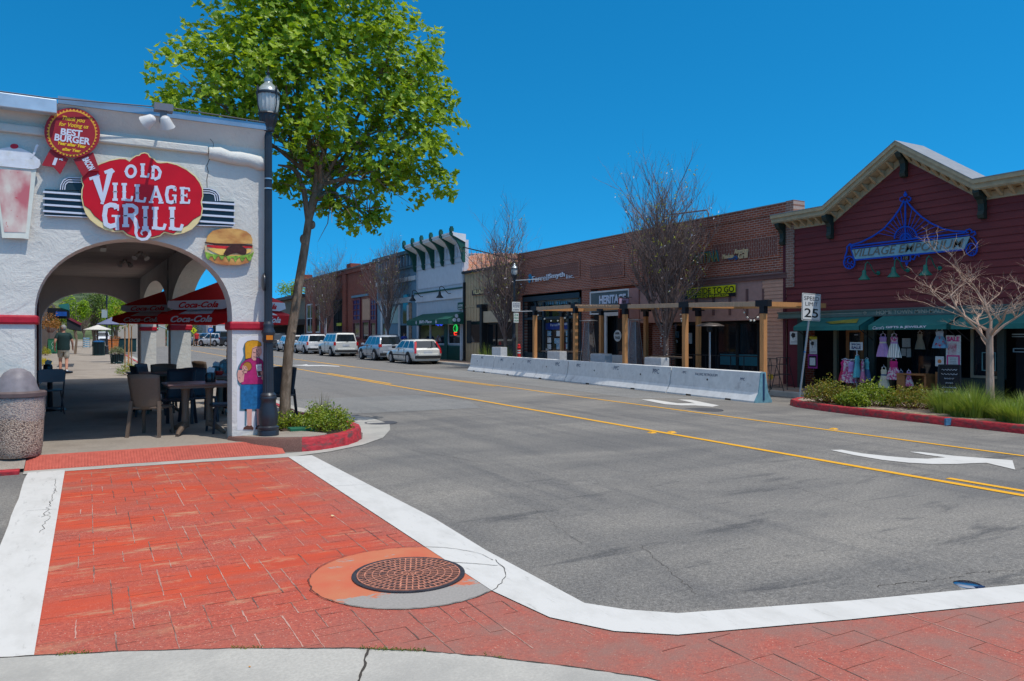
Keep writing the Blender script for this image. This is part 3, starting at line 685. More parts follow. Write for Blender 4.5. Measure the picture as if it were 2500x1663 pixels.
# conduit crack on the wall
b = MB()
def wcrack(b, pts, w_):
    for i in range(len(pts)-1): b.bar(pts[i], pts[i+1], w_, .004, (0, 1, 0))
pt = [SY(x/3.367, 200+y/3.367, YF) for x, y in ((1738,556),(1735,560),(1740,600),(1715,650),(1700,690),(1712,740),(1700,800),(1703,870))]
wcrack(b, [(x, YF-.001, z) for x, z in pt], .008); pt = [SY(x/3.367, 200+y/3.367, YF) for x, y in ((1720,480),(1745,510),(1748,545))]
wcrack(b, [(x, YF-.085, z) for x, z in pt], .006)
b.build('wall_crack', mat('crack_dirt', (.05, .043, .036)), rest)
# security floodlight
x, z = SY(395, 290, YF-.35)
t = thing('floodlight', 'twin security floodlight on an arm above the red restaurant sign', 'floodlight', (x, YF-.16, z))
gm = mat('floodlight_white', (.62, .60, .57), .45, .1); gd = mat('floodlight_grey', (.16, .17, .2), .5, .1)
b = MB(); b.bar((0, .0, .02), (0, -.42, .06), .03); b.box(-.11, .11, -.50, -.36, .03, .12); b.build('arm', gd, t, world=False)
b = MB(); b.box(-.04, .04, -.46, -.40, -.12, .03); b.sphere((0, -.44, -.10), .05); b.build('sensor', gd, t, world=False)
for s_, dx_ in ((-1, -.22), (1, .04)):
    b = MB(); b.lathe((0, 0, 0), [(.03, .09), (.055, .07), (.075, 0), (.095, -.06), (.09, -.062)], 14)
    o = b.build('lamp_head', gm, t, True, world=False); o.location = (dx_*.8, -.46, -.12); o.rotation_euler = (R(30), R(55 if s_ < 0 else -20), 0)
# ---------------- signs on the front wall
def zp(x, y, Y=YF): return SY(x/3.367, 200 + y/3.367, Y)      # zoomed photograph -> wall plane
def wallshape(pts, Y, th, mats, name, parent, hole=None):
    q = [zp(x, y, Y) for x, y in pts]; b = MB(); b.prism(q, (0, Y, 0), UX, UZ, (0, th, 0)); return b.build(name, mats, parent)
M_SRED = mat('sign_red', (.55, .004, .012), .35, .08, 6); M_CREAM = mat('sign_cream', (.78, .62, .30), .5, .12, 8); M_SBLK = mat('sign_black', (.012, .014, .018), .4, 0)
M_SWHT = mat('sign_white', (.60, .63, .72), .5, .04)
# ---------------- flat signs drawn as cut shapes with real thickness; outlines in the wall plane
class Board:
    def __init__(s, mp, Y, side=False): s.mp = mp; s.Y = Y; s.k = 0; s.side = side
    def p(s, x, y): return s.mp(x, y)
    def shape(s, b, pts, d0, th):                    # d0 = how far the back stands off the plane
        q = [s.p(x, y) for x, y in pts]; (b.prism(q, (s.Y - d0, 0, 0), UY, UZ, (-th, 0, 0)) if s.side else b.prism(q, (0, s.Y - d0, 0), UX, UZ, (0, -th, 0)))
    def stroke(s, b, pts, wd, d0, th, caps=True):
        s.k += 1; d0 += (s.k % 9) * .0003
        w0 = wd if isinstance(wd, (list, tuple)) else [wd]*len(pts)
        for i in range(len(pts)-1):
            a, c = Vector(pts[i]), Vector(pts[i+1]); dd = (c-a)
            if dd.length < .01: continue
            nn = Vector((-dd.y, dd.x)).normalized()
            s.shape(b, [a+nn*w0[i]/2, c+nn*w0[i+1]/2, c-nn*w0[i+1]/2, a-nn*w0[i]/2], d0 + (i % 7)*.0001, th)
        if caps:
            for i in range(1, len(pts)-1):
                s.shape(b, [(pts[i][0]+w0[i]/2*math.cos(a*math.pi/5), pts[i][1]+w0[i]/2*math.sin(a*math.pi/5)) for a in range(10)], d0+.0008+(i % 7)*.0001, th)
    def ell(s, cx, cy, rx, ry, a0=0, a1=360, n=24, rot=0):
        o = []
        for i in range(n+1):
            a = R(a0 + (a1-a0)*i/n); x, y = rx*math.cos(a), ry*math.sin(a)
            o.append((cx + x*math.cos(R(rot)) - y*math.sin(R(rot)), cy + x*math.sin(R(rot)) + y*math.cos(R(rot))))
        return o
    def text(s, b, t, x0, y0, x1, y1, h, d0, ext=.003, bold=0, shear=0):
        a = s.p(x0, y0); c = s.p(x1, y1); a2 = s.p(x0, y0-h)
        if s.side: u = Vector((0, c[0]-a[0], c[1]-a[1])); v = Vector((-1, 0, 0)).cross(u.normalized())
        else: u = Vector((c[0]-a[0], 0, c[1]-a[1])); v = Vector((0, -1, 0)).cross(u.normalized())
        b.txt(t, (s.Y - d0, a[0], a[1]) if s.side else (a[0], s.Y - d0, a[1]), u, v, abs(a2[1]-a[1]), u.length, bold, shear, ext)
BD = Board(zp, YF)
# ---- long striped board behind the main sign
t = thing('striped_board', 'black and white striped metal board with rounded shoulders behind the red sign', 'sign board', (.7, YF-.08, 3.5))
b = MB(); b.use(0)
BD.shape(b, [(370,887),(1920,990),(1915,1190),(1640,1180),(700,1118),(366,1100)], .035, .02)
for c in ((670, 892, -175, -102), (1655, 985, 150, -104)):
    pass
BD.shape(b, [(495,893),(500,850),(522,812),(560,792),(700,795),(700,900)], .035, .018); BD.shape(b, [(1640,880),(1720,882),(1770,900),(1797,935),(1806,985),(1640,980)], .035, .018)
b.build('panel', mat('panel_dark', (.022, .038, .05), .3, .1, 5), t)
b = MB()
for i in range(4):
    yl = 912 + i*52; BD.stroke(b, [(356, yl+18*0), (1925, yl+102)], 15, .055, .022)
BD.stroke(b, [(366,1102),(700,1118),(1640,1184),(1918,1192)], 6, .054, .012, False)
for off, wd in ((0, 8), (18, 7), (36, 8)):
    BD.stroke(b, [(497+off,893),(502+off,852),(524+off*.7,814+off*.7),(562,794+off),(690,797+off)], wd, .054, .006)
    BD.stroke(b, [(1655,882+off),(1718,884+off),(1768-off*.7,902+off*.7),(1795-off,936),(1803-off,985)], wd, .054, .006)
b.build('stripe', M_SWHT, t)
# ---- main sign
t = thing('restaurant_sign', 'big red Old Village Grill sign with cream edge above the arch', 'sign', (.6, YF-.12, 3.55))
OUT = [(665,800),(700,760),(760,712),(830,680),(900,655),(980,640),(1030,642),(1060,662),(1085,635),(1112,618),(1140,613),(1155,598),(1185,592),(1215,603),(1228,626),(1260,642),(1287,670),(1310,674),(1370,670),(1450,690),(1530,730),(1600,785),(1640,840),(1660,890),(1663,950),(1650,1000),(1660,1050),(1650,1110),(1620,1170),(1570,1220),(1500,1252),(1420,1266),(1345,1247),(1310,1276),(1250,1292),(1170,1298),(1090,1287),(1040,1267),(1008,1238),(940,1242),(870,1226),(800,1190),(740,1142),(703,1090),(682,1030),(668,960),(670,900),(682,862),(667,828)]
b = MB(); BD.shape(b, OUT, .08, .03); b.build('backing', M_CREAM, t)
def shrink(pts, d):
    n = len(pts); o = []
    for i in range(n):
        a = Vector(pts[i-1]); c = Vector(pts[(i+1) % n]); q = (c-a).normalized(); o.append((pts[i][0] - q.y*d, pts[i][1] + q.x*d))
    return o
INN = shrink(OUT, 9)
for i, (x, y) in enumerate(INN):                 # the cream crescents at the two lower shoulders
    if 690 < x < 880 and y > 1080: INN[i] = (x + 26, y - 26)
    if 1480 < x < 1660 and y > 1160: INN[i] = (x - 30, y - 24)
b = MB(); BD.shape(b, INN, .1102, .002); b.build('outline', M_SBLK, t)
b = MB(); BD.shape(b, shrink(INN, 3), .1125, .004); b.build('face', M_SRED, t)
b = MB(); D0, TH_ = .1167, .003
S = lambda pts, wd: BD.stroke(b, pts, wd, D0, TH_)
def stem(x, y0, y1, wd, sl, lean=0):             # slab serif stem with a waist spur
    S([(x+lean, y0), (x, (y0+y1)/2), (x, y1)], wd); k = sl*.5
    for y, xx in ((y0, x+lean), (y1, x)): S([(xx-wd/2-k, y), (xx+wd/2+k, y)], sl*1.15)
    S([(x-wd/2-k*.5, (y0+y1)/2), (x+wd/2+k*.5, (y0+y1)/2)], sl*.45)
# OLD
S(BD.ell(1072, 750, 37, 45, 0, 360, 24, 6), 24); S([(1018,750),(1036,750)], 10); S([(1106,752),(1122,752)], 10)
stem(1168, 693, 790, 26, 14); S([(1168,792),(1212,794),(1218,765)], 16)
stem(1252, 712, 806, 24, 12, 4); S([(1252,708),(1290,720),(1312,755),(1300,800),(1262,816)], 24)
# VILLAGE
S([(785,790),(842,985)], [58,30]); S([(842,1000),(905,750)], [26,46]); S([(735,812),(800,790),(812,778)], 24); S([(858,760),(915,738),(932,760)], 26); S([(826,1005),(852,1010)], 18)
stem(944, 852, 980, 27, 17)
for x0, y0 in ((1018, 855), (1124, 865)): stem(x0, y0, y0+122, 27, 17); S([(x0, y0+126), (x0+58, y0+130), (x0+66, y0+96)], 18)
S([(1275,878),(1238,990)], [22,20]); S([(1280,878),(1318,995)], [22,30]); S([(1250,955),(1310,958)], 14); S([(1218,1000),(1256,1000)], 16); S([(1296,1004),(1338,1004)], 16); S([(1262,874),(1290,874)], 14)
S([(1432,905),(1425,880),(1400,876),(1372,885),(1362,940),(1372,995),(1400,1004),(1430,990)], 27); S([(1408,945),(1445,947)], 15); S([(1432,945),(1432,1008)], 20); S([(1436,878),(1436,912)], 12)
stem(1492, 886, 1003, 27, 17); S([(1492,886),(1545,890),(1548,912)], 15); S([(1492,944),(1528,946)], 14); S([(1528,930),(1528,962)], 8); S([(1492,1004),(1545,1006),(1548,978)], 16)
# GRILL
S([(955,1055),(945,1028),(905,1022),(868,1038),(858,1110),(868,1180),(905,1198),(948,1186)], 38); S([(916,1112),(985,1114)], 17); S([(958,1114),(962,1228)], 30); S([(968,1020),(968,1070)], 14); S([(838,1110),(862,1110)], 14)
stem(1030, 1030, 1192, 36, 20); S([(1030,1026),(1085,1028),(1118,1050),(1118,1085),(1090,1108),(1042,1108)], 30)
S([(1078,1110),(1108,1150),(1120,1200),(1112,1250),(1125,1288),(1160,1305),(1200,1298),(1226,1268),(1222,1236),(1195,1222),(1165,1232),(1155,1252),(1168,1268)], [38,36,34,22,18,20,24,26,24,20,16,12,8])
S([(1120,1190),(1142,1212)], 14)
stem(1190, 1044, 1208, 32, 20); 
stem(1270, 1050, 1210, 34, 20); S([(1270,1214),(1340,1216),(1352,1176)], 24)
stem(1408, 1050, 1214, 34, 20); S([(1408,1218),(1478,1222),(1492,1180)], 24)
b.build('lettering', M_SWHT, t)
# ---- award rosette
t = thing('rosette_sign', 'dark red award rosette sign reading Best Burger with two ribbon tails', 'sign', (-.25, YF-.10, 4.1))
MR = mat('rosette_red', (.32, .016, .024), .5, .08, 8); MY = mat('rosette_gold', (.74, .36, .035), .5, .06)
b = MB(); BD.shape(b, BD.ell(595, 443, 227, 200, 0, 360, 40, 10)[:-1], .15, .02)
BD.shape(b, [(418,570),(565,652),(497,778),(443,718),(348,705)], .13, .016); BD.shape(b, [(603,655),(765,598),(820,748),(732,750),(682,798)], .13, .018)
b.build('panel', MR, t)
b = MB(); pts = []
for i in range(88):
    a = 2*math.pi*i/88; r_ = 208 if i % 2 else 190; pts.append((595 + r_*math.cos(a), 445 + r_*.94*math.sin(a)))
BD.shape(b, pts, .1702, .004); b.build('gold_ring', MY, t)
b = MB(); BD.shape(b, BD.ell(597, 447, 186, 174, 0, 360, 36, 10)[:-1], .1745, .003); b.build('centre', MR, t)
b = MB(); BD.text(b, 'Thank you', 516, 352, 700, 376, 46, .1775, .002, .02, .35); BD.text(b, 'for Voting us', 488, 398, 728, 424, 44, .1775, .002, .02, .35)
BD.text(b, 'Year after Year', 478, 540, 708, 572, 28, .1775, .002, .05, .3); BD.text(b, 'after Year', 514, 588, 666, 606, 26, .1775, .002, .05, .3)
b.build('gold_lettering', mat('letter_gold', (.8, .5, .02), .5, 0), t)
b = MB(); BD.text(b, 'BEST', 500, 462, 680, 482, 56, .1775, .002, .035, .1); BD.text(b, 'BURGER', 450, 508, 738, 545, 58, .1775, .002, .035, .1)
BD.text(b, '1', 432, 700, 470, 708, 62, .1465, .003, .08, .15); BD.text(b, 'st', 488, 664, 520, 668, 20, .1465, .003, .06)
b.build('white_lettering', M_SWHT, t)
b = MB()
a = zp(672, 655); c = zp(730, 750); u = Vector((c[0]-a[0], 0, c[1]-a[1])); v = Vector((0, -1, 0)).cross(u.normalized())
b.txt('BACON', (a[0], YF-.1485, a[1]), u, v, .085, u.length, .05, 0, .002); b.build('tail_lettering', M_SWHT, t)
# ---- milkshake cut-out
t = thing('milkshake_sign', 'cut-out picture of a strawberry milkshake glass with a red cherry', 'sign', (-1.4, YF-.06, 3.5))
m, bs, L = newmat('shake_print', .35, .4); v = pos(m)
sp = _n(m, 'ShaderNodeSeparateXYZ'); L.new(v, sp.inputs[0])
k = ramp(m, noise(m, pos(m, (1, 1, .6)), 3.2, 4, .5), .40, .62)
c = mixc(m, k, (.55, .14, .15), (.72, .62, .52)); sd_ = ramp(m, noise(m, v, 22, 2), .70, .73)
L.new(mixc(m, sd_, c, (.55, .03, .05)), bs.inputs['Base Color'])
b = MB(); BD.shape(b, [(-40,640),(300,640),(305,700),(238,1300),(190,1292),(22,1288),(-45,700)], .05, .03); b.build('glass_edge', mat('print_cream', (.70, .70, .60), .4, .1, 6), t)
b = MB(); BD.shape(b, [(-30,728),(262,735),(216,1245),(40,1240)], .0802, .004); b.build('drink', m, t)
b = MB()
for pts in ([(-60,575),(20,560),(100,545),(180,560),(250,590),(325,650),(330,690),(300,720),(262,700),(150,690),(0,680),(-60,650)],):
    BD.shape(b, pts, .081, .012)
BD.stroke(b, [(258,640),(285,600),(305,540),(318,532)], 18, .082, .012); BD.shape(b, [(-40,640),(330,650),(338,690),(320,720),(270,730),(-40,700)], .0835, .013)
b.build('cream', mat('print_white', (.68, .69, .72), .5, .12, 9, col2=(.55, .52, .40), c2amt=(.5, .75), c2scale=6), t)
b = MB(); BD.shape(b, BD.ell(123, 543, 34, 20, 0, 360, 18)[:-1], .083, .016); b.build('cherry', mat('cherry_red', (.5, .01, .03), .3, .1), t)
# ---- hamburger cut-out
t = thing('hamburger_sign', 'cut-out picture of a cheeseburger on the pier beside the lamp post', 'sign', (1.6, YF-.05, 2.95))
m, bs, L = newmat('bun_print', .3, .5); v = pos(m)
sp = _n(m, 'ShaderNodeSeparateXYZ'); L.new(v, sp.inputs[0])
L.new(mixc(m, ramp(m, noise(m, pos(m, (1, 1, 2)), 4.5, 3, .5), .35, .65), (.42, .13, .02), (.72, .38, .09)), bs.inputs['Base Color']); MBUN = m
b = MB(); BD.shape(b, [(1690,1310),(1700,1270),(1740,1230),(1810,1212),(1890,1210),(1960,1215),(2020,1235),(2055,1265),(2068,1300),(2066,1335),(1690,1335)], .04, .035)
b.build('bun', MBUN, t)
b = MB(); BD.shape(b, [(1705,1425),(2062,1425),(2060,1460),(2035,1490),(1960,1508),(1860,1510),(1770,1498),(1715,1465)], .04, .035); b.build('bun', MBUN, t)
b = MB(); BD.shape(b, [(1680,1325),(2070,1335),(2080,1400),(2070,1440),(1700,1445),(1678,1400)], .04, .028); b.build('filling', mat('print_sauce', (.60, .42, .22), .4, .3, 14, col2=(.72, .60, .42), c2amt=(.45, .55), c2scale=8), t)
b = MB(); BD.stroke(b, [(1678,1325),(1760,1338),(1880,1345),(2000,1345),(2068,1352)], [10,14,16,14,10], .07, .008); BD.stroke(b, [(1840,1430),(1880,1390),(1940,1375),(1990,1395),(2010,1420)], [30,60,70,60,20], .07, .010)
b.build('patty', mat('print_meat', (.06, .018, .012), .5, .3, 30), t)
b = MB(); BD.stroke(b, [(1695,1352),(1780,1362),(1880,1368),(1930,1364)], [14,26,22,10], .069, .008); BD.stroke(b, [(1960,1366),(2066,1360)], 16, .069, .008); b.build('tomato', mat('print_tomato', (.55, .02, .02), .35, .3, 20), t)
b = MB(); BD.shape(b, [(1700,1375),(1760,1370),(1850,1380),(1900,1400),(1850,1440),(1800,1425),(1740,1400)], .0702, .007); BD.shape(b, [(1960,1385),(2060,1378),(2050,1405),(2010,1420)], .0702, .007); b.build('cheese', mat('print_cheese', (.80, .50, .12), .35, .2, 10), t)
lt = [(1676,1400)]; 
for i in range(23): lt.append((1690 + i*17, 1450 + 22*math.sin(i*1.9) + (12 if i > 10 else 0)))
lt += [(2080,1400),(2050,1420),(1980,1432),(1850,1438),(1740,1420)]
b = MB(); BD.shape(b, lt, .0725, .009); b.build('lettuce', mat('print_lettuce', (.22, .38, .04), .4, .5, 24), t)
# ---- the painted woman on the pier
zm = lambda x, y: SY(300 + x/3.7325, 680 + y/3.7325, YF)
MD = Board(zm, YF); t = rest
def paint(pts, d, col, nm, th=.0012, label=None, var=.08):
    b = MB(); MD.shape(b, pts, d, th); o = b.build('mural_' + nm, mat('paint_' + nm, col, .7, var, 22), rest); return o
paint([(1042,1380),(1035,600),(1060,545),(1120,527),(1230,524),(1292,530),(1296,1380)], -.0005, (.72, .71, .70), 'niche', .0025, var=.04)
TEAL = (.10, .20, .25)
paint([(1110,1190),(1108,1340),(1125,1350),(1130,1190)], .003, TEAL, 'shade'); 
paint([(1035,860),(1050,800),(1085,740),(1100,700),(1092,640),(1110,590),(1150,568),(1180,700),(1100,960),(1078,1190),(1240,1190),(1235,1210),(1062,1208),(1066,985),(1045,960)], .003, TEAL, 'shade')
paint([(1205,1195),(1215,1195),(1222,1350),(1208,1345)], .003, TEAL, 'shade')
SK = (.66, .34, .27)
paint([(1128,1180),(1176,1180),(1172,1345),(1133,1345)], .005, SK, 'skin'); paint([(1218,1180),(1258,1180),(1250,1345),(1222,1345)], .005, SK, 'skin')
paint([(1095,1375),(1102,1355),(1135,1338),(1150,1345),(1172,1338),(1190,1362),(1188,1378)], .0065, (.10, .04, .03), 'shoe'); paint([(1205,1375),(1210,1350),(1228,1338),(1250,1340),(1268,1360),(1266,1376)], .0065, (.10, .04, .03), 'shoe')
paint([(1075,960),(1282,958),(1276,1188),(1076,1190)], .0068, (.012, .13, .30), 'skirt', var=.3)
paint([(1060,820),(1080,775),(1120,742),(1160,722),(1235,722),(1270,745),(1288,790),(1285,962),(1078,965),(1090,880),(1108,830)], .0085, (.42, .02, .14), 'shirt', var=.15)
paint([(1112,590),(1135,570),(1180,562),(1225,565),(1255,585),(1262,615),(1232,620),(1180,640),(1172,690),(1168,722),(1115,735),(1112,660)], .0105, (.66, .31, .015), 'hair', var=.15)
paint([(1178,635),(1210,618),(1252,620),(1262,650),(1262,680),(1250,705),(1228,716),(1215,718),(1215,745),(1190,748),(1172,730),(1172,690)], .012, SK, 'skin')
paint([(1050,835),(1095,832),(1108,850),(1098,940),(1065,952),(1045,920),(1042,870)], .0105, SK, 'skin'); paint([(1262,890),(1280,885),(1280,930),(1260,915)], .0105, SK, 'skin')
paint(MD.ell(1133, 800, 40, 42, 0, 360, 20)[:-1], .0122, (.42, .18, .03), 'bun')
paint([(1085,800),(1095,788),(1108,800),(1118,796),(1130,812),(1136,835),(1125,862),(1100,862),(1086,840)], .0137, SK, 'skin')
paint([(1208,785),(1262,775),(1270,890),(1228,898)], .012, (.74, .76, .78), 'cup'); paint([(1222,845),(1268,840),(1264,885),(1232,890)], .0135, (.07, .035, .03), 'drink'); paint([(1252,850),(1280,838),(1281,880),(1256,878)], .0150, SK, 'skin')
b = MB(); MD.k = 0
for pts in (((1215,684),(1235,712)), ((1237,712),(1240,690),(1232,675)), ((1185,668),(1195,676),(1208,672)), ((1228,650),(1244,652)), ((1212,640),(1216,662),(1226,668),(1218,674)), ((1215,690),(1224,688),(1230,692)), ((1188,710),(1205,716),(1225,716)),
            ((1090,880),(1108,830),(1085,852)), ((1098,800),(1106,822)), ((1110,800),(1118,824)), ((1120,806),(1128,826)), ((1055,900),(1070,908)), ((1175,962),(1178,958))):
    MD.stroke(b, list(pts), 2.6, .0138, .001, False)
MD.stroke(b, [(1240,712),(1248,740),(1246,780)], 4, .0145, .001, False)
def outl(pts, d): MD.stroke(b, pts + [pts[0]], 2.2, d, .001, False)
outl([(1112,590),(1135,570),(1180,562),(1225,565),(1255,585),(1262,615),(1232,620),(1180,640),(1172,690),(1168,722),(1115,735),(1112,660)], .0116); outl(MD.ell(1133, 800, 40, 42, 0, 360, 20)[:-1], .0133)
outl([(1208,785),(1262,775),(1270,890),(1228,898)], .0133); outl([(1060,820),(1080,775),(1120,742),(1160,722),(1235,722),(1270,745),(1288,790),(1285,962),(1078,965),(1090,880),(1108,830)], .0096)
b.build('mural_line', mat('mural_line_paint', (.03, .015, .015), .6, 0), rest)
b = MB()
for i in range(14): MD.shape(b, MD.ell(1222 + (i % 4)*12 + (i//4)*1.5, 800 + (i//4)*13, 3.6, 4.2, 0, 360, 6)[:-1], .0133, .001)
b.build('mural_ice', mat('mural_ice_paint', (.05, .07, .10), .6, 0), rest)
# ================================================================= STREET LAMPS, BIN, TREES, PLANTS
M_BLK = mat('black_metal', (.028, .033, .042), .38, .25, 4, .1, 30, metal=.2, spec=.5)
def lamp_post(label, loc, h=4.05):
    t = thing('street_lamp', label, 'street lamp', loc, 0, 'black street lamps')
    b = MB(); b.lathe((0,0,0), [(.205,0),(.205,.05),(.195,.075),(.205,.09),(.205,.12),(.165,.14),(.17,.16),(.185,.22),(.188,.30),(.17,.38),(.15,.45),(.148,.50),(.165,.52),(.165,.54),(.15,.56),(.155,.575),(.14,.59),(.115,.61)], 28); b.v = [(x*.72, y*.72, z) for x, y, z in b.v]
    b.build('base', M_BLK, t, 35, world=False)
    b = MB(); b.lathe((0,0,0), [(.108,.60),(.092,1.33)], 32, 1, (.6, 1.34)); b.lathe((0,0,0), [(.078,1.62),(.072,h-.05)], 32, 1, (1.6, h)); b.v = [(x*.73, y*.73, z) for x, y, z in b.v]; b.build('shaft', M_BLK, t, world=False)
    b = MB(); b.lathe((0,0,0), [(.10,1.32),(.125,1.34),(.135,1.36),(.135,1.43),(.155,1.46),(.155,1.48),(.12,1.52),(.115,1.56),(.12,1.58),(.105,1.60),(.08,1.64)], 28); b.v = [(x*.62, y*.62, z) for x, y, z in b.v]; b.build('collar', M_BLK, t, 35, world=False)
    b = MB(); b.lathe((0,0,h-.08), [(.07,0),(.085,.02),(.085,.06),(.10,.10),(.125,.16),(.135,.20),(.135,.24),(.15,.25),(.14,.27)], 24, 1, (.02, .2)); b.build('capital', M_BLK, t, world=False)
    z = h + .19
    m, bs, L = newmat('lamp_glass', .25, .5) if 'lamp_glass' not in MATS else (MATS['lamp_glass'], None, None)
    if bs: bs.inputs['Base Color'].default_value = (.62, .63, .60, 1); bs.inputs['Transmission Weight'].default_value = .25
    b = MB(); b.lathe((0,0,z), [(.11,0),(.135,.05),(.15,.14),(.155,.26)], 32, 1, (.01, .3)); b.build('globe', m, t, 30, world=False)
    b = MB(); b.lathe((0,0,z), [(.158,.255),(.172,.26),(.172,.285),(.16,.295)], 28); b.build('ring', M_BLK, t, world=False)
    b = MB(); b.lathe((0,0,z), [(.16,.29),(.155,.31),(.14,.34),(.10,.39),(.065,.42),(.055,.44),(.062,.46),(.06,.485),(.035,.52),(.02,.54)], 28)
    b.build('cap', mat('lamp_dome', (.38, .42, .43), .25, .12, 6, metal=.4), t, 30, world=False)
    b = MB(); b.lathe((0,0,z), [(.02,.535),(.02,.56),(.03,.575),(.012,.60),(.01,.64),(.004,.69)], 10); b.build('finial', M_BLK, t, world=False)
    for a in range(4):
        A = math.pi/2*a + .45; ca, sa = math.cos(A), math.sin(A); b = MB()
        b.tube([(.14*ca,.14*sa,z-.02),(.175*ca,.175*sa,z+.08),(.185*ca,.185*sa,z+.2),(.19*ca,.19*sa,z+.33),(.18*ca,.18*sa,z+.36),(.165*ca,.165*sa,z+.33),(.17*ca,.17*sa,z+.27)], .0085, 6)
        b.build('strap', M_BLK, t, world=False)
    return t
x, z = SY(655, 1062, 11.18)
lp = lamp_post('tall black fluted street lamp in front of the painted pier', (x, 11.18, gz(11.2)+.187), 4.42)
b = MB(); b.box(-.045, .045, -.090, -.082, 1.365, 1.43); b.build('reflector', mat('orange_sticker', (.65, .20, .01), .4, .1), lp, world=False)
b = MB(); b.lathe((0,0,3.22), [(.060,0),(.060,.018)], 16); b.lathe((0,0,3.36), [(.060,0),(.060,.018)], 16); b.v = [(x, y, z+.3) for x, y, z in b.v]; b.build('clamp_band', mat('steel', (.5, .52, .55), .3, .1, metal=.8), lp, world=False)
b = MB(); b.lathe((-.11, -.02, 2.19), [(.0, -.13), (.05, -.11), (.09, -.06), (.10, 0), (.09, .06), (.05, .11), (.0, .13)], 10)
for i in range(len(b.v)): v_ = b.v[i]; b.v[i] = (-.07 + (v_[0]+.11)*.25, v_[1], v_[2])
b.build('pole_bracket', M_BLK, lp, True, world=False)
# --- concrete litter bin
x, z = SY(42, 1108, 11.12); zb = gz(11.1) + .125
t = thing('litter_bin', 'round pebbled concrete litter bin with grey dome lid and plastic liner', 'litter bin', (x, 11.12, zb))
M_PEB = None
m, bs, L = newmat('pebble_concrete', .8, .3); v = pos(m)
vo = _n(m, 'ShaderNodeTexVoronoi'); vo.inputs['Scale'].default_value = 62; L.new(v, vo.inputs['Vector']); s2 = _n(m, 'ShaderNodeSeparateColor'); L.new(vo.outputs['Color'], s2.inputs[0])
c = mixc(m, s2.outputs[0], (.58, .45, .34), (.32, .23, .17)); c = mixc(m, ramp(m, vo.outputs['Distance'], .5, .85), c, (.12, .08, .065)); L.new(c, bs.inputs['Base Color']); bumpn(m, mathn(m, 'SUBTRACT', 1, vo.outputs['Distance']), 1, .012, bs)
b = MB(); b.lathe((0,0,0), [(.235,.0),(.255,.02),(.262,.09),(.268,.11),(.278,.30),(.285,.5),(.288,.72),(.27,.73)], 36); b.build('body', m, t, 40, world=False)
b = MB(); b.lathe((0,0,0), [(.28,.73),(.312,.74),(.315,.785),(.30,.80),(.255,.805)], 36); b.build('rim', mat('brown_fibreglass', (.13, .095, .09), .5, .2, 12), t, 40, world=False)
b = MB(); b.lathe((0,0,0), [(.24,.80),(.215,.86),(.19,.95),(.14,1.03),(.07,1.075),(.001,1.085)], 32)
b.build('lid', mat('grey_plastic_lid', (.20, .18, .19), .5, .2, 10, .1, 30), t, True, world=False)
b = MB(); rn = random.Random(3); n = 44; rows = []
for j, (r_, zz) in enumerate(((.291,.735),(.298,.68),(.292,.62),(.300,.55),(.294,.49),(.289,.46))):
    for k in range(n):
        a = 2*math.pi*k/n; rr = r_ + .006*math.sin(k*1.7+j) + rn.uniform(-.003, .004); b.v.append((rr*math.cos(a), rr*math.sin(a), zz + .02*math.sin(a*3+1)*(j > 3)))
for j in range(5):
    for k in range(n): b.f.append((j*n+k, j*n+(k+1)%n, (j+1)*n+(k+1)%n, (j+1)*n+k)); b.mi.append(0)
b.build('liner_bag', mat('clear_plastic', (.62, .58, .56), .2, 0, alpha=.24, spec=.6), t, True, world=False)
# ---------------- trees
LEAF5 = [(0,-.12),(.10,-.02),(.36,-.16),(.33,.06),(.52,.30),(.27,.30),(.22,.46),(0,.74),(-.22,.46),(-.27,.30),(-.52,.30),(-.33,.06),(-.36,-.16),(-.10,-.02)]
def leaf_mat(name, c1, c2, rough=.45, tr=.35):
    m, b, L = newmat(name, rough, .4); v = pos(m); N = m.node_tree.nodes
    o = _n(m, 'ShaderNodeNewGeometry')
    rnd = o.outputs['Random Per Island']
    cc = mixc(m, rnd, c1, c2); L.new(cc, b.inputs['Base Color'])
    tl = _n(m, 'ShaderNodeBsdfTranslucent'); vm = _n(m, 'ShaderNodeVectorMath'); vm.operation = 'MULTIPLY'; vm.inputs[1].default_value = (1.5, 1.5, .6); L.new(cc, vm.inputs[0]); L.new(vm.outputs[0], tl.inputs['Color'])
    mx = _n(m, 'ShaderNodeMixShader'); mx.inputs[0].default_value = tr; L.new(b.outputs[0], mx.inputs[1]); L.new(tl.outputs[0], mx.inputs[2])
    L.new(mx.outputs[0], N['Material Output'].inputs['Surface']); return m
def add_leaf(b, p, nrm, up, s, shape=LEAF5, fold=.12):
    n = Vector(nrm).normalized(); u = Vector(up); u = (u - n*u.dot(n)); u = u.normalized() if u.length > 1e-4 else n.orthogonal().normalized(); r = u.cross(n)
    c = Vector(p) + u*.25*s - n*fold*s; vs = [c] + [Vector(p) + r*x*s + u*y*s + n*fold*s*abs(x)*1.2 for x, y in shape]; k = len(shape)
    b.add(vs, [(0, 1+i, 1+(i+1) % k) for i in range(k)])
def rv(rn): return Vector((rn.gauss(0,1), rn.gauss(0,1), rn.gauss(0,1))).normalized()
def bark(name, c1, c2, sc=8): 
    m, b, L = newmat(name, .9, .15); v = pos(m, (1, 1, .35)); k = ramp(m, noise(m, v, sc, 8, .7, .5), .35, .65); L.new(mixc(m, k, c1, c2), b.inputs['Base Color'])
    bumpn(m, noise(m, pos(m, (1, 1, .25)), sc*4, 6, .7), .8, .02, b); return m
M_BARK = bark('plane_bark', (.13, .09, .06), (.30, .22, .16), 14)
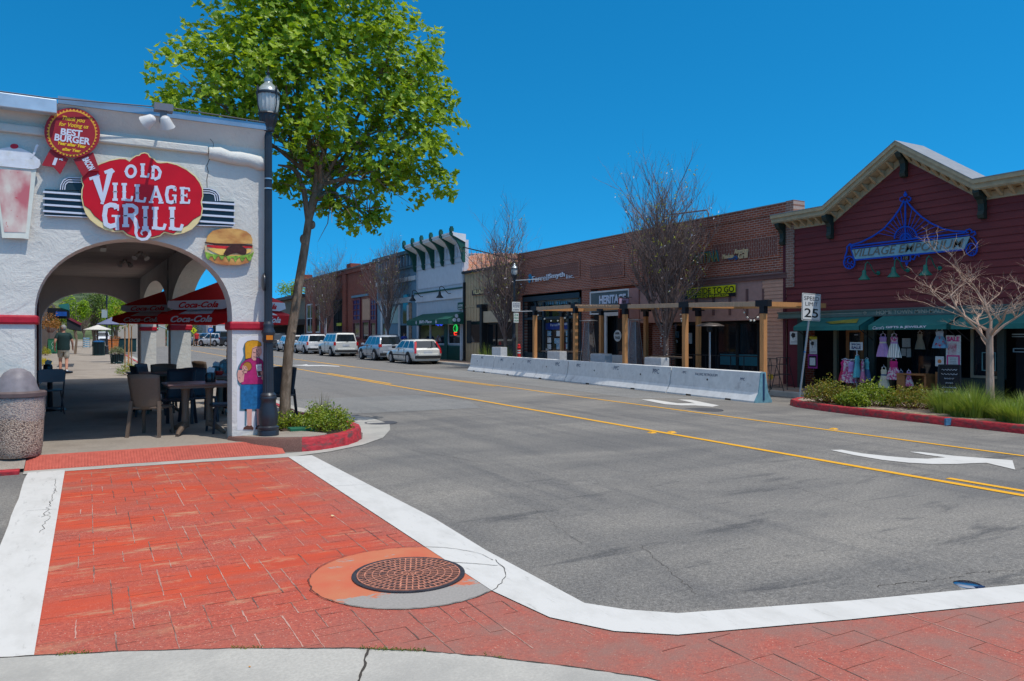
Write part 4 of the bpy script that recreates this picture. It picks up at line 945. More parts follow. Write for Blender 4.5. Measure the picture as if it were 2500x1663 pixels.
# big plane tree
rn = random.Random(11)
TY = 12.35
def tp(dx, dy, Y=TY): x, z = SY(dx*D, dy*D, Y); return Vector((x, Y, z))      # overview coordinates of the photograph
t = thing('plane_tree', 'tall leafy green plane tree growing from the corner planter', 'tree', (tp(655, 985).x, TY, gz(TY)+.15))
path = [tp(655, 990), tp(657, 900), tp(665, 800), tp(678, 720), tp(690, 640), tp(700, 580), tp(712, 500), tp(722, 460), tp(738, 425)]
path[0].z = gz(TY)+.1
wr = [.098,.082,.076,.072,.070,.066,.060,.072,.06]
b = MB(); b.tube(path, wr, 14)
# knots
b.sphere(tuple(path[2] + Vector((.06,-.03,.25))), .05); b.sphere(tuple(path[6] + Vector((.05,0,-.12))), .05, sc=(1,1,1.4)); b.sphere(tuple(path[5] + Vector((-.02,-.02,.2))), .055, sc=(1,1,1.5))
b.build('trunk', M_BARK, t, True)
LOBES = [((470,205),1.0,.0,.95),((560,110),1.1,.3,1.0),((650,20),1.35,0,1.1),((770,70),1.35,.2,1.2),((880,150),1.1,-.2,1.0),((965,170),.75,.1,.7),((985,290),.70,0,.75),((975,400),.62,.2,.6),((890,300),1.0,-.3,.9),((770,260),1.2,.0,1.2),((640,190),1.2,-.5,1.1),((560,240),.8,.5,.8),((740,380),.75,.3,.8),((850,400),.7,-.2,.7),((700,330),.75,-.5,.6),((810,500),.33,0,.3),((870,500),.30,.1,.28),((770,470),.30,-.1,.25),((400,255),.38,.1,.4),((1020,235),.34,0,.3),((1035,420),.30,.1,.3),((985,110),.28,0,.3),((660,420),.22,0,.22),((905,395),.5,.2,.4),((610,-120),1.3,.2,1.1),((760,-90),1.3,-.1,1.1),((893,45),.6,0,.6)]
bb = MB(); limbs = []
fork = path[7]
for (q, r_, dy_, rz_) in LOBES[:18]:
    c_ = tp(*q); c_.y += dy_
    a_ = path[8] if rn.random() < .7 else path[7]
    m1 = a_.lerp(c_, .35) + Vector((rn.uniform(-.12,.12), rn.uniform(-.15,.15), rn.uniform(-.05,.18))); m2 = a_.lerp(c_, .7) + Vector((rn.uniform(-.15,.15), rn.uniform(-.2,.2), rn.uniform(-.1,.1)))
    limbs.append([a_, m1, m2, c_]); bb.tube([a_, m1, m2, c_], [.045,.032,.02,.01], 7)
lb = [path[6] + Vector((0,0,-.2)), tp(700, 440), tp(686, 400), tp(670, 385), tp(640, 380)]; bb.tube(lb, [.05,.045,.04,.032,.015], 8)
for l in limbs:
    for k in range(9):
        a_ = l[1].lerp(l[3], rn.random()); e_ = a_ + rv(rn)*rn.uniform(.35,.9); mm = a_.lerp(e_, .5) + rv(rn)*.08; bb.tube([a_, mm, e_], [.012,.008,.003], 4, False)
bb.build('limbs', M_BARK, t)
bl = MB()
for (q, r_, dy_, rz_) in LOBES:
    c_ = tp(*q); c_.y += dy_; r_ *= .86; rz_ *= .86
    ncl = int(128 * r_ ** 2.2) + 6
    for k in range(ncl):
        d_ = rv(rn); rad = rn.random() ** .45; 
        p_ = c_ + Vector((d_.x*r_*rad, d_.y*r_*rad*1.05, d_.z*rz_*rad))
        cs = rn.uniform(.13, .24); nl = rn.randint(6, 11)
        for j in range(nl):
            o_ = p_ + rv(rn)*cs*rn.random(); n_ = (rv(rn)*.75 + Vector((.1,-.35,.75)) + d_*.35)
            add_leaf(bl, o_, n_, rv(rn)*.6 + Vector((0,0,-.6)), rn.choice((.07,.09,.11,.13,.155)))
    for k in range(int(8*r_)+3):           # shoots sticking out of the outline
        d_ = rv(rn); d_.z = abs(d_.z)*.8 if rn.random() < .7 else d_.z; tip = c_ + Vector((d_.x*r_, d_.y*r_, d_.z*rz_))*rn.uniform(1.02, 1.22)
        base = c_ + Vector((d_.x*r_, d_.y*r_, d_.z*rz_))*.7
        for j in range(8): add_leaf(bl, base.lerp(tip, rn.random()**.6) + rv(rn)*.06, rv(rn) + Vector((0,-.3,.6)), rv(rn), rn.uniform(.07,.14))
M_LEAF = leaf_mat('plane_leaves', (.13, .24, .010), (.38, .48, .035), .42, .38)
bl.build('crown', M_LEAF, t)
# small green plants in the planter
OV = [(0,0),(.18,.25),(.2,.55),(0,1),(-.2,.55),(-.18,.25)]
def shrub(name, label, cat, loc, rx, ry, h, n, ls, m1, stem=None, group=None, seed=1, dens=.5):
    rn = random.Random(seed); t = thing(name, label, cat, loc, 0, group); b = MB(); st = MB()
    for k in range(n):
        a = rn.uniform(0, 2*math.pi); r_ = math.sqrt(rn.random()); x, y = rx*r_*math.cos(a), ry*r_*math.sin(a)
        top = h * (1 - .55*r_*r_) * rn.uniform(.75, 1.12); z = top*rn.uniform(.35, 1)
        if rn.random() < .06: z = top * rn.uniform(1.0, 1.25)
        for j in range(5): add_leaf(b, (x + rn.gauss(0,.03), y + rn.gauss(0,.03), z + rn.gauss(0,.03)), rv(rn) + Vector((0,-.2,.8)), rv(rn), ls*rn.uniform(.6,1.2), OV, .08)
        if k % 7 == 0: st.tube([(x*.3, y*.3, 0), (x*.8, y*.8, z*.6), (x, y, z)], [.006,.004,.002], 4, False)
    b.build('foliage', m1, t, world=False); st.build('stems', stem or mat('red_stems', (.14,.05,.03), .7, .2), t, world=False); return t
ML1 = leaf_mat('shrub_leaves', (.08,.16,.012), (.30,.34,.025), .35, .25); ML2 = leaf_mat('tip_leaves', (.09,.17,.015), (.32,.22,.03), .35, .25)
p = G(790, 1050, .16); shrub('ground_shrub', 'low glossy green shrub spreading over the red-edged corner planter', 'shrub', (3.22, 11.75, gz(11.7)+.15), .42, .62, .36, 520, .055, ML1, None, 'planter shrubs', 5)
shrub('ground_shrub', 'small low green plant at the foot of the plane tree', 'shrub', (2.72, 12.25, gz(12)+.14), .22, .3, .26, 140, .055, ML1, None, 'planter shrubs', 6)
def grass_clump(label, loc, r_, h, n, m, seed, group=None, name='grass_clump'):
    rn = random.Random(seed); b = MB()
    for k in range(n):
        a = rn.uniform(0, 2*math.pi); q = rn.random(); bx, by = r_*.5*q*math.cos(a), r_*.5*q*math.sin(a); L_ = h*rn.uniform(.6,1.15); ln = rn.uniform(.15,1)*r_
        ca, sa = math.cos(a), math.sin(a); w_ = .0038; px_, py_ = -sa*w_, ca*w_
        pts = [(bx+ca*ln*s_**1.6, by+sa*ln*s_**1.6, L_*(s_ - .28*s_*s_*ln/r_)) for s_ in (0,.4,.75,1)]
        vs = []
        for i, q_ in enumerate(pts): wq = (1,.9,.6,.05)[i]; vs += [(q_[0]-px_*wq, q_[1]-py_*wq, q_[2]), (q_[0]+px_*wq, q_[1]+py_*wq, q_[2])]
        b.add(vs, [(2*i, 2*i+1, 2*i+3, 2*i+2) for i in range(3)])
    o = b.build(name, m, world=False); o.location = loc; return tag(o, label, 'plant', group)
M_GR = leaf_mat('grass_blades', (.10,.19,.02), (.30,.36,.08), .5, .3); M_GR2 = leaf_mat('dry_blades', (.12,.10,.06), (.22,.19,.10), .6, .2)
grass_clump('thin dry grass tuft behind the corner planter shrub', (3.35, 12.35, gz(12.4)+.13), .22, .55, 90, M_GR2, 4)
o = MB().box(2.62, 2.98, 11.42, 11.62, gz(11)+.15, gz(11)+.235).build('irrigation_box', mat('green_plastic', (.015,.12,.06), .5, .15, 8), bevel=.01); tag(o, 'green plastic irrigation box lid beside the lamp post', 'valve box')
# weeds on the near gutter joint
b = MB(); rn = random.Random(9)
for seg in ((880, 1592, 1040, 1598, 60), (560, 1590, 640, 1590, 20), (140, 1607, 220, 1602, 25), (1180, 1606, 1230, 1614, 8)):
    for k in range(seg[4]*4):
        s_ = rn.random(); p = G(seg[0]+(seg[2]-seg[0])*s_, seg[1]+(seg[3]-seg[1])*s_); add_leaf(b, (p.x+rn.gauss(0,.006), p.y+rn.gauss(0,.006), p.z+.018+rn.random()*.008), rv(rn)+Vector((0,0,1)), rv(rn), rn.uniform(.006,.016), OV, .1)
o = b.build('weeds', leaf_mat('weed_leaves', (.05,.10,.01), (.2,.24,.03)), kind='stuff'); tag(o, 'small green weeds in the joint of the near gutter', 'weeds')
for (px, py, lab) in ((810, 1265, 'small pale dry leaf lying on the red crosswalk'), (608, 1638, 'tiny orange leaf lying on the near concrete gutter')):
    p = G(px, py); b = MB(); add_leaf(b, (0,0,.02), (0.1,-.2,1), (1,.4,0), .035 if px > 700 else .014); o = b.build('fallen_leaf', mat('dry_leaf', (.62,.50,.25), .7, .1) if px > 700 else mat('orange_leaf', (.5,.22,.03), .7, .1), world=False); o.location = p; tag(o, lab, 'leaf')
# ---------------- bare street trees
def bare_tree(seed, h, spread, trunk_h, trunk_r, m, name='bare_tree', vase=True, n0=9, wood=.011, levels=3, specks=True, leafm=None, blossom=None):
    rn = random.Random(seed); b = MB(); lf = MB(); bs_ = MB()
    def grow(p, d, L_, r_, lv):
        n = 4; pts = [p.copy()]; q = p.copy(); dd = d.copy()
        for i in range(n):
            dd = (dd + rv(rn)*(.16 if vase else .28) + Vector((0,0,(.10 if vase else .05)))).normalized(); q = q + dd*L_/n; pts.append(q.copy())
        b.tube(pts, [r_*(1-.62*i/n) for i in range(n+1)], 5 if lv < 2 else 3, False)
        if lv >= levels:
            if specks and rn.random() < .08:
                for _ in range(2): add_leaf(lf if rn.random() < .75 else bs_, q + rv(rn)*.05, rv(rn), rv(rn), rn.uniform(.05,.10), OV)
            return
        k = {0: 8, 1: 7, 2: 5, 3: 4}[lv] if vase else {0: 5, 1: 5, 2: 5, 3: 4}[lv]
        for i in range(k):
            s_ = rn.uniform(.25, 1.0); j = min(int(s_*n), n-1); a_ = pts[j].lerp(pts[j+1], s_*n-j)
            sd_ = rv(rn); sd_.z = abs(sd_.z)*.4
            nd = (dd*.75 + sd_*(.75 if vase else .95)).normalized()
            grow(a_, nd, L_*rn.uniform(.38,.62), max(r_*(.42 if vase else .40), wood*.3), lv+1)
    p0 = Vector((0,0,0)); top = Vector((rn.uniform(-.05,.05), rn.uniform(-.05,.05), trunk_h))
    b.tube([p0, p0.lerp(top,.5)+Vector((.02,.01,0)), top], [trunk_r*1.25, trunk_r, trunk_r*.9], 9)
    for i in range(n0):
        a = 2*math.pi*i/n0 + rn.uniform(-.3,.3); tilt = rn.uniform(.12,.55) if vase else rn.uniform(.5,1.0)
        if i == 0: tilt = .03
        d = Vector((math.cos(a)*math.sin(tilt)*spread, math.sin(a)*math.sin(tilt)*spread, math.cos(tilt))).normalized()
        grow(top - Vector((0,0,rn.uniform(0,.25*trunk_h))), d, (h-trunk_h)*rn.uniform(.5,.72)*(1.1 if tilt < .2 else .85), trunk_r*.5, 0)
    return b, lf, bs_
M_TWIG = bark('grey_bark', (.11,.075,.065), (.25,.18,.16), 12); M_TWIG2 = bark('pale_bark', (.33,.215,.155), (.48,.35,.27), 10)
M_BUD = leaf_mat('bud_leaves', (.25,.30,.02), (.42,.40,.03)); M_BLO = mat('blossom', (.62,.58,.60), .6, 0)
def place_bare(px, py, ptop, hw, seed, label, th=1.7, group='bare street trees on the far pavement', X=None, **kw):
    p = G2(px, py, .15)
    if X: y = yx(px, X); p = Vector((X, y, rdz(X, y)+.14))
    r = ray(px, ptop); tt = p.x/r[0]; h = CAMH + tt*r[2] - p.z; rad = hw*tt/FPX
    t = thing('bare_tree', label, 'tree', p, 0, group)
    b, lf, bs_ = bare_tree(seed, 6.5, 1.0, th*6.5/h, .085*6.5/h*min(1.3, h/6), M_TWIG, **kw)
    zs = sorted(v[2] for v in b.v); rs = sorted(math.hypot(v[0], v[1]) for v in b.v); kz = h/zs[int(len(zs)*.9985)]; kr = rad/rs[int(len(rs)*.985)]
    for q in (b, lf, bs_): q.v = [(x*(kr if z*kz > th else (kz + (kr-kz)*z*kz/th)), y*(kr if z*kz > th else (kz + (kr-kz)*z*kz/th)), z*kz) for x, y, z in q.v]
    b.build('branches', M_TWIG, t, world=False); lf.build('new_leaves', M_BUD, t, world=False); bs_.build('blossom', M_BLO, t, world=False); return t
place_bare(1235, 893, 496, 95, 21, 'bare grey-twigged street tree beside the far black street lamp', 1.9, X=18.6, n0=14)
place_bare(1622, 932, 372, 140, 22, 'large bare tree wrapped in fairy lights rising through the timber pergola', 1.9, X=17.6, n0=19)
place_bare(946, 873, 570, 68, 23, 'slender bare tree in front of the blue storefront', 2.0, X=18.7, n0=13)
place_bare(795, 862, 596, 72, 24, 'bare street tree in front of the red brick building farthest left', 2.0, X=18.7, n0=14)
# pale bare tree right
p = G2(2418, 1018, .15); t = thing('bare_sapling', 'pale leafless young tree standing in the grass before the red shop', 'tree', p)
b, lf, bs_ = bare_tree(5, 4.9, 1.25, 1.85, .070, M_TWIG2, vase=False, n0=6, levels=3, specks=False, wood=.010)
zs = sorted(v[2] for v in b.v)[int(len(b.v)*.998)]; rs = sorted(math.hypot(v[0], v[1]) for v in b.v)[int(len(b.v)*.985)]
b.v = [(x*(1.72/rs if z > 1.8 else 1), y*(1.72/rs if z > 1.8 else 1), (z if z < 1.8 else 1.8 + (z-1.8)*(3.95-1.8)/(zs-1.8))*.97) for x, y, z in b.v]
b.build('branches', M_TWIG2, t, world=False)
# ================================================================= FAR SIDE BUILDINGS
XF, XW = 19.0, 20.0
class Face:                                     # a facade in the plane x = X, addressed along sight lines of the photograph
    def __init__(s, X, par): s.X = X; s.par = par
    def yz(s, px, py): return SX(px, py, s.X)
    def box(s, b, px0, px1, pt, pb, d0=0.0, th=.05):
        y0, zt = SX(px0, pt, s.X); _, zb = SX(px0, pb, s.X); y1 = SX(px1, pt, s.X)[0]
        b.box(s.X - d0 - th, s.X - d0, y1, y0, zb, zt); return (y1, y0, zb, zt)
    def slab(s, name, m, px0, px1, pt, pb, d0=0.0, th=.05, par=None):
        b = MB(); s.box(b, px0, px1, pt, pb, d0, th); return b.build(name, m, par or s.par)
    def frame(s, b, px0, px1, pt, pb, w_=.05, d0=0, th=.04, cols=0, rows=0):
        y0, zt = SX(px0, pt, s.X); _, zb = SX(px0, pb, s.X); y1 = SX(px1, pt, s.X)[0]; X0, X1 = s.X-d0-th, s.X-d0
        b.box(X0, X1, y1, y1+w_, zb, zt); b.box(X0, X1, y0-w_, y0, zb, zt); b.box(X0, X1, y1+w_, y0-w_, zt-w_, zt); b.box(X0, X1, y1+w_, y0-w_, zb, zb+w_)
        for i in range(cols): y = y1 + (y0-y1)*(i+1)/(cols+1); b.box(X0+.005, X1, y-w_*.3, y+w_*.3, zb+w_, zt-w_)
        for i in range(rows): z = zb + (zt-zb)*(i+1)/(rows+1); b.box(X0+.007, X1, y1+w_, y0-w_, z-w_*.3, z+w_*.3)
    def text(s, b, t, x0, y0, x1, y1, h, d0=.02, ext=.02, bold=0, shear=0):
        a, c = SX(x0, y0, s.X), SX(x1, y1, s.X); a2 = SX(x0, y0-h, s.X); zz = (a[1]+c[1])/2
        b.txt(t, (s.X-d0, a[0], zz), NY, UZ, a2[1]-a[1], a[0]-c[0], bold, shear, ext)
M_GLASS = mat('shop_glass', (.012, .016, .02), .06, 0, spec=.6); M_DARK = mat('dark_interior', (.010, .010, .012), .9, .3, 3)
M_BRICK = brick_mat('dark_red_brick', (.38, .105, .055), (.23, .066, .042), (.42, .31, .26), mw=.011)
M_BRICKV = brick_mat('basket_brick', (.25, .070, .048), (.17, .052, .040), (.34, .25, .21), axes='ZY', bw=.225, bh=.075, mw=.012)
M_BRICKR = brick_mat('red_brick', (.30, .065, .040), (.21, .05, .034), (.30, .18, .14), mw=.010)
M_SOFF = mat('dark_trim', (.02, .022, .024), .6, .1)
def building(name, label, cat, X, y, z=None): return thing(name, label, cat, (X, y, (z if z is not None else rdz(X, y)+.14)))
# ---------------- long brick block
Y0, Y1 = 16.42, 33.35
brk = building('brick_block', 'long dark brick commercial block with three shopfronts behind the timber pergola', 'building', XF, 25)
F = Face(XF, brk); ZT = 5.85; ZH = F.yz(1278, 722)[1]; zgr = gz(16)-.2
b = MB()
yA, yB, yC, yD = F.yz(1278, 700)[0], F.yz(1420, 700)[0], F.yz(1442, 700)[0], F.yz(1538, 700)[0]
yE = F.yz(1562, 700)[0]; zM = F.yz(1703, 683)[1]
b.box(XF, XF+.4, Y0, Y1, max(ZH, zM)+.0, ZT-.30); b.box(XF-.03, XF+.4, Y0, Y1, ZT-.30, ZT)
b.box(XF, XF+.4, yA, Y1, zgr, ZH); b.box(XF, XF+.4, yC, yB, zgr, ZH); b.box(XF, XF+.4, Y0, yE, zM, ZH) if zM < ZH else None
b.box(XF-.03, XF, Y0, Y1, ZH+.02, ZH+.12)
b.build('brick_wall', M_BRICK, brk)
b = MB()
for (a0, a1, pt, pb) in ((1297, 1417, 653, 692), (1440, 1525, 646, 686), (1590, 1700, 612, 665), (1735, 1905, 594, 648)):
    y0_, zt_ = F.yz(a0, pt); zb_ = F.yz(a0, pb)[1]; y1_ = F.yz(a1, pt)[0]
    b.box(XF-.012, XF, y1_, y0_, zb_, zt_)
b.each('basket_panel', M_BRICKV, brk)
for (a0, a1, pt, pb) in ((1297, 1417, 653, 692), (1440, 1525, 646, 686), (1590, 1700, 612, 665), (1735, 1905, 594, 648)): b = MB(); F.frame(b, a0, a1, pt, pb, .09, 0, .03); b.build('panel_border', M_BRICK, brk)
b = MB(); b.box(XF-.05, XF+.42, Y0-.0, Y1, ZT, ZT+.03); b.build('parapet_cap', mat('cap_metal', (.28, .24, .22), .6, .1), brk)
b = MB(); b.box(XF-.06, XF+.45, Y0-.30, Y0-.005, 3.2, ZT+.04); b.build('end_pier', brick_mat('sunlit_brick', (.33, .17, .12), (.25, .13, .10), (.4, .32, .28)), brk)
b = MB(); b.box(XF+1.25, XF+9, Y0, Y1, zgr, ZT-.4); b.build('body', M_BRICK, brk)
# property management shopfront
M_BLUEG = mat('blue_black_frame', (.018, .03, .04), .4, .1)
sf = F.slab('shopfront', M_GLASS, 1278, 1420, 722, 880, -.25, .02); par = sf
b = MB(); F.box(b, 1278, 1420, 722, 738, 0, .06); F.frame(b, 1278, 1420, 722, 885, .09, 0, .06)
for px in (1306, 1325, 1386): F.box(b, px, px+3, 738, 880, -.1, .12)
F.box(b, 1278, 1420, 776, 782, -.1, .12); F.box(b, 1278, 1420, 860, 885, -.1, .1); b.build('window_frame', M_BLUEG, brk)
b = MB(); F.box(b, 1303, 1402, 727, 745, -.23, .01); b.build('transom_pane', mat('clear_dusk_pane', (.20, .20, .18), .1, .3, 2), brk)
b = MB(); [F.box(b, 1323+5.5*k, 1326.5+5.5*k, 737-k*.25, 744-k*.25, -.2, .01) for k in range(10) if k != 4]; b.build('transom_lettering', mat('sky_letters', (.12, .32, .45), .5, 0), brk)
tb = F.slab('window_banner', mat('royal_blue', (.01, .03, .20), .5, .15, 6), 1324, 1384, 789, 805, -.20, .01)
b = MB(); F.text(b, 'Farrell', 1336, 797, 1353, 796, 6, -.185, .005); F.text(b, 'Smyth', 1354, 796, 1378, 795, 7, -.185, .005, .04); b.build('banner_lettering', M_SWHT, brk)
pm = [mat('poster_pale', (.42, .50, .52), .6, .2, 25, col2=(.15, .30, .42), c2amt=(.45, .5), c2scale=9), mat('poster_white', (.60, .62, .60), .6, .15, 30)]
for i, (px, py) in enumerate(((1328,812),(1350,812),(1373,811),(1328,828),(1373,827),(1328,844),(1373,843),(1322,855),(1350,844))):
    F.slab('window_poster', pm[i % 2], px, px+9, py-4, py+9, -.2, .008)
F.slab('window_poster', pm[0], 1345, 1366, 826, 839, -.2, .008)
b = MB(); F.text(b, 'Farrell', 1303, 688, 1342, 685, 14, .05, .03, .0); F.text(b, 'Smyth', 1342, 685, 1382, 678, 15, .05, .03, .03); F.text(b, 'Inc.', 1386, 680, 1404, 679, 10, .05, .03)
b.build('sign_lettering', mat('raised_letters', (.60, .62, .68), .45, .05), brk)
b = MB(); B2 = Board(lambda x, y: F.yz(x, y), XF, True)
B2.shape(b, [(1293,672),(1297,669),(1300,673),(1297,679),(1294,678)], .05, .03); B2.shape(b, [(1291,680),(1296,679),(1299,684),(1296,692),(1292,688)], .05, .03); B2.shape(b, [(1299,676),(1303,674),(1303,681),(1299,683)], .05, .03)
b.build('sign_logo', mat('logo_blue', (.03, .25, .45), .4, 0), brk)
# heritage shopfront
M_WFR = mat('white_frame', (.55, .56, .56), .6, .08)
F.slab('shopfront', M_GLASS, 1442, 1538, 713, 885, -.25, .02)
b = MB(); F.frame(b, 1442, 1538, 713, 769, .07, 0, .05); F.box(b, 1478, 1483, 765, 885, 0, .06); F.box(b, 1483, 1538, 765, 772, 0, .06); F.box(b, 1483, 1538, 866, 885, 0, .05); F.box(b, 1533, 1538, 765, 885, 0, .055); b.build('window_frame', M_WFR, brk)
F.slab('transom_panel', mat('grey_panel', (.10, .12, .12), .4, .1), 1445, 1535, 717, 762, 0.0, .02)
b = MB(); F.text(b, 'HERITAGE', 1465, 744, 1530, 738, 21, .03, .02, .04); b.build('sign_lettering', M_SWHT, brk)
F.slab('door', M_DARK, 1452, 1478, 770, 885, .0, .03)
b = MB(); B2.shape(b, B2.ell(1508, 820, 9, 14, 0, 360, 20)[:-1], .0, .01); b.build('window_decal', pm[1], brk)
b = MB(); F.text(b, 'HER', 1503, 817, 1513, 816, 5, .015, .004, .03); F.text(b, 'TAGE', 1502, 828, 1514, 827, 6, .015, .004, .03); b.build('decal_lettering', M_SBLK, brk)
F.slab('pilaster', mat('mauve_paint', (.34, .18, .16), .75, .1, 6), 1538, 1562, 704, 890, 0, .06)
# cantina front
M_MAUVE = mat('mauve_siding', (.42, .24, .20), .75, .1, 6); M_SALM = mat('salmon_siding', (.58, .31, .21), .7, .08, 5)
b = MB(); zs = F.yz(1703, 785)[1]; zM = F.yz(1703, 683)[1]
b.box(XF, XF+.2, Y0, yE, zs, zM-.002)
b.build('upper_wall', M_MAUVE, brk)
b = MB(); F.box(b, 1562, 1924, 699, 709, 0, .07); F.box(b, 1562, 1924, 699, 701, .07, .03)
for px in (1698, 1740, 1780, 1822, 1862): F.box(b, px, px+5, 706, 770, 0, .03)
b.build('wall_trim', mat('brown_mauve_trim', (.17, .085, .075), .7, .1), brk)
b = MB(); yS = F.yz(1863, 700)[0]; z = zgr
while z < F.yz(1866, 683)[1] - .1:
    b.add([(XF-.03, Y0, z), (XF-.03, yS, z), (XF-.012, yS, z+.118), (XF-.012, Y0, z+.118)], [(0,3,2,1)]); b.add([(XF-.012, Y0, z+.118), (XF-.012, yS, z+.118), (XF-.03, yS, z+.12), (XF-.03, Y0, z+.12)], [(0,3,2,1)]); z += .12
b.quad((XF-.03, yS, zgr), (XF+.3, yS, zgr), (XF+.3, yS, zM), (XF-.03, yS, zM)); b.build('siding', M_SALM, brk)
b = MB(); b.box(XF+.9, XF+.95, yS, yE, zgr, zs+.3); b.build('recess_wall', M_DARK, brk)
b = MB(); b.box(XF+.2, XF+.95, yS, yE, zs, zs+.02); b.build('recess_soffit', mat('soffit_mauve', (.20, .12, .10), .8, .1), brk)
RF = Face(XF+.88, brk)
b = MB(); F.box(b, 1583, 1632, 795, 905, -.3, .1); b.build('low_brick_wall', M_BRICK, brk)
for px0, px1 in ((1640, 1700), (1755, 1800), (1806, 1852)): RF.slab('window', M_GLASS, px0, px1, 790, 925, 0, .02)
b = MB(); 
for px0, px1 in ((1636, 1704), (1750, 1803), (1803, 1856)): RF.frame(b, px0, px1, 787, 928, .06, .02, .05)
b.build('window_frame', M_SOFF, brk)
for px, py, w_, h_, k in ((1638,808,8,17,0),(1650,808,9,17,0),(1638,827,9,17,0),(1652,830,4,7,1),(1681,813,10,26,1)): RF.slab('window_poster', pm[k], px, px+w_, py, py+h_, .03, .01)
RF.slab('reflected_band', mat('teal_reflection', (.03, .16, .19), .4, .1), 1760, 1852, 864, 890, .03, .01)  # painted reflection: a flat teal strip laid over the window glass
# raised lettering
b = MB(); F.text(b, 'CANTINA', 1684, 649, 1759, 638, 28, .05, .03, .01); F.text(b, 'H', 1622, 656, 1632, 655, 24, .05, .03, .01); b.build('sign_lettering', mat('teal_letters', (.02, .16, .17), .5, .1), brk)
b = MB(); F.text(b, 'CANTINA', 1686, 648, 1757, 638, 24, .081, .004, -.01); b.build('letter_face', mat('olive_gold', (.25, .20, .04), .5, .1), brk)
b = MB(); F.text(b, 'Mexican', 1767, 634, 1794, 629, 11, .05, .03, .03, .2); F.text(b, 'American', 1796, 624, 1830, 613, 12, .05, .03, .03, .2); F.text(b, 'Grill', 1806, 634, 1829, 628, 14, .05, .03, .03, .1); b.build('sign_lettering', mat('cream_letters', (.62, .48, .28), .5, .05), brk)
b = MB(); B2.stroke(b, [(1779,631),(1786,633),(1793,631),(1799,626),(1803,631),(1798,635)], 3, .05, .02); b.build('sign_swirl', mat('swirl_blue', (.03, .10, .25), .5, 0), brk)
# banner
t = thing('banner', 'yellow and black Curbside To Go banner above the pergola', 'banner', (XF-.1, F.yz(1735, 700)[0], 3.3))
b = MB(); F.box(b, 1671, 1800, 705.5, 723, .08, .012); b.build('yellow_panel', mat('banner_yellow', (.62, .60, .01), .5, .08, 4), t)
b = MB(); F.box(b, 1671, 1800, 723, 731.5, .08, .010); b.build('black_panel', M_SBLK, t)
b = MB(); F.text(b, 'CURBSIDE TO GO', 1674, 721.5, 1797, 713.5, 14, .095, .004, .012); b.build('lettering', M_SBLK, t)
b = MB(); F.text(b, 'CALL AHEAD 805.668.2226', 1684, 730.5, 1784, 722.5, 6.4, .094, .004, .02); b.build('phone_lettering', mat('banner_yellow', (.6, .6, 0)), t)
# projecting shop sign
sg = thing('hanging_sign', 'brown double-sided hanging sign with a white letter beside Heritage shopfront', 'hanging sign', (XF-.5, F.yz(1540, 740)[0], F.yz(1540, 740)[1]))
yy = F.yz(1545, 740)[0]; z0, z1 = SX(1527, 777, XF-.45)[1], SX(1527, 727, XF-.45)[1]
b = MB(); b.box(XF-.72, XF-.2, yy-.02, yy+.02, z0, z1); b.build('board', mat('sign_brown', (.12, .03, .025), .5, .2, 6), sg)
b = MB(); b.box(XF-.69, XF-.23, yy-.024, yy-.02, z1-.30, z1-.03); b.build('top_panel', mat('lavender_panel', (.42, .34, .50), .5, .1), sg)
b = MB(); b.bar((XF, yy, z1+.03), (XF-.75, yy, z1+.03), .025); b.bar((XF, yy, z0-.03), (XF-.3, yy, z0-.03), .02); b.build('bracket', M_SOFF, sg)
b = MB(); b.txt('W', (XF-.57, yy-.025, z1-.25), UX, UZ, .17, .22, .02, 0, .004); b.build('lettering', M_SBLK, sg)
# roof pipe
y_, z_ = SX(1730, 512, XF+2); b = MB(); b.tube([(XF+2, y_, ZT-.6), (XF+2, y_, z_-.15), (XF+2, y_+.1, z_), (XF+2, y_+2.2, z_+.12)], .03, 6); tag(b.build('roof_pipe', mat('cable_grey', (.12,.12,.13))), 'thin grey bent pipe standing on the brick block roof', 'pipe')
# ---------------- red gabled shop (emporium)
red = building('red_emporium', 'dark red clapboard shop with a central gable and cream cornice', 'building', XF, 12)
F = Face(XF, red); zR = 5.22; pk = (12.48, 6.60); g0, g1 = 14.75, 10.48; yL, yRt = 16.52, 6.2
def roofz(y):
    if y >= g0 or y <= g1: return zR
    return zR + (pk[1]-zR)*(g0-y)/(g0-pk[0]) if y > pk[0] else zR + (pk[1]-zR)*(y-g1)/(pk[0]-g1)
b = MB(); z = 2.42; hb = .185; ys = [yRt + (yL-yRt)*i/120 for i in range(121)]
M_CLAP = mat('dark_red_clapboard', (.170, .028, .026), .55, .15, 2, .15, 30, stretch=(1, .4, 3))
while z < pk[1]:
    zt = z + hb
    if z < zR - .01: segs = [(yRt, yL)]
    else:
        k = (z - zR)/(pk[1]-zR); segs = [(g1 + (pk[0]-g1)*k, g0 - (g0-pk[0])*k)] if k < 1 else []
    for a0, a1 in segs:
        b.add([(XF-.028, a0, z), (XF-.028, a1, z), (XF-.004, a1, zt), (XF-.004, a0, zt), (XF-.004, a0, z), (XF-.004, a1, z)], [(0,3,2,1), (0,1,5,4)])
    z = zt
b.build('clapboard_wall', M_CLAP, red)
b = MB(); b.box(XF+.0, XF+.3, yRt, yL, 2.3, zR); b.add([(XF, g1, zR), (XF, g0, zR), (XF, pk[0], pk[1]), (XF+.3, g1, zR), (XF+.3, g0, zR), (XF+.3, pk[0], pk[1])], [(0,2,1), (3,4,5)]); b.box(XF+3.5, XF+9, yRt, yL, 0, zR); b.build('wall_core', M_CLAP, red)
b = MB(); b.box(XF-.05, XF+.02, yL-.09, yL+.01, .2, zR); b.build('corner_board', mat('dark_red_trim2', (.09, .012, .02), .5, .1), red)
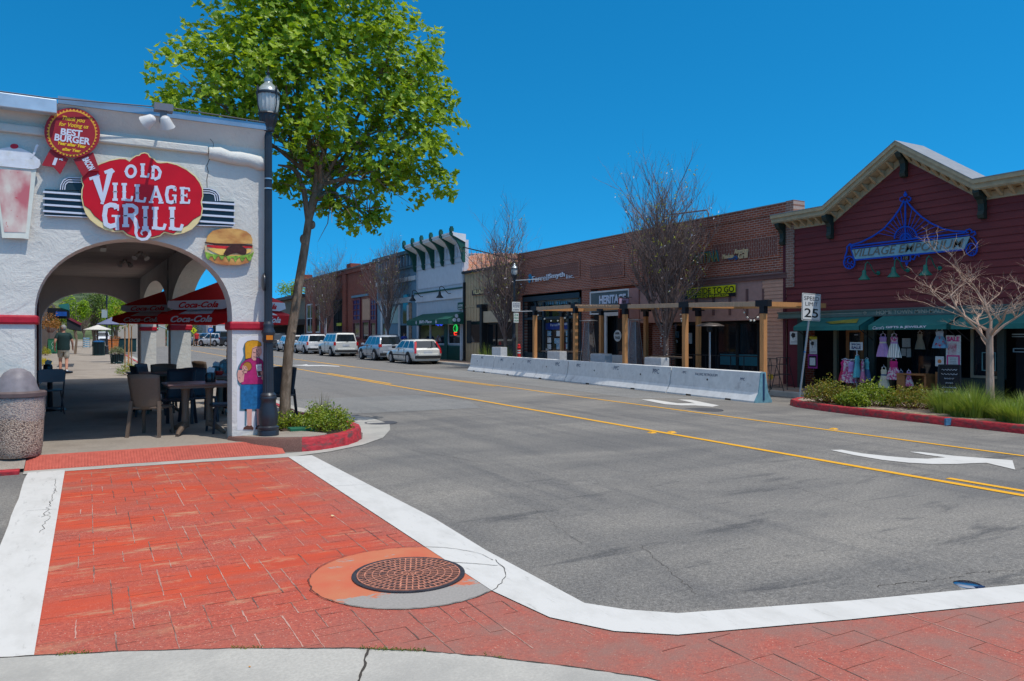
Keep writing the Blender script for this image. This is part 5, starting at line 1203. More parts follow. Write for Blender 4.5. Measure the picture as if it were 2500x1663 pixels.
M_CRM = mat('cream_cornice', (.42, .33, .20), .6, .12, 8); M_CRG = mat('cornice_metal', (.30, .29, .28), .4, .1, 5, metal=.2)
prof = [(yL+.15, zR), (g0, zR), pk, (g1, zR), (yRt, zR)]
b = MB(); bt = MB(); ca = MB()
for i in range(4):
    (ya, za), (yb, zb) = prof[i], prof[i+1]; X0 = XF-.42
    # fascia, soffit, frieze
    for (xa, xb, dz0, dz1, mb) in ((X0, X0+.05, .0, .20, b), (XF-.04, XF+.0, -.24, -.05, b), (X0+.03, XF+.05, -.03, .03, b), (X0-.05, X0+.0, .12, .22, b)):
        pts = [(xa, ya, za+dz0), (xb, ya, za+dz0), (xb, ya, za+dz1), (xa, ya, za+dz1), (xa, yb, zb+dz0), (xb, yb, zb+dz0), (xb, yb, zb+dz1), (xa, yb, zb+dz1)]
        mb.add(pts, [(0,1,2,3), (7,6,5,4), (0,4,5,1), (1,5,6,2), (2,6,7,3), (3,7,4,0)])
    pts = [(X0-.06, ya, za+.222), (XF+.75, ya, za+.222), (XF+.75, ya, za+.24), (X0-.06, ya, za+.24), (X0-.06, yb, zb+.222), (XF+.75, yb, zb+.222), (XF+.75, yb, zb+.24), (X0-.06, yb, zb+.24)]
    ca.add(pts, [(0,1,2,3), (7,6,5,4), (0,4,5,1), (1,5,6,2), (2,6,7,3), (3,7,4,0)])
    n = int(math.hypot(yb-ya, zb-za)/.27)
    for k in range(n):
        s_ = (k+.6)/n; y, z = ya + (yb-ya)*s_, za + (zb-za)*s_
        bt.prism([(0, -.20), (.02, -.20), (.30, -.03), (0, -.03)], (XF-.04, y-.035, z), (-1, 0, 0), UZ, (0, .07, 0))
b.build('cornice', M_CRM, red); ca.build('cornice_cap', M_CRG, red); bt.each('dentil', M_CRM, red)
for (y, z) in ((yL-.02, zR), (g0+.02, zR), (pk[0], pk[1]), (g1-.02, zR)):
    b = MB(); pr = [(0, 0), (.34, 0), (.36, -.10), (.30, -.20), (.19, -.26), (.13, -.36), (.12, -.52), (.16, -.62), (.13, -.70), (0, -.72)]
    b.prism(pr, (XF-.03, y-.075, z+.02), (-1, 0, 0), UZ, (0, .15, 0)); b.build('bracket', mat('bracket_green', (.022, .036, .03), .5, .15), red)
# shop level
zF0, zF1 = 2.24, 2.42
b = MB(); b.box(XF-.14, XF+.02, yRt, yL+.12, zF0, zF1); b.build('fascia', mat('fascia_green', (.11, .18, .16), .6, .12, 5), red)
b = MB(); b.box(XF-.17, XF-.14, yRt, yL+.14, zF1-.03, zF1+.015); b.box(XF-.16, XF-.14, yRt, yL+.14, zF0-.01, zF0+.02); b.build('fascia_moulding', mat('fascia_trim', (.10, .13, .12), .6, .1), red)
FF = Face(XF-.14, red)
b = MB(); y0, y1 = yx(2140, XF-.14), yx(2306, XF-.14); b.txt('HOME TOWN MINI-MALL', (XF-.14, y0, zF0+.035), NY, UZ, .115, y0-y1, .015, 0, .008)
for yc in (y0+.35, y1-.35):
    for q in range(2): b.tube([(XF-.15, yc + .05*math.cos(a*.6)*(1-q*.4), zF0+.09+.04*math.sin(a*.6)*(1-q*.4)) for a in range(11)], .008, 4)
    b.box(XF-.152, XF-.14, yc+.08 if yc > y0 else yc-1.5, yc+1.5 if yc > y0 else yc-.08, zF0+.083, zF0+.098)
b.build('fascia_lettering', mat('pale_gold', (.36, .35, .28), .5, .1), red)
zg = rdz(XF, 12)+.14
DG = mat('dark_green_paint', (.030, .045, .040), .55, .15, 4); WD = mat('shop_wood', (.30, .13, .045), .55, .2, 4, .2, 20, stretch=(1, 1, 6))
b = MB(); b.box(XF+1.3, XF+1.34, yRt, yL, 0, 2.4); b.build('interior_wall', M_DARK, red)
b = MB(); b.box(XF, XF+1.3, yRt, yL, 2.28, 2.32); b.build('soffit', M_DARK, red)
F.slab('side_wall', mat('oxblood_paint', (.11, .012, .02), .55, .1), 1926, 1952, 766, 960, 0, .05)
def post(p0, p1, m_=DG, d=0, t_=.10): return F.slab('post', m_, p0, p1, 770, 990, d, t_)
post(1952, 1966); post(2040, 2048, mat('olive_post', (.10, .10, .065), .6, .1)); post(2115, 2122); post(2125, 2140); post(2172, 2184, mat('olive_post', (.10,.10,.065))); post(2440, 2457)
F.slab('stall_wall', DG, 2345, 2457, 922, 1010, 0, .08); F.slab('stall_wall', DG, 2457, 2560, 760, 1030, -.6, .08)
F.slab('stall_wall', DG, 2122, 2172, 925, 985, 0, .05)
dr = F.slab('door', WD, 2049, 2092, 790, 955, -.35, .06); b = MB(); F.box(b, 2058, 2084, 812, 940, -.285, .01); b.build('door_glass', M_GLASS, dr)
b = MB(); F.box(b, 2071, 2080, 817, 818.5, -.27, .003); F.box(b, 2070, 2081, 842, 843.5, -.27, .003); b.build('door_lettering', M_SWHT, dr)
F.slab('window', M_GLASS, 2108, 2122, 800, 910, -.2, .02); F.slab('window', M_GLASS, 2200, 2285, 785, 930, -.5, .02); F.slab('window', M_GLASS, 2375, 2440, 788, 918, -.03, .02)
b = MB(); F.frame(b, 2372, 2446, 785, 922, .06, 0, .05); b.build('window_frame', mat('tan_frame', (.24, .21, .15), .6, .1), red)
b = MB(); F.frame(b, 2398, 2432, 860, 905, .02, .0, .02); b.build('window_sticker', mat('faded_teal', (.15, .3, .3), .6, 0), red)
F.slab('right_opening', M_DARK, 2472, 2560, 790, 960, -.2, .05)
FR = Face(XF+.15, red)
b = MB(); FR.box(b, 2472, 2560, 815, 818, 0, .03); FR.box(b, 2472, 2560, 821, 823, 0, .03); FR.frame(b, 2474, 2530, 850, 860, .02, 0, .02); b.build('window_lettering', mat('pale_blue_print', (.28, .38, .42), .5, 0), red)
# awnings
M_AWN = mat('teal_awning', (.018, .15, .14), .7, .15, 3, .1, 30)
def awning(par, p0, p1, X, out, zt, zb, val, m_, name='awning', X1=None):
    y0, y1 = yx(p0, X-out), yx(p1, X-out); b = MB(); q = X - out
    b.quad((X, y0, zt), (q, y0, zb), (q, y1, zb), (X, y1, zt)); b.quad((q, y0, zb), (q, y0, zb-val), (q, y1, zb-val), (q, y1, zb))
    for y in (y0, y1): b.add([(X, y, zt), (q, y, zb), (q, y, zb-val), (X, y, zb-val)], [(0,1,2,3)])
    o = b.build(name, m_, par); md = o.modifiers.new('cloth', 'SOLIDIFY'); md.thickness = .012; return o, y0, y1, q
for i, (p0, p1) in enumerate(((1938, 2098), (2121, 2312), (2322, 2590))):
    o, y0, y1, q = awning(red, p0, p1, XF-.14, .62, 2.23, 1.97, .12, M_AWN)
    b = MB(); 
    for y in (y0-.05, y1+.05): b.bar((XF-.05, y, 1.55), (q+.03, y, 1.9), .02)
    b.build('awning_arm', M_SOFF, o)
    if i == 1:
        b = MB(); k = (y0-y1); b.txt("Carol's", (q-.014, y0-.06*k, 1.865), NY, UZ, .085, k*.16, .0, .4, .004); b.txt('GIFTS & JEWELRY', (q-.014, y0-.24*k, 1.875), NY, UZ, .072, k*.52, .03, 0, .004); b.build('awning_lettering', M_SWHT, o)
    if i == 0:
        b = MB(); b.add([(XF-.50, y0-.9, 2.095), (XF-.66, y0-1.2, 2.035), (XF-.60, y1+.2, 2.055), (XF-.3, y1+.35, 2.175), (XF-.36, y0-1.5, 2.15)], [(0,1,2,3,4)]); b.build('awning_fade', mat('faded_yellow', (.20, .20, .03), .8, .3, 6), o)
# wall sign of the emporium
sgn = thing('emporium_sign', 'blue wrought iron Village Emporium sign with a sunburst fan on the gable', 'sign', (XF-.1, 12.5, 4))
M_BLUE = mat('cobalt_paint', (.008, .06, .42), .4, .08); zz7 = lambda x, y: SX(1880 + x/3.734, 320 + y/3.734, XF)
EB = Board(zz7, XF, True)
b = MB(); EB.shape(b, [(762,1085),(1840,962),(1790,1078),(792,1172)], .06, .03); b.build('plate', mat('pale_blue_plate', (.20, .36, .42), .5, .12, 4), sgn)
b = MB(); EB.text(b, 'VILLAGE EMPORIUM', 782, 1150, 1785, 1062, 72, .09, .01, .003, .25); EB.text(b, '18', 1232, 1178, 1276, 1174, 36, .08, .01, .02, .1); b.build('lettering', mat('bronze_letters', (.16, .15, .12), .5, .2, 20), sgn)
b = MB(); E = lambda pts, wd: EB.stroke(b, pts, wd, .07, .03, True)
E([(748,1052),(1830,926)], 13); E([(755,1075),(1840,950)], 11); E([(790,1178),(1790,1084)], 13); E([(755,1075),(790,1178)], 9)
E([(1252,640),(1252,1000)], 12)
lc = [(745,1045),(850,1015),(960,960),(1060,890),(1140,800),(1200,715),(1240,640)]; rc_ = [(1262,640),(1320,710),(1400,785),(1490,845),(1600,895),(1700,915),(1812,918)]
E(lc, 13); E(rc_, 13); E(EB.ell(1258, 985, 104, 112, 180, 360, 16), 11); E(EB.ell(1258, 995, 52, 58, 180, 360, 12), 9)
E(EB.ell(1222, 625, 18, 20, 0, 300, 10), 8); E(EB.ell(1284, 622, 18, 20, -120, 180, 10), 8); EB.shape(b, [(1252,552),(1272,585),(1258,602),(1246,602),(1234,587)], .07, .03)
for cx_, cy_ in ((742, 1200), (1856, 1082)):
    E(EB.ell(cx_, cy_, 50, 56, 0, 360, 22), 11); E(EB.ell(cx_+4, cy_-14, 20, 22, 0, 270, 10), 8)
    for a in range(5): E([(cx_+20*math.cos(R(20+a*38)), cy_+22*math.sin(R(20+a*38))), (cx_+48*math.cos(R(20+a*38)), cy_+54*math.sin(R(20+a*38)))], 6)
E([(700,1190),(702,1150),(720,1100),(722,1060),(750,1030),(775,1050),(755,1068)], 11); E([(1905,1075),(1908,1030),(1880,980),(1850,960)], 11); E([(1800,930),(1810,905),(1840,895),(1862,915),(1850,935)], 10); E([(1862,930),(1885,915),(1892,945),(1870,955)], 9)
E([(1215,1135),(1218,1190),(1298,1186),(1300,1130)], 9); EB.shape(b, [(1248,1200),(1278,1198),(1264,1238)], .07, .02); E([(1212,1190),(1190,1180),(1180,1150),(1155,1148),(1150,1172)], 8); E([(1305,1165),(1330,1175),(1345,1140),(1370,1125),(1380,1148)], 8)
b.build('ironwork', M_BLUE, sgn)
b = MB()
for a in range(1, 16):
    A = R(180 + a*180/16); x0_, y0_ = 1258 + 108*math.cos(A), 985 + 112*math.sin(A)
    best = None
    for k in range(100, 560, 6):
        x_, y_ = 1258 + k*math.cos(A), 985 + k*math.sin(A)
        cv = lc if x_ < 1252 else rc_
        yc = interp(x_, [p[0] for p in cv], [p[1] for p in cv]) if cv[0][0] <= x_ <= cv[-1][0] else 1e9
        if y_ <= yc: best = (x_, y_); break
    if best: EB.stroke(b, [(x0_, y0_), best], 5, .075, .012)
    EB.stroke(b, [(1258 + 20*math.cos(A), 990+20*math.sin(A)), (1258 + 100*math.cos(A), 987+106*math.sin(A))], 4, .075, .012)
b.build('fan_rib', M_BLUE, sgn)
# goose-neck lamps
M_TEAL = mat('teal_enamel', (.012, .14, .10), .4, .1)
def gooseneck(label, y, z, m_, out=.62, s=1.0, X=XF, group='goose-neck wall lamps'):
    t = thing('gooseneck_lamp', label, 'wall lamp', (X-.03, y, z), 0, group)
    b = MB(); b.tube([(0,0,0), (-.035*s,0,0)], .055*s, 12); b.build('wall_plate', m_, t, world=False)
    b = MB(); b.tube([(0,0,0), (-.15*s,0,-.02*s), (-.27*s,0,.08*s), (-.36*s,0,.22*s), (-.48*s,0,.28*s), (-.56*s,0,.22*s), (-out*s+.03,0,.06*s), (-out*s,0,-.02*s)], .016*s, 6); b.build('arm', m_, t, True, world=False)
    b = MB(); b.lathe((-out*s,0,-.02*s), [(.03*s,.08*s),(.045*s,.06*s),(.06*s,-.06*s),(.15*s,-.17*s),(.158*s,-.19*s),(.14*s,-.185*s)], 18); b.build('lamp_shade', m_, t, 40, world=False); return t
for i, (px, py) in enumerate(((2147, 667), (2219, 660), (2297, 655))):
    y, z = SX(px, py, XF); gooseneck(['left teal goose-neck lamp on the red clapboard', 'middle teal goose-neck lamp under the Emporium sign', 'right teal goose-neck lamp behind the pale tree'][i], y, z, M_TEAL)
# ---------------- goods on show
def flat(name, label, cat, X, p0, p1, pt, pb, m_, th=.01, group=None):
    y0, zt = SX(p0, pt, X); zb = SX(p0, pb, X)[1]; y1 = yx(p1, X); b = MB(); b.box(X-th, X, y1, y0, zb, zt)
    t = thing(name, label, cat, (X, (y0+y1)/2, zb), 0, group); b.build('sheet', m_, t); return t, y0, y1, zb, zt
PW = mat('poster_white', (.6,.6,.6))
t, y0, y1, zb, zt = flat('poster', 'white poster with a black flower on the oxblood side wall', 'poster', XF-.06, 1929, 1951, 810, 841, PW)
def flower(t, X, y0, y1, zb, zt):
    b = MB(); cy_, cz_ = y0-(y0-y1)*.38, zb+(zt-zb)*.72; w_ = (y0-y1)
    for k in range(5):
        A = k*1.257; b.prism([(cy_+w_*.13*math.cos(A)+w_*.12*math.cos(a), cz_+w_*.13*math.sin(A)+w_*.12*math.sin(a)) for a in [i*math.pi/4 for i in range(8)]], (X, 0, 0), UY, UZ, (-.002-.0003*k, 0, 0))
    b.box(X-.002, X, cy_-.006, cy_+.006, zb+(zt-zb)*.4, cz_); b.build('flower_print', M_SBLK, t)
    b = MB()
    for k in range(6): b.box(X-.002, X, y1+w_*.1, y1+w_*.42, zt-w_*(.2+.12*k), zt-w_*(.2+.12*k)+.008)
    for k in range(2): b.box(X-.002, X, y1+w_*.12, y0-w_*.12, zb+w_*(.12+.12*k), zb+w_*(.12+.12*k)+.014)
    b.build('print_line', mat('print_grey', (.25,.25,.25), .6, 0), t)
flower(t, XF-.071, y0, y1, zb, zt)
t, y0, y1, zb, zt = flat('poster', 'yellow-topped poster with a black flower by the shop recess', 'poster', XF-.06, 1977, 1995, 822, 864, PW); flower(t, XF-.071, y0, y1, zb, zt-.08)
b = MB(); b.box(XF-.0735, XF-.07, y1, y0, zt-.09, zt); b.build('header', mat('poster_yellow', (.5,.42,.03), .6, .1), t)
t, y0, y1, zb, zt = flat('notice', 'magenta framed notice below the yellow-topped poster', 'notice', XF-.06, 1973, 1996, 865, 899, mat('magenta', (.30,.03,.22), .6, .1))
b = MB(); b.box(XF-.073, XF-.07, y1+.03, y0-.03, zb+.05, zt-.05); b.build('inner', M_DARK, t); b = MB(); b.box(XF-.076, XF-.073, y1+.07, y0-.07, zb+.09, zt-.1); b.build('paper', PW, t)
t, y0, y1, zb, zt = flat('sale_poster', 'tall pink and white Sale poster beside the chalkboard', 'poster', XF-.30, 2310, 2346, 819, 900, PW)
b = MB(); b.txt('SALE', (XF-.311, y0-.03, zt-.15), NY, UZ, .12, (y0-y1)-.06, .05, 0, .004); b.build('lettering', mat('hot_pink', (.62,.05,.22), .5, .1), t)
m_ = mat('poster_picture', (.45,.12,.16), .6, .4, 12, col2=(.6,.5,.5), c2amt=(.4,.55), c2scale=7)
b = MB(); b.box(XF-.3135, XF-.31, y1+.1, y0-.05, zt-.48, zt-.2); b.build('picture', m_, t)
b = MB(); b.box(XF-.3135, XF-.31, y1+.02, y0-.02, zb+.03, zb+.34); b.build('panel', mat('hot_pink', (.62,.05,.22)), t); b = MB(); b.box(XF-.316, XF-.3137, y1+.06, y0-.06, zb+.07, zb+.30); b.build('panel_paper', PW, t)
b = MB()
for k in range(5): b.box(XF-.318, XF-.3162, y1+.1, y0-.1, zb+.10+k*.04, zb+.112+k*.04)
b.build('print_line', mat('print_grey', (.25,.25,.25)), t)
t, y0, y1, zb, zt = flat('poster', 'small white poster with an orange flower left of the Sale poster', 'poster', XF-.30, 2284, 2305, 870, 894, PW); b = MB(); b.sphere((XF-.31, (y0+y1)/2, (zb+zt)/2), .05, 8, (.1, 1, 1)); b.build('flower_print', mat('orange_print', (.6,.18,.05), .6, .3, 30), t)
for i, (p0, p1, pt, pb) in enumerate(((2203, 2223, 826, 848), (2201, 2212, 851, 869), (2214, 2224, 851, 872))): flat('notice', ['upper white notice in the gift shop window', 'lower left white notice in the gift shop window', 'lower right white notice in the gift shop window'][i], 'notice', XF+.42, p0, p1, pt, pb, PW, group='window notices')
def garment(name, label, X, px, pt, pb, wpx, cols, skirt=True, group='dresses hung outside the gift shop'):
    y, zt = SX(px, pt, X); zb = SX(px, pb, X)[1]; w_ = abs(yx(px-wpx/2, X) - yx(px+wpx/2, X)); h = zt-zb
    t = thing(name, label, 'dress' if skirt else 'garment', (X, y, zb), 0, group)
    b = MB(); wa = w_*.27
    for (z0, z1, ra, rb) in ((.55, .80, wa*.95, wa),): b.lathe((0,0,0), [(ra, h*z0), (wa*.92, h*.66), (rb, h*.78), (wa*1.05, h*.84), (wa*.7, h*.88)], 16)
    for s_ in (-1, 1): b.bar((0, s_*wa*.75, h*.84), (0, s_*wa*.45, h*1.0), .022)
    b.v = [(x*.35, yy, z) for x, yy, z in b.v]; b.build('bodice', cols[0], t, world=False)
    b = MB(); n = 36; vs = []
    for (r_, z) in ((wa*.9, h*.62), (w_*.34, h*.42), (w_*.43, h*.2), (w_*.5, 0)):
        for k in range(n): a = 2*math.pi*k/n; rr = r_*(1 + (.10*math.cos(k*math.pi/2) if r_ > wa else 0)); vs.append((rr*math.cos(a)*.35, rr*math.sin(a), z))
    b.add(vs, [(j*n+k, j*n+(k+1)%n, (j+1)*n+(k+1)%n, (j+1)*n+k) for j in range(3) for k in range(n)]); b.build('skirt', cols[1], t, world=False)
    if len(cols) > 2:
        b = MB(); b.lathe((0,0,0), [(wa*.98, h*.585), (wa*1.0, h*.65)], 16); b.v = [(x*.4, yy, z) for x, yy, z in b.v]; b.build('sash', cols[2], t, world=False)
    b = MB(); b.tube([(0,-wa*.8,h*.95), (0,0,h*1.03), (0,wa*.8,h*.95)], .006, 4); b.tube([(0,0,h*1.03), (0,0,h*1.08), (0,.02,h*1.1)], .005, 4); b.build('hanger', M_SWHT, t, world=False); return t
c_ = lambda n, c, v=.1, **k: mat(n, c, .8, v, 10, **k)
LAV = c_('lavender', (.42,.25,.50)); m, bs, L = newmat('stripe_cloth', .8); v = pos(m); wv = _n(m, 'ShaderNodeTexWave'); wv.bands_direction = 'Y'; wv.inputs['Scale'].default_value = 5; L.new(v, wv.inputs['Vector']); cr = _n(m, 'ShaderNodeValToRGB'); L.new(wv.outputs['Fac'], cr.inputs[0])
for e, c in zip((0, .3, .6, 1), ((.62,.58,.50,1), (.55,.22,.30,1), (.60,.55,.28,1), (.20,.34,.52,1))):
    if e in (0, 1): cr.color_ramp.elements[int(e)].color = c
    else: el = cr.color_ramp.elements.new(e); el.color = c
L.new(cr.outputs[0], bs.inputs['Base Color']); STRP = m
FLO = c_('floral', (.55,.50,.52), .2, col2=(.45,.06,.20), c2amt=(.48,.52), c2scale=16); BLD = c_('blue_denim', (.06,.12,.24)); CRE = c_('cream_cloth', (.58,.56,.42)); MAG = c_('magenta_cloth', (.48,.02,.16)); AQ = c_('aqua_cloth', (.10,.42,.46)); PNK = c_('pink_cloth', (.55,.18,.32)); REDC = c_('red_cloth', (.45,.03,.08)); NAVY = c_('navy_cloth', (.03,.05,.14))
garment('dress', 'lavender dress on the upper hooks outside the gift shop', XF-.38, 2156, 815, 871, 32, (LAV, LAV, CRE))
garment('dress', 'pastel striped dress on the upper hooks beside the lavender one', XF-.40, 2183, 815, 873, 33, (FLO, STRP, LAV))
garment('dress', 'cream dress with a blue sash hanging below the lavender one', XF-.38, 2158, 896, 947, 27, (CRE, CRE, BLD))
garment('dress', 'magenta-topped floral dress hanging below the striped one', XF-.42, 2182, 876, 927, 36, (MAG, FLO, MAG))
garment('dress', 'small blue dress at the lower right of the hanging dresses', XF-.40, 2200, 905, 944, 20, (BLD, BLD)); garment('dress', 'small white and pink child dress at the far right of the hanging dresses', XF-.44, 2219, 905, 943, 22, (LAV, FLO, PNK))
garment('shirt', 'pale blue shirt with a dark print hanging by the Sale poster', XF-.34, 2294, 802, 850, 36, (c_('pale_blue_cloth', (.36,.46,.56)), c_('print_blue', (.18,.36,.50), .3, col2=(.5,.05,.08), c2amt=(.55,.6), c2scale=9)), False); garment('bag', 'beige cloth bag hanging in the gift shop doorway', XF+.2, 2246, 810, 853, 24, (c_('beige_cloth', (.33,.30,.23)), c_('beige_cloth', (.33,.30,.23))), False)
rack = thing('clothes_rack', 'round chrome rack of children dresses in the doorway', 'clothes rack', (XF-.35, yx(2092, XF-.35), zg)); p = rack.location
b = MB(); b.tube([(0,0,0), (0,0,1.28)], .018, 8); b.tube([(.25*math.cos(a*.5), .25*math.sin(a*.5), .98) for a in range(13)], .012, 6); b.bar((-.25,0,.02), (.25,0,.02), .03); b.bar((0,-.25,.02), (0,.25,.02), .03); b.build('frame', mat('steel', (.5,.5,.5)), rack, world=False)
RL = ['red child dress at the left of the round rack', 'dark pink dress on the round rack', 'white floral dress on the round rack', 'lilac patterned dress on the round rack', 'aqua child dress at the front of the round rack', 'pink ruffled dress at the right of the round rack', 'blue dress at the back of the round rack']
for k, (a, cols) in enumerate(zip(range(7), ((REDC,REDC),(MAG,REDC),(FLO,FLO),(LAV,FLO),(AQ,AQ),(FLO,PNK),(AQ,BLD)))):
    A = R(100 + k*36); dz = (0, .02, .0, -.02, .14, .0, .05)[k]
    yy = p.y + .30*math.cos(R(20+k*27)); xx = p.x - .30*math.sin(R(20+k*27)) ; bz = zg + .36 + dz
    pxs = None; t = thing('dress', RL[k], 'dress', (xx, yy, bz), R(k*25), 'dresses on the round rack'); h = .62; 
    b = MB(); b.lathe((0,0,0), [(.12, h*.5), (.10, h*.62), (.12, h*.8), (.07, h*.95)], 12); b.v = [(x*.4, y_, z) for x, y_, z in b.v]; b.build('bodice', cols[0], t, world=False)
    b = MB(); b.lathe((0,0,0), [(.19, 0), (.16, h*.25), (.10, h*.52)], 18, 1, (0, .3)); b.v = [(x*.45, y_, z) for x, y_, z in b.v]; b.build('skirt', cols[1], t, world=False)
    b = MB(); b.tube([(0,-.1,h*.95), (0,0,h*1.02), (0,.1,h*.95)], .007, 4); b.build('hanger', M_SWHT, t, world=False)
t = thing('sale_sign', 'small white Special Sale sign on top of the round rack', 'sign', (p.x-.02, p.y, zg+1.28)); b = MB(); b.box(p.x-.03, p.x-.02, p.y-.2, p.y+.2, zg+1.24, zg+1.46); b.build('card', PW, t)
b = MB(); b.txt('SPECIAL', (p.x-.03, p.y+.15, zg+1.37), NY, UZ, .055, .3, .03, 0, .004); b.txt('SALE', (p.x-.03, p.y+.15, zg+1.27), NY, UZ, .08, .3, .04, 0, .004); b.build('lettering', NAVY, t)
t = thing('display_cabinet', 'low wooden display cabinet with an open front under the dresses', 'cabinet', (XF-.3, yx(2232, XF-.3), zg)); y0, y1 = yx(2198, XF-.35), yx(2270, XF-.35)
b = MB(); 
for (a0, a1) in ((y0-.22, y0), (y1, y1+.06)): b.box(XF-.5, XF-.1, a0, a1, zg, zg+.62)
b.box(XF-.52, XF-.08, y1, y0, zg+.62, zg+.66); b.box(XF-.5, XF-.1, y1+.06, y0-.22, zg, zg+.08); b.box(XF-.48, XF-.1, y1+.06, y0-.22, zg+.32, zg+.34); b.box(XF-.12, XF-.1, y1+.06, y0-.22, zg+.08, zg+.62); b.build('carcass', WD, t)
t = thing('wooden_board', 'upright pale wooden board behind the chalkboard sign', 'board', (XF-.3, yx(2290, XF-.3), zg)); b = MB(); b.box(XF-.26, XF-.22, yx(2299, XF-.3), yx(2281, XF-.3), zg, zg+.72); b.build('panel', WD, t)
def aboard(label, x, y, z, w_, h, rz, m_, fr, lines=None, group=None):
    t = thing('sandwich_board', label, 'sandwich board', (x, y, z), rz, group)
    for s_ in (-1, 1):
        b = MB(); b.add([(-w_/2, s_*.22, 0), (w_/2, s_*.22, 0), (w_/2*.9, s_*.02, h), (-w_/2*.9, s_*.02, h)], [(0,1,2,3)]); o = b.build('panel', m_, t, world=False); o.modifiers.new('t', 'SOLIDIFY').thickness = .015
        b = MB()
        for q in (-1, 1): b.bar((q*w_/2, s_*.225, 0), (q*w_/2*.9, s_*.025, h), .03)
        b.bar((-w_/2*.9, s_*.025, h), (w_/2*.9, s_*.025, h), .03); b.build('frame', fr, t, world=False)
    if lines:
        b = MB()
        for k in range(lines):               # illegible chalk scrawl
            zz = h*(.88 - .115*k); wl = w_*(.32, .34, .2, .16, .3, .2, .26)[k]
            b.tube([(-wl + 2*wl*q/14, -.24 + .2*zz/h, zz + .018*math.sin(q*2.3+k)) for q in range(15)], .006, 3)
        b.build('chalk_lettering', mat('chalk', (.55,.60,.65), .8, .2, 30), t, world=False)
    return t
aboard('black chalkboard sandwich board standing outside the gift shop', XF-.75, yx(2318, XF-.75), zg, .5, .92, R(-62), mat('chalkboard', (.012,.012,.014), .7, .2, 6), M_SOFF, 7)
# small black wire carts at the salmon wall
for i, (px, py) in enumerate(((1880, 955), (1912, 950))):
    q = G2(px, py, .15); t = thing('wire_stand', ['black wire plant stand by the salmon wall, nearer the barrier', 'black wire plant stand against the salmon wall, nearer the red shop'][i], 'wire stand', q, R(20*i), 'black wire stands')
    b = MB(); w_ = .3
    for sx in (-1, 1):
        for sy in (-1, 1): b.tube([(sx*w_, sy*w_*.8, 0), (sx*w_*.35, sy*w_*.5, .75), (sx*w_*.5, sy*w_*.5, .95)], .011, 5)
    for zz_, k in ((.12, .95), (.45, .68), (.75, .4), (.95, .5)): b.tube([(-w_*k, -w_*.6*k-.05, zz_), (w_*k, -w_*.6*k-.05, zz_), (w_*k, w_*.6*k+.05, zz_), (-w_*k, w_*.6*k+.05, zz_), (-w_*k, -w_*.6*k-.05, zz_)], .008, 4)
    b.build('wire_frame', M_SOFF, t, world=False)
for px, py, lab in ((1864, 869, 'yellow flower ornament on the upper tier of the wire stand'), (1882, 920, 'yellow flower ornament low on the wire stand')):
    x_, y_, z_ = *[0]*3,; q = G2(1876, 955, .15); yy, z_ = SX(px, py, q.x-.1); b = MB(); b.sphere((0,0,0), .045, 8, (.4,1,1))
    for k in range(8): b.sphere((0, .065*math.cos(k*.785), .065*math.sin(k*.785)), .028, 6, (.3,1,1), 4)
    o = b.build('flower_ornament', mat('sunflower', (.5,.32,.02), .6, .2, 30), world=False); o.location = (q.x-.1, yy, z_); tag(o, lab, 'ornament')
# ---------------- white false-front bar with green trim
M_WSID = mat('white_board', (.56, .57, .60), .7, .06, 3); M_GRN = mat('bottle_green', (.012, .075, .055), .5, .12, 6)
wb = building('green_trim_bar', 'white false-front bar with green cornice brackets and green awning', 'building', XW, 46)
F = Face(XW, wb); ya, yb = F.yz(1017, 700)[0], F.yz(1133, 700)[0]; gz0 = rdz(XW, yb)+.13
zT = 7.62; zG = 4.70
b = MB(); b.box(XW, XW+.3, yb, ya, gz0-.2, zT); b.box(XW+.3, XW+11, yb, ya, gz0-.2, 5.2); b.build('wall', M_WSID, wb)
b = MB(); X0 = XW-.85
b.add([(XW, yb-.25, zT-.2), (XW, ya+.2, zT-.2), (X0, ya+.2, zT+.18), (X0, yb-.25, zT+.18), (XW, yb-.25, zT+.3), (XW, ya+.2, zT+.3), (X0, ya+.2, zT+.36), (X0, yb-.25, zT+.36)], [(0,1,2,3), (4,7,6,5), (3,2,6,7), (0,3,7,4), (1,5,6,2), (0,4,5,1)])
b.box(X0-.05, X0+.0, yb-.28, ya+.23, zT+.30, zT+.40); b.build('cornice', mat('white_cornice', (.66, .66, .66), .6, .06), wb)
n = 6
for i in range(n):
    y = yb - .12 + (ya - yb + .2)*i/(n-1); b = MB()
    b.prism([(0,.15),(.9,.45),(1.0,.45),(1.0,.28),(.60,-.02),(.34,-.45),(.22,-.95),(.24,-1.12),(.12,-1.35),(0,-1.35)], (XW-.01, y-.07, zT-.05), (-1, 0, 0), UZ, (0, .14, 0))
    b.box(XW-1.0, XW-.8, y-.12, y+.12, zT+.42, zT+.62); b.box(XW-.97, XW-.83, y-.09, y+.09, zT+.62, zT+.72); b.build('bracket', M_GRN, wb)
for i in range(n-1):
    y0 = yb - .12 + (ya - yb + .2)*i/(n-1) + .2; y1 = y0 + (ya-yb+.2)/(n-1) - .4; b = MB(); zc = zT-.55
    for q in range(2):
        yc = y0 + (y1-y0)*(.3+.4*q); s_ = 1 if q else -1
        b.tube([(XW-.02, yc + s_*.16*math.cos(a*.7)*(1-a*.06), zc + .28*math.sin(a*.7)*(1-a*.06)) for a in range(11)], .018, 5)
        b.tube([(XW-.02, yc, zc-.4), (XW-.02, yc+s_*.1, zc), (XW-.02, yc-s_*.1, zc+.35)], .015, 5)
    b.build('scroll_moulding', mat('moulding_white', (.46, .47, .50), .7, .05), wb)
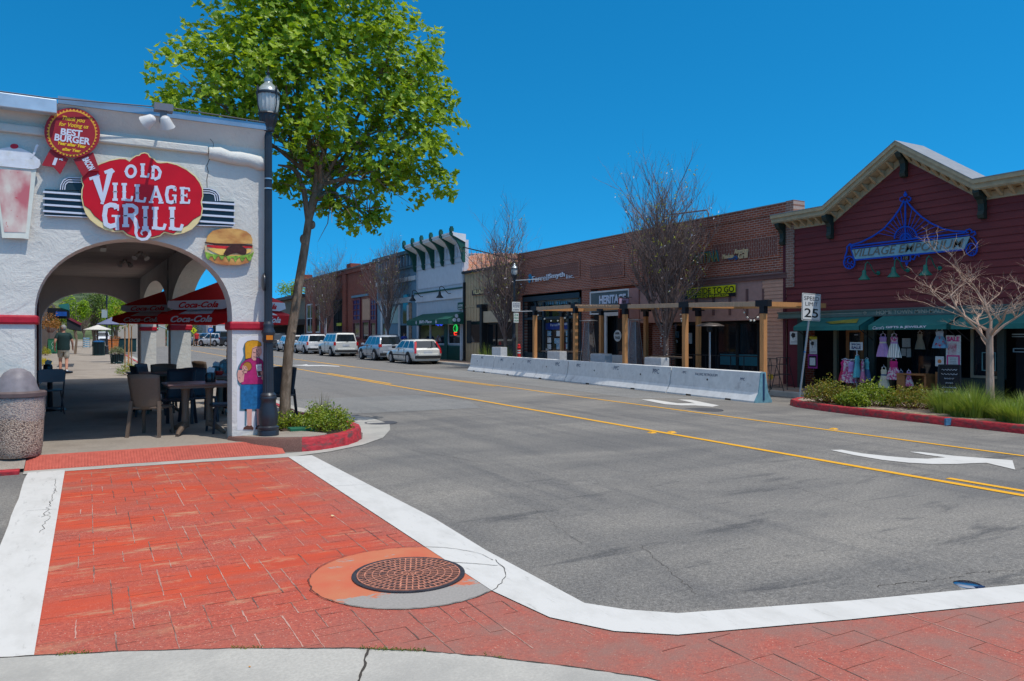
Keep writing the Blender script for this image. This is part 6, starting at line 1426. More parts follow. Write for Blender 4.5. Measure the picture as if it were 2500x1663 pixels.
b = MB(); b.box(XW-.05, XW, yb, ya, zT-1.05, zT-.98); b.box(XW-.04, XW, yb+.2, ya-.2, zT-1.35, zT-1.31); b.box(XW-.04, XW, yb+.2, yb+.26, zG+.25, zT-1.35); b.box(XW-.04, XW, ya-.26, ya-.2, zG+.25, zT-1.35); b.box(XW-.04, XW, yb+.2, ya-.2, zG+.25, zG+.29); b.build('panel_moulding', mat('moulding_white', (.46,.47,.50)), wb)
b = MB(); b.box(XW-.16, XW, yb-.05, ya+.05, zG-.06, zG+.04); b.build('green_ledge', M_GRN, wb)
b = MB(); b.box(XW-.10, XW, yb, ya, zG-.62, zG-.06); 
k = int((ya-yb)/.18)
for i in range(k): y = yb+.1+(ya-yb-.2)*i/k; b.box(XW-.025, XW, y, y+.03, zG-1.75, zG-.62)
b.build('transom_boards', M_WSID, wb)
b = MB(); b.tube([(XW-.78, yb+.12, zT+.1), (XW-.5, yb-.02, zT-.2), (XW-.10, yb-.02, zT-1.3), (XW-.08, yb-.02, gz0+.1)], .05, 6); b.build('downpipe', M_WSID, wb)
zA = SX(1021, 768, XW)[1]; zB = SX(992, 795, XW-1.15)[1]
o, y0, y1, q = awning(wb, 993, 1094, XW, 1.15, zA, zB+.32, .32, mat('green_canvas', (.010, .085, .062), .75, .12, 4))
b = MB(); kk = y0-y1; b.txt("Bill's Place", (q-.02, y0-kk*.34, zB+.10), NY, UZ, .20, kk*.30, .01, .15, .01)
def shamrock(b, x, y, z, s):
    for a in (90, 210, 330):
        b.prism([(y + s*.55*math.cos(R(a)) + s*.42*math.cos(c*.785), z + s*.55*math.sin(R(a)) + s*.42*math.sin(c*.785)) for c in range(8)], (x-.0005*a/90, 0, 0), UY, UZ, (-.008, 0, 0))
    b.box(x-.008, x, y-.02, y+.02, z-s*1.3, z)
shamrock(b, q-.02, y0-kk*.26, zB+.18, .12); shamrock(b, q-.02, y0-kk*.74, zB+.18, .12)
b.build('awning_lettering', M_SWHT, o)
b = MB(); 
for a in (90, 210, 330): b.prism([(-.6+.16*math.cos(R(a))+.12*math.cos(c*.785), zB+.33+.16*math.sin(R(a))+.12*math.sin(c*.785)) for c in range(8)], (XW, y1-.012-.0005*a/90, 0), UX, UZ, (0, -.008, 0))
b.build('side_shamrock', M_SWHT, o)
for i, (p0, p1, pt) in enumerate(((1025, 1050, 795), (1055, 1088, 793), (1098, 1127, 793))):
    w_ = F.slab('window', M_GLASS, p0, p1, pt, 838, 0, .04); b = MB(); F.frame(b, p0-2, p1+2, pt-3, 841, .08, .02, .06); b.build('window_frame', M_WSID, w_)
F.slab('wainscot', M_GRN, 1017, 1133, 842, 884, 0, .08); F.slab('green_post', M_GRN, 1089, 1096, 790, 884, .08, .05); F.slab('downpipe', M_WSID, 1127, 1131, 790, 880, .08, .04)
b = MB(); yy = yb+.5
for i in range(18): b.box(XW-.09, XW-.08, yb+.15+i*.14, yb+.17+i*.14, gz0, gz0+.85)
b.build('wainscot_groove', mat('groove_green', (.006,.04,.03), .6, 0), wb)
b = MB(); y_, z_ = SX(1112, 806, XW-.06); b.tube([(XW-.06, y_+.3*math.cos(a), z_+.22*math.sin(a)+.1) for a in [i*.5 for i in range(13)]], .02, 5); b.tube([(XW-.06, y_-.1, z_-.1), (XW-.06, y_-.15, z_+.5), (XW-.06, y_+.05, z_+.3)], .02, 5); b.build('neon_green', mat('neon_g', (.02, .6, .12), .5, 0, emit=1.0), wb)
b = MB(); b.tube([(XW-.06, y_-.2, z_-.15), (XW-.06, y_+.2, z_-.15), (XW-.06, y_+.15, z_-.3), (XW-.06, y_-.15, z_-.3)], .03, 5); b.build('neon_red', mat('neon_r', (.9, .04, .02), .5, 0, emit=1.2), wb)
b = MB(); y_, z_ = SX(1072, 793, XW-.06); b.tube([(XW-.06, y_+.5-.1*i, z_+.06*math.sin(i*1.3)) for i in range(11)], .03, 5); b.build('neon_blue', mat('neon_b', (.03, .08, .8), .5, 0, emit=1.0), wb)
b = MB(); yy_, zz_ = SX(1070, 832, XW-.05); b.prism([(yy_-.55, zz_-.05), (yy_+.55, zz_-.05), (yy_+.3, zz_+.2), (yy_, zz_+.38), (yy_-.3, zz_+.2)], (XW-.045, 0, 0), UY, UZ, (-.01, 0, 0)); b.build('window_picture', mat('dull_red_print', (.32,.08,.07), .6, .3, 9, col2=(.4,.35,.33), c2amt=(.5,.55), c2scale=3), wb)
t = thing('atm_sign', 'small dark green ATM sign on the corner of the white bar', 'sign', (XW-.2, yb+.3, 4)); b = MB(); FA = Face(XW-.12, t); FA.box(b, 1119, 1132, 739, 756, 0, .05); b.build('board', M_GRN, t); b = MB(); FA.text(b, 'ATM', 1121, 750, 1131, 749, 6, .055, .01, .03); FA.text(b, 'INSIDE', 1121, 755, 1131, 754, 2.5, .055, .01, .03); b.build('lettering', PW, t)
for i, (px, py) in enumerate(((1036, 724), (1104, 716))): y, z = SX(px, py, XW); gooseneck(['black goose-neck lamp at the left of the white bar front', 'black goose-neck lamp at the right of the white bar front'][i], y, z, M_SOFF, .55, 1.5, XW)
# ---------------- tan board-and-batten shop with rusty roof
M_TAN = mat('tan_boards', (.47, .34, .20), .75, .08, 4)
tn = building('tan_shop', 'tan board-and-batten shop with a rusty metal roof', 'building', XW, 38)
F = Face(XW, tn); y1, y0 = 33.36, F.yz(1134.5, 700)[0]; zT2 = F.yz(1138, 668)[1]
b = MB(); b.box(XW, XW+6, y1, y0, gz0-.2, zT2)
k = int((y0-y1)/.38)
for i in range(k): b.box(XW-.025, XW, y1+.2+i*.38, y1+.245+i*.38, gz0, zT2-.1)
b.box(XW-.03, XW, y1, y0, SX(1140, 748, XW)[1]-.08, SX(1140, 748, XW)[1]); b.build('wall', M_TAN, tn)
b = MB(); b.box(XW-.22, XW+.05, y1, y0+.0, zT2-.02, zT2+.12); b.build('eave', M_SOFF, tn)
ra, rb_ = SX(1143, 619, XW+5), SX(1268, 619, XW+5)
b = MB(); b.quad((XW-.1, y0, zT2+.12), (XW-.1, y1, zT2+.12), (XW+5, rb_[0], rb_[1]), (XW+5, ra[0], ra[1])); 
for i in range(14): k = i/13; b.bar((XW-.1, y1+(y0-y1)*k, zT2+.15), (XW+5, rb_[0]+(ra[0]-rb_[0])*k, rb_[1]+(ra[1]-rb_[1])*k+.03), .05, .05)
b.build('roof', mat('rusty_roof', (.42, .17, .09), .7, .25, 3, col2=(.45, .42, .40), c2amt=(.5, .65), c2scale=1.6), tn)
b = MB(); b.bar((XW-.15, y0-.1, zT2+1.6), (XW+.3, y1+2.2, zT2+.3), .06); b.build('roof_brace', M_SOFF, tn)
b = MB(); F.box(b, 1134, 1137, 690, 880, .0, .12); F.box(b, 1186, 1191, 745, 890, 0, .4); F.box(b, 1180, 1192, 744, 752, 0, .45); b.build('black_post', M_SOFF, tn)
b = MB(); F.box(b, 1141, 1151, 783, 838, 0, .05); F.box(b, 1175, 1185, 782, 838, 0, .05); b.build('shutter', M_SOFF, tn)
w_ = F.slab('window', M_GLASS, 1151, 1175, 785, 836, 0, .03)
F.slab('porch_fascia', mat('beige_band', (.50, .40, .27), .7, .08), 1191, 1258, 761, 788, .0, .3)
F.slab('shopfront', M_GLASS, 1193, 1256, 790, 842, 0, .03); b = MB(); F.frame(b, 1193, 1256, 789, 886, .08, .02, .08, 2, 0); F.box(b, 1193, 1256, 842, 886, 0, .05); b.build('window_frame', M_SOFF, tn)
t = thing('shop_signboard', 'dark wooden Village signboard on the tan shop', 'sign', (XW-.1, F.yz(1190, 710)[0], 4.3)); b = MB(); FB = Face(XW-.06, t); FB.box(b, 1154, 1212, 709, 722, 0, .05); b.build('board', mat('umber_board', (.05, .03, .03), .6, .2), t); b = MB(); FB.text(b, 'VILLAGE', 1157, 719, 1184, 716, 10, .055, .01, .02); b.build('lettering', mat('sign_cream', (.7,.6,.4)), t)
# ---------------- blue shop, red brick shop, dark canopy, far left of the far side
bl = building('blue_shop', 'blue-grey two-storey shop with white window trim', 'building', XW, 56)
F = Face(XW, bl); a0, a1 = F.yz(1003, 700)[0], F.yz(920, 700)[0]; a0 = ya + .02; M_BL = mat('slate_blue', (.14, .24, .31), .7, .1, 5)
zt_ = SX(1000, 616, XW)[1]; b = MB(); b.box(XW, XW+9, a0, a1, 0, zt_); b.build('wall', M_BL, bl)
b = MB(); b.box(XW-.35, XW+.1, a0, a1+.1, zt_-.15, zt_+.1); b.box(XW-.2, XW, a0, a1, zt_-1.15, zt_-1.0); b.build('cornice', mat('dark_slate', (.06, .12, .15), .6, .1), bl)
for i in range(14): 
    y = a0+.3+(a1-a0-.6)*i/13; b = MB(); b.box(XW-.15, XW, y-.12, y+.12, zt_-.95, zt_-.2); b.build('frieze_block', M_BL, bl)
b = MB(); b.box(XW-.12, XW, a0, a1, zt_-2.05, zt_-1.75); b.box(XW-.1, XW, a0, a1, zt_-3.35, zt_-3.2); b.build('white_band', M_WFR, bl)
b = MB(); 
for px in (932, 944, 975, 996): F.box(b, px, px+4, 745, 865, 0, .1)
F.box(b, 930, 1003, 738, 746, 0, .12); b.build('white_column', M_WFR, bl)
F.slab('shopfront', M_GLASS, 936, 944, 790, 855, 0, .04); F.slab('shopfront', M_DARK, 979, 996, 795, 862, 0, .04); F.slab('upper_window', M_GLASS, 985, 1000, 720, 790, 0, .04); F.slab('pale_awning_panel', mat('pale_green_panel', (.32, .45, .42), .6, .1), 950, 974, 750, 790, 0, .05); F.slab('stone_pier', mat('rubble_stone', (.30, .20, .14), .9, .5, 6), 998, 1006, 740, 850, .0, .06)
rb = building('red_brick_shop', 'red brick shop with tall blue-paned windows and two chimneys', 'building', XW, 68)
F = Face(XW, rb); c0_ = a1 + .05; c1 = F.yz(745, 700)[0]; zt_ = SX(905, 645, XW)[1]
b = MB(); b.box(XW, XW+9, c0_, c1, 0, zt_); b.box(XW-.12, XW, c0_, c1, zt_-.35, zt_); b.build('wall', M_BRICKR, rb)
b = MB(); b.box(XW-.2, XW+.3, c0_, c1, zt_, zt_+.12); b.build('coping', mat('dark_coping', (.16, .14, .13), .8, .2), rb)
for px, pt in ((862, 640), (748, 668)): y = yx(px, XW+.5); b = MB(); b.box(XW+.1, XW+1, y-.6, y+.6, zt_-.5, SX(px, pt, XW)[1]); b.build('chimney', M_BRICKR, rb)
b = MB(); 
for px in (845, 770): y = yx(px, XW); b.box(XW-.2, XW, y-.5, y+.5, 0, zt_-.4)
b.each('brick_pier', M_BRICKR, rb)
MPUR = mat('violet_pane', (.05, .045, .16), .2, .2, 2); MRF = mat('maroon_frame', (.16, .03, .04), .5, .1); MPK = mat('peach_panel', (.48, .28, .18), .7, .1)
for nm, m_, p0, p1, pt, pb, fm, cs, rs in (('window', M_GLASS, 752, 768, 745, 812, M_WFR, 1, 1), ('window', M_GLASS, 771, 782, 745, 812, M_WFR, 0, 0), ('entrance', M_DARK, 818, 848, 735, 812, M_SOFF, 2, 0), ('window', MPUR, 865, 881, 732, 784, MRF, 1, 3), ('window', M_GLASS, 865, 881, 787, 826, MRF, 0, 0), ('window', MPUR, 908, 920, 732, 784, MRF, 1, 3), ('window', M_GLASS, 908, 920, 787, 826, MRF, 0, 0), ('door', M_GLASS, 888, 903, 785, 832, MRF, 0, 0)):
    o = F.slab(nm, m_, p0, p1, pt, pb, .0, .06); b = MB(); F.frame(b, p0-1, p1+1, pt-1.5, pb+1, .14, .03, .08, cs, rs); b.build('window_frame', fm, o)
F.slab('panel', MPK, 886, 904, 731, 782, 0, .05); F.slab('blue_lintel', mat('slate_blue'  , (.14,.24,.31)), 860, 900, 723, 728, 0, .1)
t = thing('shop_banner', 'small yellow banner above the dark entrance of the red brick shop', 'sign', (XW-.2, yx(830, XW), 2.6)); b = MB(); Face(XW-.15, t).box(b, 823, 834, 789, 796, 0, .05); b.build('board', mat('banner_yellow', (.6,.6,0)), t)
dk = building('dark_canopy_shop', 'low dark shop with a deep canopy at the far left of the row', 'building', XW, 90)
F = Face(XW, dk); d0_ = c1 + .05; d1 = F.yz(664, 700)[0]; zt_ = SX(739, 722, XW)[1]
b = MB(); b.box(XW, XW+9, d0_, d1, 0, zt_); b.build('wall', mat('dun_stucco', (.26, .20, .14), .9, .2, 3), dk)
b = MB(); b.box(XW-2.2, XW, d0_, d1, SX(739, 790, XW-2)[1], SX(739, 775, XW-2)[1]); b.build('canopy', mat('canopy_dark', (.09, .07, .06), .7, .2), dk)
b = MB(); b.box(XW-.05, XW, d0_+.5, d1-.5, 0, SX(739, 792, XW)[1]); b.build('dark_front', M_DARK, dk)
b = MB(); b.box(XW-.6, XW, d0_, d1, zt_-.2, zt_+.15); b.build('roof_edge', mat('canopy_dark', (.09,.07,.06)), dk)
flg = thing('flag', 'small striped flag hanging on a pole by the red brick shop', 'flag', (XW-1.4, yx(795, XW-1.4), 2.2)); y, z = SX(795, 815, XW-1.4)
b = MB(); b.tube([(XW, y, z+1.1), (XW-1.5, y, z+1.75)], .02, 5); b.build('pole', M_SOFF, flg)
for k in range(7): b = MB(); b.box(XW-1.43, XW-1.40, y-.28+.08*k, y-.205+.08*k, z-.2, z+1.4); b.build('stripe', (mat('flag_red', (.4,.02,.03), .7, 0) if k % 2 else PW), flg)
b = MB(); b.box(XW-1.44, XW-1.43, y-.28, y+.05, z+.9, z+1.4); b.build('canton', NAVY, flg)
# ================================================================= PERGOLA, BARRIERS
def wood(name, c):
    m, b, L = newmat(name, .65, .3); v = pos(m, (1, 1, .12)); k = ramp(m, noise(m, v, 18, 6, .6, 1), .3, .7); L.new(mixc(m, k, c, tuple(q*.72 for q in c)), b.inputs['Base Color']); return m
M_CED = wood('cedar_post', (.58, .27, .10)); M_CEDP = wood('weathered_beam', (.50, .34, .22)); M_BRK = mat('black_steel', (.012, .013, .016), .5, .1)
PXF, PXB = 16.0, 18.45
fr = [(1864, 737), (1673, 733), (1526, 742), (1405, 739), (1306, 746)]; bk = [(1836, 752), (1705, 752), (1577, 754), (1468, 758), (1372, 764)]
fp = [(SX(px, py, PXF)) for px, py in fr]
perg = [thing('pergola', lab, 'pergola', (PXF, fp[i][0], rdz(PXF, fp[i][0])), 0, 'timber pergolas in the parking lane') for i, lab in ((0, 'timber pergola bay nearest the red shop with string lights'), (2, 'timber pergola bay with a slatted roof left of the tree'))]
def gpost(par, x, y, zt):
    b = MB(); b.box(x-.07, x+.07, y-.07, y+.07, rdz(x, y), zt-.28); b.build('post', M_CED, par, bevel=.006)
    b = MB(); b.box(x-.078, x+.078, y-.078, y+.078, zt-.36, zt+.002); b.box(x-.079, x+.079, y-.22, y+.22, zt-.17, zt+.003); b.build('corner_bracket', M_BRK, par)
bz = []
for i, (y, zt) in enumerate(fp):
    pa = perg[0] if i < 2 else perg[1]; zt = {0: 2.66, 1: 2.74, 2: 2.80, 3: 2.92, 4: 2.92}[i]; bz.append(zt); gpost(pa, PXF, y, zt)
byy = []
for i, (px, py) in enumerate(bk):
    y, z = SX(px, py, PXB); byy.append(y); 
    if i: gpost(perg[0] if i < 2 else perg[1], PXB, y, bz[i])
for (i, j, pa, m_) in ((0, 1, 0, M_CEDP), (1, 2, 0, M_CEDP), (2, 3, 1, M_CEDP), (3, 4, 1, M_CEDP)):
    b = MB(); b.bar((PXF, fp[i][0], bz[i]-.10), (PXF, fp[j][0], bz[j]-.10), .13, .13); b.build('beam', m_, perg[pa], bevel=.005)
    b = MB(); b.bar((PXB, fp[i][0], bz[i]-.10), (PXB, fp[j][0], bz[j]-.10), .13, .13); b.build('beam', M_CED, perg[pa])
for i in range(5):
    y = fp[i][0]; b = MB(); b.bar((PXF, y, bz[i]-.10), (PXB, y, bz[i]-.10), .13, .13); b.build('cross_beam', M_CED, perg[0] if i < 2 else perg[1])
b = MB(); y0, y1 = fp[2][0]+.2, fp[3][0]-.2
for k in range(26): y = y0 + (y1-y0)*k/25; b.box(PXF-.12+random.uniform(-.03,.03), PXB, y-.02, y+.02, 2.70+.12*k/25, 2.76+.12*k/25)
b.build('slat_roof', M_CEDP, perg[1])
st = thing('string_lights', 'string of bare bulbs hanging under the timber pergola', 'string lights', (17, 18, 2.5)); b = MB(); bu = []
for (p0_, p1_) in (((PXF, fp[0][0], 2.5), (PXB, fp[1][0], 2.6)), ((PXF, fp[1][0], 2.6), (PXB, fp[2][0], 2.6)), ((PXF, fp[2][0], 2.6), (PXB, fp[3][0], 2.7)), ((PXF, fp[3][0], 2.7), (PXF, fp[4][0], 2.7))):
    p0_, p1_ = Vector(p0_), Vector(p1_); pts = [p0_.lerp(p1_, k/12) - Vector((0,0,.35*math.sin(math.pi*k/12))) for k in range(13)]; b.tube(pts, .008, 4); bu += pts[1:-1:2]
b.build('cable', M_BRK, st)
for q in bu: b = MB(); b.sphere((q.x, q.y, q.z-.06), .035, 8); b.build('bulb', mat('bulb_glass', (.62,.60,.52), .2, 0, spec=.6), st, True)
# fairy lights on the tree trunk
tx = 17.6; ty = yx(1622, tx); b = MB(); rn = random.Random(4); zz0 = rdz(tx, ty)
for k in range(150): z = zz0 + .2 + 2.5*rn.random(); A = rn.random()*6.28; r_ = .13; b.sphere((tx+r_*math.cos(A), ty+r_*math.sin(A), z), .016, 5, m=3)
o = b.build('fairy_lights', mat('fairy_white', (.65,.65,.62), .4, 0)); tag(o, 'tiny white fairy lights wound round the pergola tree trunk', 'fairy lights'); o['kind'] = 'stuff'
def bpt(px):                                   # the barrier line
    x = 15.5
    for _ in range(20): r = ray(px, 900); y = x/r[0]*r[1]; x = 15.3 + .052*(y-14)
    return Vector((x, y))
M_BAR = mat('white_barrier_paint', (.68, .68, .66), .75, .10, 6, .2, 30, col2=(.30, .29, .28), c2amt=(.58, .78), c2scale=3); M_BLB = mat('barrier_end_blue', (.14, .30, .36), .7, .2, 8)
bl_ = [(1155, 1212), (1212.5, 1393), (1394, 1645), (1646, 1863)]
BLAB = ['short white concrete barrier at the far left end of the row', 'second white concrete barrier from the left, stencilled PPC', 'long white concrete barrier stencilled PPC before the pergola tree', 'white concrete barrier stencilled Pacific Petroleum with a blue end']
DB = mat('stencil_blue', (.02, .05, .12), .7, .2, 40)
for i, (p0, p1) in enumerate(bl_):
    a, c = bpt(p0), bpt(p1); d = (c-a); Ln = d.length; u = d.normalized(); nn = Vector((u.y, -u.x)); nn = -nn if nn.x > 0 else nn
    t = thing('concrete_barrier', BLAB[i], 'barrier', (a.x, a.y, rdz(a.x, a.y)), math.atan2(u.y, u.x), 'white concrete barriers along the parklet')
    H = .80; prof = [(.30, 0), (.30, .05), (.165, .27), (.085, H-.015), (.07, H), (-.07, H), (-.085, H-.015), (-.165, .27), (-.30, .05), (-.30, 0)]
    xs_ = [0.012, Ln*.22, Ln*.22+.002, Ln*.32, Ln*.32+.002, Ln*.68, Ln*.68+.002, Ln*.78, Ln*.78+.002, Ln-.012]
    dz = rdz(c.x, c.y) - rdz(a.x, a.y); b = MB(); vs = []
    for x in xs_:
        for y, z in prof: vs.append((x, y, z + dz*x/Ln))
    for (q0, q1) in ((3, 4), (5, 5)): pass
    k = len(prof); b.add(vs, [(q*k+j, q*k+(j+1) % k, (q+1)*k+(j+1) % k, (q+1)*k+j) for q in range(len(xs_)-1) for j in range(k)]); b.add(vs[:k], [tuple(range(k))[::-1]]); b.add(vs[-k:], [tuple(range(k))])
    # forklift slots cut in the foot
    for v in range(len(b.v)):
        x, y, z = b.v[v]
        if any(abs(x-Ln*f) < .01 for f in ()): pass
    b.build('body', [M_BAR], t, world=False, bevel=.008)
    sgn_ = 1 if (Matrix.Rotation(t.rotation_euler.z, 2) @ Vector((0, 1))).x < 0 else -1
    for s_ in (.25, .70):
        b = MB(); b.box(Ln*s_, Ln*s_+.22, sgn_*.285, sgn_*.302, .0 + dz*s_, .055 + dz*s_); b.build('drain_slot', mat('slot_dark', (.03,.025,.02), .9, 0), t, world=False)
    def face_pt(x, z): 
        k_ = (z-.27)/(H-.285); return Vector((x, sgn_*(.165 - .08*k_ + .003), z + dz*x/Ln))
    uu = Vector((1 if sgn_ < 0 else -1, 0, 0)); vv = (face_pt(0, .7)-face_pt(0, .4)).normalized()
    def sten(s, f, z, h): 
        b = MB(); asp = text_geo(s)[2]; x = Ln*f + (-1 if uu.x > 0 else 1)*asp*h/2; b.txt(s, face_pt(x, z), uu, vv, h, None, -.002, 0, .002); b.build('stencil', DB, t, world=False)
    F0 = (lambda f: f)
    if i == 3: sten('PPC', .17 if True else .83, .63, .065); sten('PACIFIC PETROLEUM', .43, .60, .07); sten('PPC', .83, .55, .075)
    elif i == 0: sten('PPC', .5, .62, .11)
    else: sten('PPC', .12, .58, .12); sten('PPC', .52, .58, .13); sten('PPC', .88, .56, .14)
    b = MB(); x = Ln*(.45 if i == 3 else .3); b.tube([face_pt(x, .50)+Vector((0, -sgn_*.02, 0)), face_pt(x, .50)+Vector((0, sgn_*.002, 0))], .03, 10); b.build('lifting_hole', mat('slot_dark', (.03,.025,.02)), t, world=False)
    if i in (1, 2): b = MB(); x = Ln*.75; b.tube([face_pt(x, .50)+Vector((0, -sgn_*.02, 0)), face_pt(x, .50)+Vector((0, sgn_*.002, 0))], .03, 10); b.build('lifting_hole', mat('slot_dark', (.03,.025,.02)), t, world=False)
    if i == 3:
        b = MB(); q = [(y, z + dz) for y, z in prof]; b.add([(Ln-.012, y, z) for y, z in q] + [(Ln+.012, y, z) for y, z in q], [tuple(range(k, 2*k))] + [(j, (j+1) % k, k+(j+1) % k, k+j) for j in range(k)]); b.build('painted_end', M_BLB, t, world=False)
        b = MB(); b.box(Ln+.012, Ln+.03, -.02, .03, .05, .75); b.build('end_slot', DB, t, world=False)
# planter boxes, benches, heaters behind the barriers
bxm = mat('white_box', (.50,.52,.54), .7, .1, 8)
BXL = ['white planter box by the left end of the barriers', 'white planter box below the blue window posters', 'white planter box between the second and third pergola posts', 'white planter box left of the pergola tree']
for i, (p0, p1, pt) in enumerate(((1201, 1222, 848), (1336, 1366, 858), (1441, 1476, 864), (1573, 1614, 873))):
    X = 16.55; y0, z1 = SX(p0, pt, X); y1 = yx(p1, X); g_ = rdz(X, y0); t = thing('planter_box', BXL[i], 'planter', (X, (y0+y1)/2, g_), 0, 'white boxes inside the parklet'); b = MB(); b.box(X, X+.35, y1, y0, g_, z1); b.build('box', bxm, t, bevel=.01); b = MB(); b.box(X+.02, X+.33, y1+.02, y0-.02, z1-.001, z1+.02); b.build('lid', mat('box_lid', (.36,.34,.32), .7, .1), t)
for i, (p0, p1, pt) in enumerate(((1322, 1410, 856), (1580, 1662, 869))):
    X = 17.1; y0, z1 = SX(p0, pt, X); y1 = yx(p1, X); g_ = rdz(X, y0); t = thing('long_table', ['dark long bar table in front of the estate office', 'dark long bar table behind the pergola tree'][i], 'table', (X, (y0+y1)/2, g_), 0, 'bar tables in the parklet'); b = MB(); b.box(X, X+.5, y1, y0, z1-.05, z1); b.build('tabletop', mat('table_dark', (.10,.07,.05), .5, .2), t)
    for yy in (y0-.1, y1+.1): b = MB(); b.box(X+.2, X+.27, yy-.03, yy+.03, g_, z1-.05); b.build('leg', M_BRK, t)
def pyr_heater(label, px, pt, X=17.2):
    y, zt = SX(px, pt, X); g_ = rdz(X, y); h = zt - g_; t = thing('patio_heater', label, 'patio heater', (X, y, g_), R(15), 'patio heaters'); ss = mat('heater_steel', (.45,.45,.46), .3, .1, metal=.7)
    b = MB(); b.box(-.25,.25,-.25,.25,0,.45); b.build('base', mat('heater_base', (.12,.09,.07), .6, .1), t, world=False)
    for sx in (-1,1):
        for sy in (-1,1): b = MB(); b.bar((sx*.25,sy*.25,.45), (sx*.10,sy*.10,h-.06), .02); b.build('rail', ss, t, world=False)
    b = MB(); b.add([(-.21,-.21,.46),(.21,-.21,.46),(.21,.21,.46),(-.21,.21,.46),(-.08,-.08,h-.1),(.08,-.08,h-.1),(.08,.08,h-.1),(-.08,.08,h-.1)], [(0,1,5,4),(1,2,6,5),(2,3,7,6),(3,0,4,7)]); b.build('mesh_guard', mat('guard_mesh', (.28,.27,.27), .4, .3, 60, alpha=.55, metal=.5), t, world=False)
    b = MB(); b.tube([(0,0,.45),(0,0,h-.1)], .05, 12); b.build('glass_tube', mat('tube_glass', (.35,.37,.38), .1, 0, alpha=.5), t, world=False)
    b = MB(); b.lathe((0,0,h-.06), [(.06,0),(.36,.015),(.36,.03),(.08,.06)], 20); b.build('cap', ss, t, world=False)
pyr_heater('pyramid patio heater by the brick pier of the estate office', 1437, 781); pyr_heater('pyramid patio heater in front of the mauve pilaster', 1550, 779)
y, zt = SX(1733, 788, 17.3); g_ = rdz(17.3, y); h = zt-g_; t = thing('patio_heater', 'mushroom patio heater with a round dished hood under the pergola', 'patio heater', (17.3, y, g_), 0, 'patio heaters'); ss = MATS['heater_steel']
b = MB(); b.lathe((0,0,0), [(.22,0),(.22,.42),(.18,.46),(.05,.5)], 20); b.build('base', mat('stainless', (.35,.35,.36), .35, .1, metal=.8), t, world=False); b = MB(); b.tube([(0,0,.45),(0,0,h-.25)], .03, 10); b.build('pole', ss, t, world=False)
b = MB(); b.lathe((0,0,h-.3), [(.06,0),(.10,.06),(.10,.2),(.12,.24)], 14); b.build('burner', M_BRK, t, world=False); b = MB(); b.lathe((0,0,h-.09), [(.45,-.02),(.44,.0),(.28,.06),(.08,.09),(.01,.10)], 28); b.build('hood', mat('hood_metal', (.16,.14,.13), .4, .1, metal=.6), t, True, world=False)
b = MB(); X = 18.2; a_, c_2 = yx(1640, X), yx(1850, X); g_ = rdz(X, 18)+.1
for z in (.55, 1.0): b.tube([(X, a_, g_+z), (X, c_2, g_+z)], .018, 6)
for k in range(8): y = a_+(c_2-a_)*k/7; b.tube([(X, y, g_), (X, y, g_+1.0)], .018, 6)
tag(b.build('railing', M_BRK), 'thin black metal railing in front of the dark cantina windows', 'railing')
# bollard, bins, far lamp and the signs on it, speed sign
q = SX(1267, 840, 17.9); y = q[0]; g_ = rdz(17.9, y)+.14; zt = q[1]
t = thing('bollard', 'red bollard with white bands at the left end of the pergola', 'bollard', (17.9, y, g_)); b = MB(); h = zt-g_+.0; b.lathe((0,0,0), [(.10,0),(.085,.04),(.075,h-.22),(.10,h-.2),(.10,h-.16),(.07,h-.14),(.07,h-.03),(.04,h)], 14); b.build('post', mat('bollard_red', (.55,.02,.02), .5, .1), t, 40, world=False)
b = MB(); b.lathe((0,0,h-.45), [(.081,0),(.081,.07)], 14); b.build('white_band', PW, t, world=False); b = MB(); b.lathe((0,0,h-.33), [(.080,0),(.080,.05)], 14); b.build('white_band', PW, t, world=False)
y, _ = SX(1256, 800, 17.85); lx = 17.85; zt = SX(1256, 637, lx)[1]; g_ = rdz(lx, y)+.14
lp2 = lamp_post('black street lamp on the far pavement with two signs and banner arms', (lx, y, g_), zt-g_-.85)
b = MB(); b.tube([(0,0,SX(1256,685,lx)[1]-g_), (.9,-1.2,SX(1256,684,lx)[1]-g_)], .02, 5); b.tube([(0,0,SX(1256,761,lx)[1]-g_), (.9,-1.2,SX(1256,760,lx)[1]-g_)], .02, 5); b.build('banner_arm', M_WFR, lp2, world=False)
def flat_sign(name, label, cat, X, p0, p1, pt, pb, m_, lines, lm, par_off=0, ww=None):
    """upright sign facing the oncoming drivers (normal -Y), sized along the sight lines"""
    y = yx((p0+p1)/2, X); xa, zt_ = SY(p0, pt, y); xb, zb_ = SY(p1, pb, y); t = thing(name, label, cat, ((xa+xb)/2, y, zb_))
    b = MB(); b.box(xa, xb, y-.012, y, zb_, zt_); b.build('plate', m_, t, bevel=.003)
    if lines:
        b = MB(); w_, h_ = xb-xa, zt_-zb_
        for s_, cx_, bz_, hh, wf in lines: ww_ = w_*wf; b.txt(s_, ((xa+xb)/2 + w_*cx_ - ww_/2, y-.0125, zb_+h_*bz_), UX, UZ, h_*hh, ww_, .02, 0, .002)
        b.build('lettering', lm, t)
    return t, xa, xb, y, zb_, zt_
flat_sign('street_sign', 'white parking notice sign with rows of small text on the far lamp', 'sign', lx-.1, 1250, 1270, 737, 761, PW, [('NO BICYCLES', 0, .78, .12, .8), ('SKATEBOARDS', 0, .60, .12, .85), ('PROHIBITED', 0, .42, .12, .8), ('ON SIDEWALK', 0, .12, .12, .8)], NAVY)
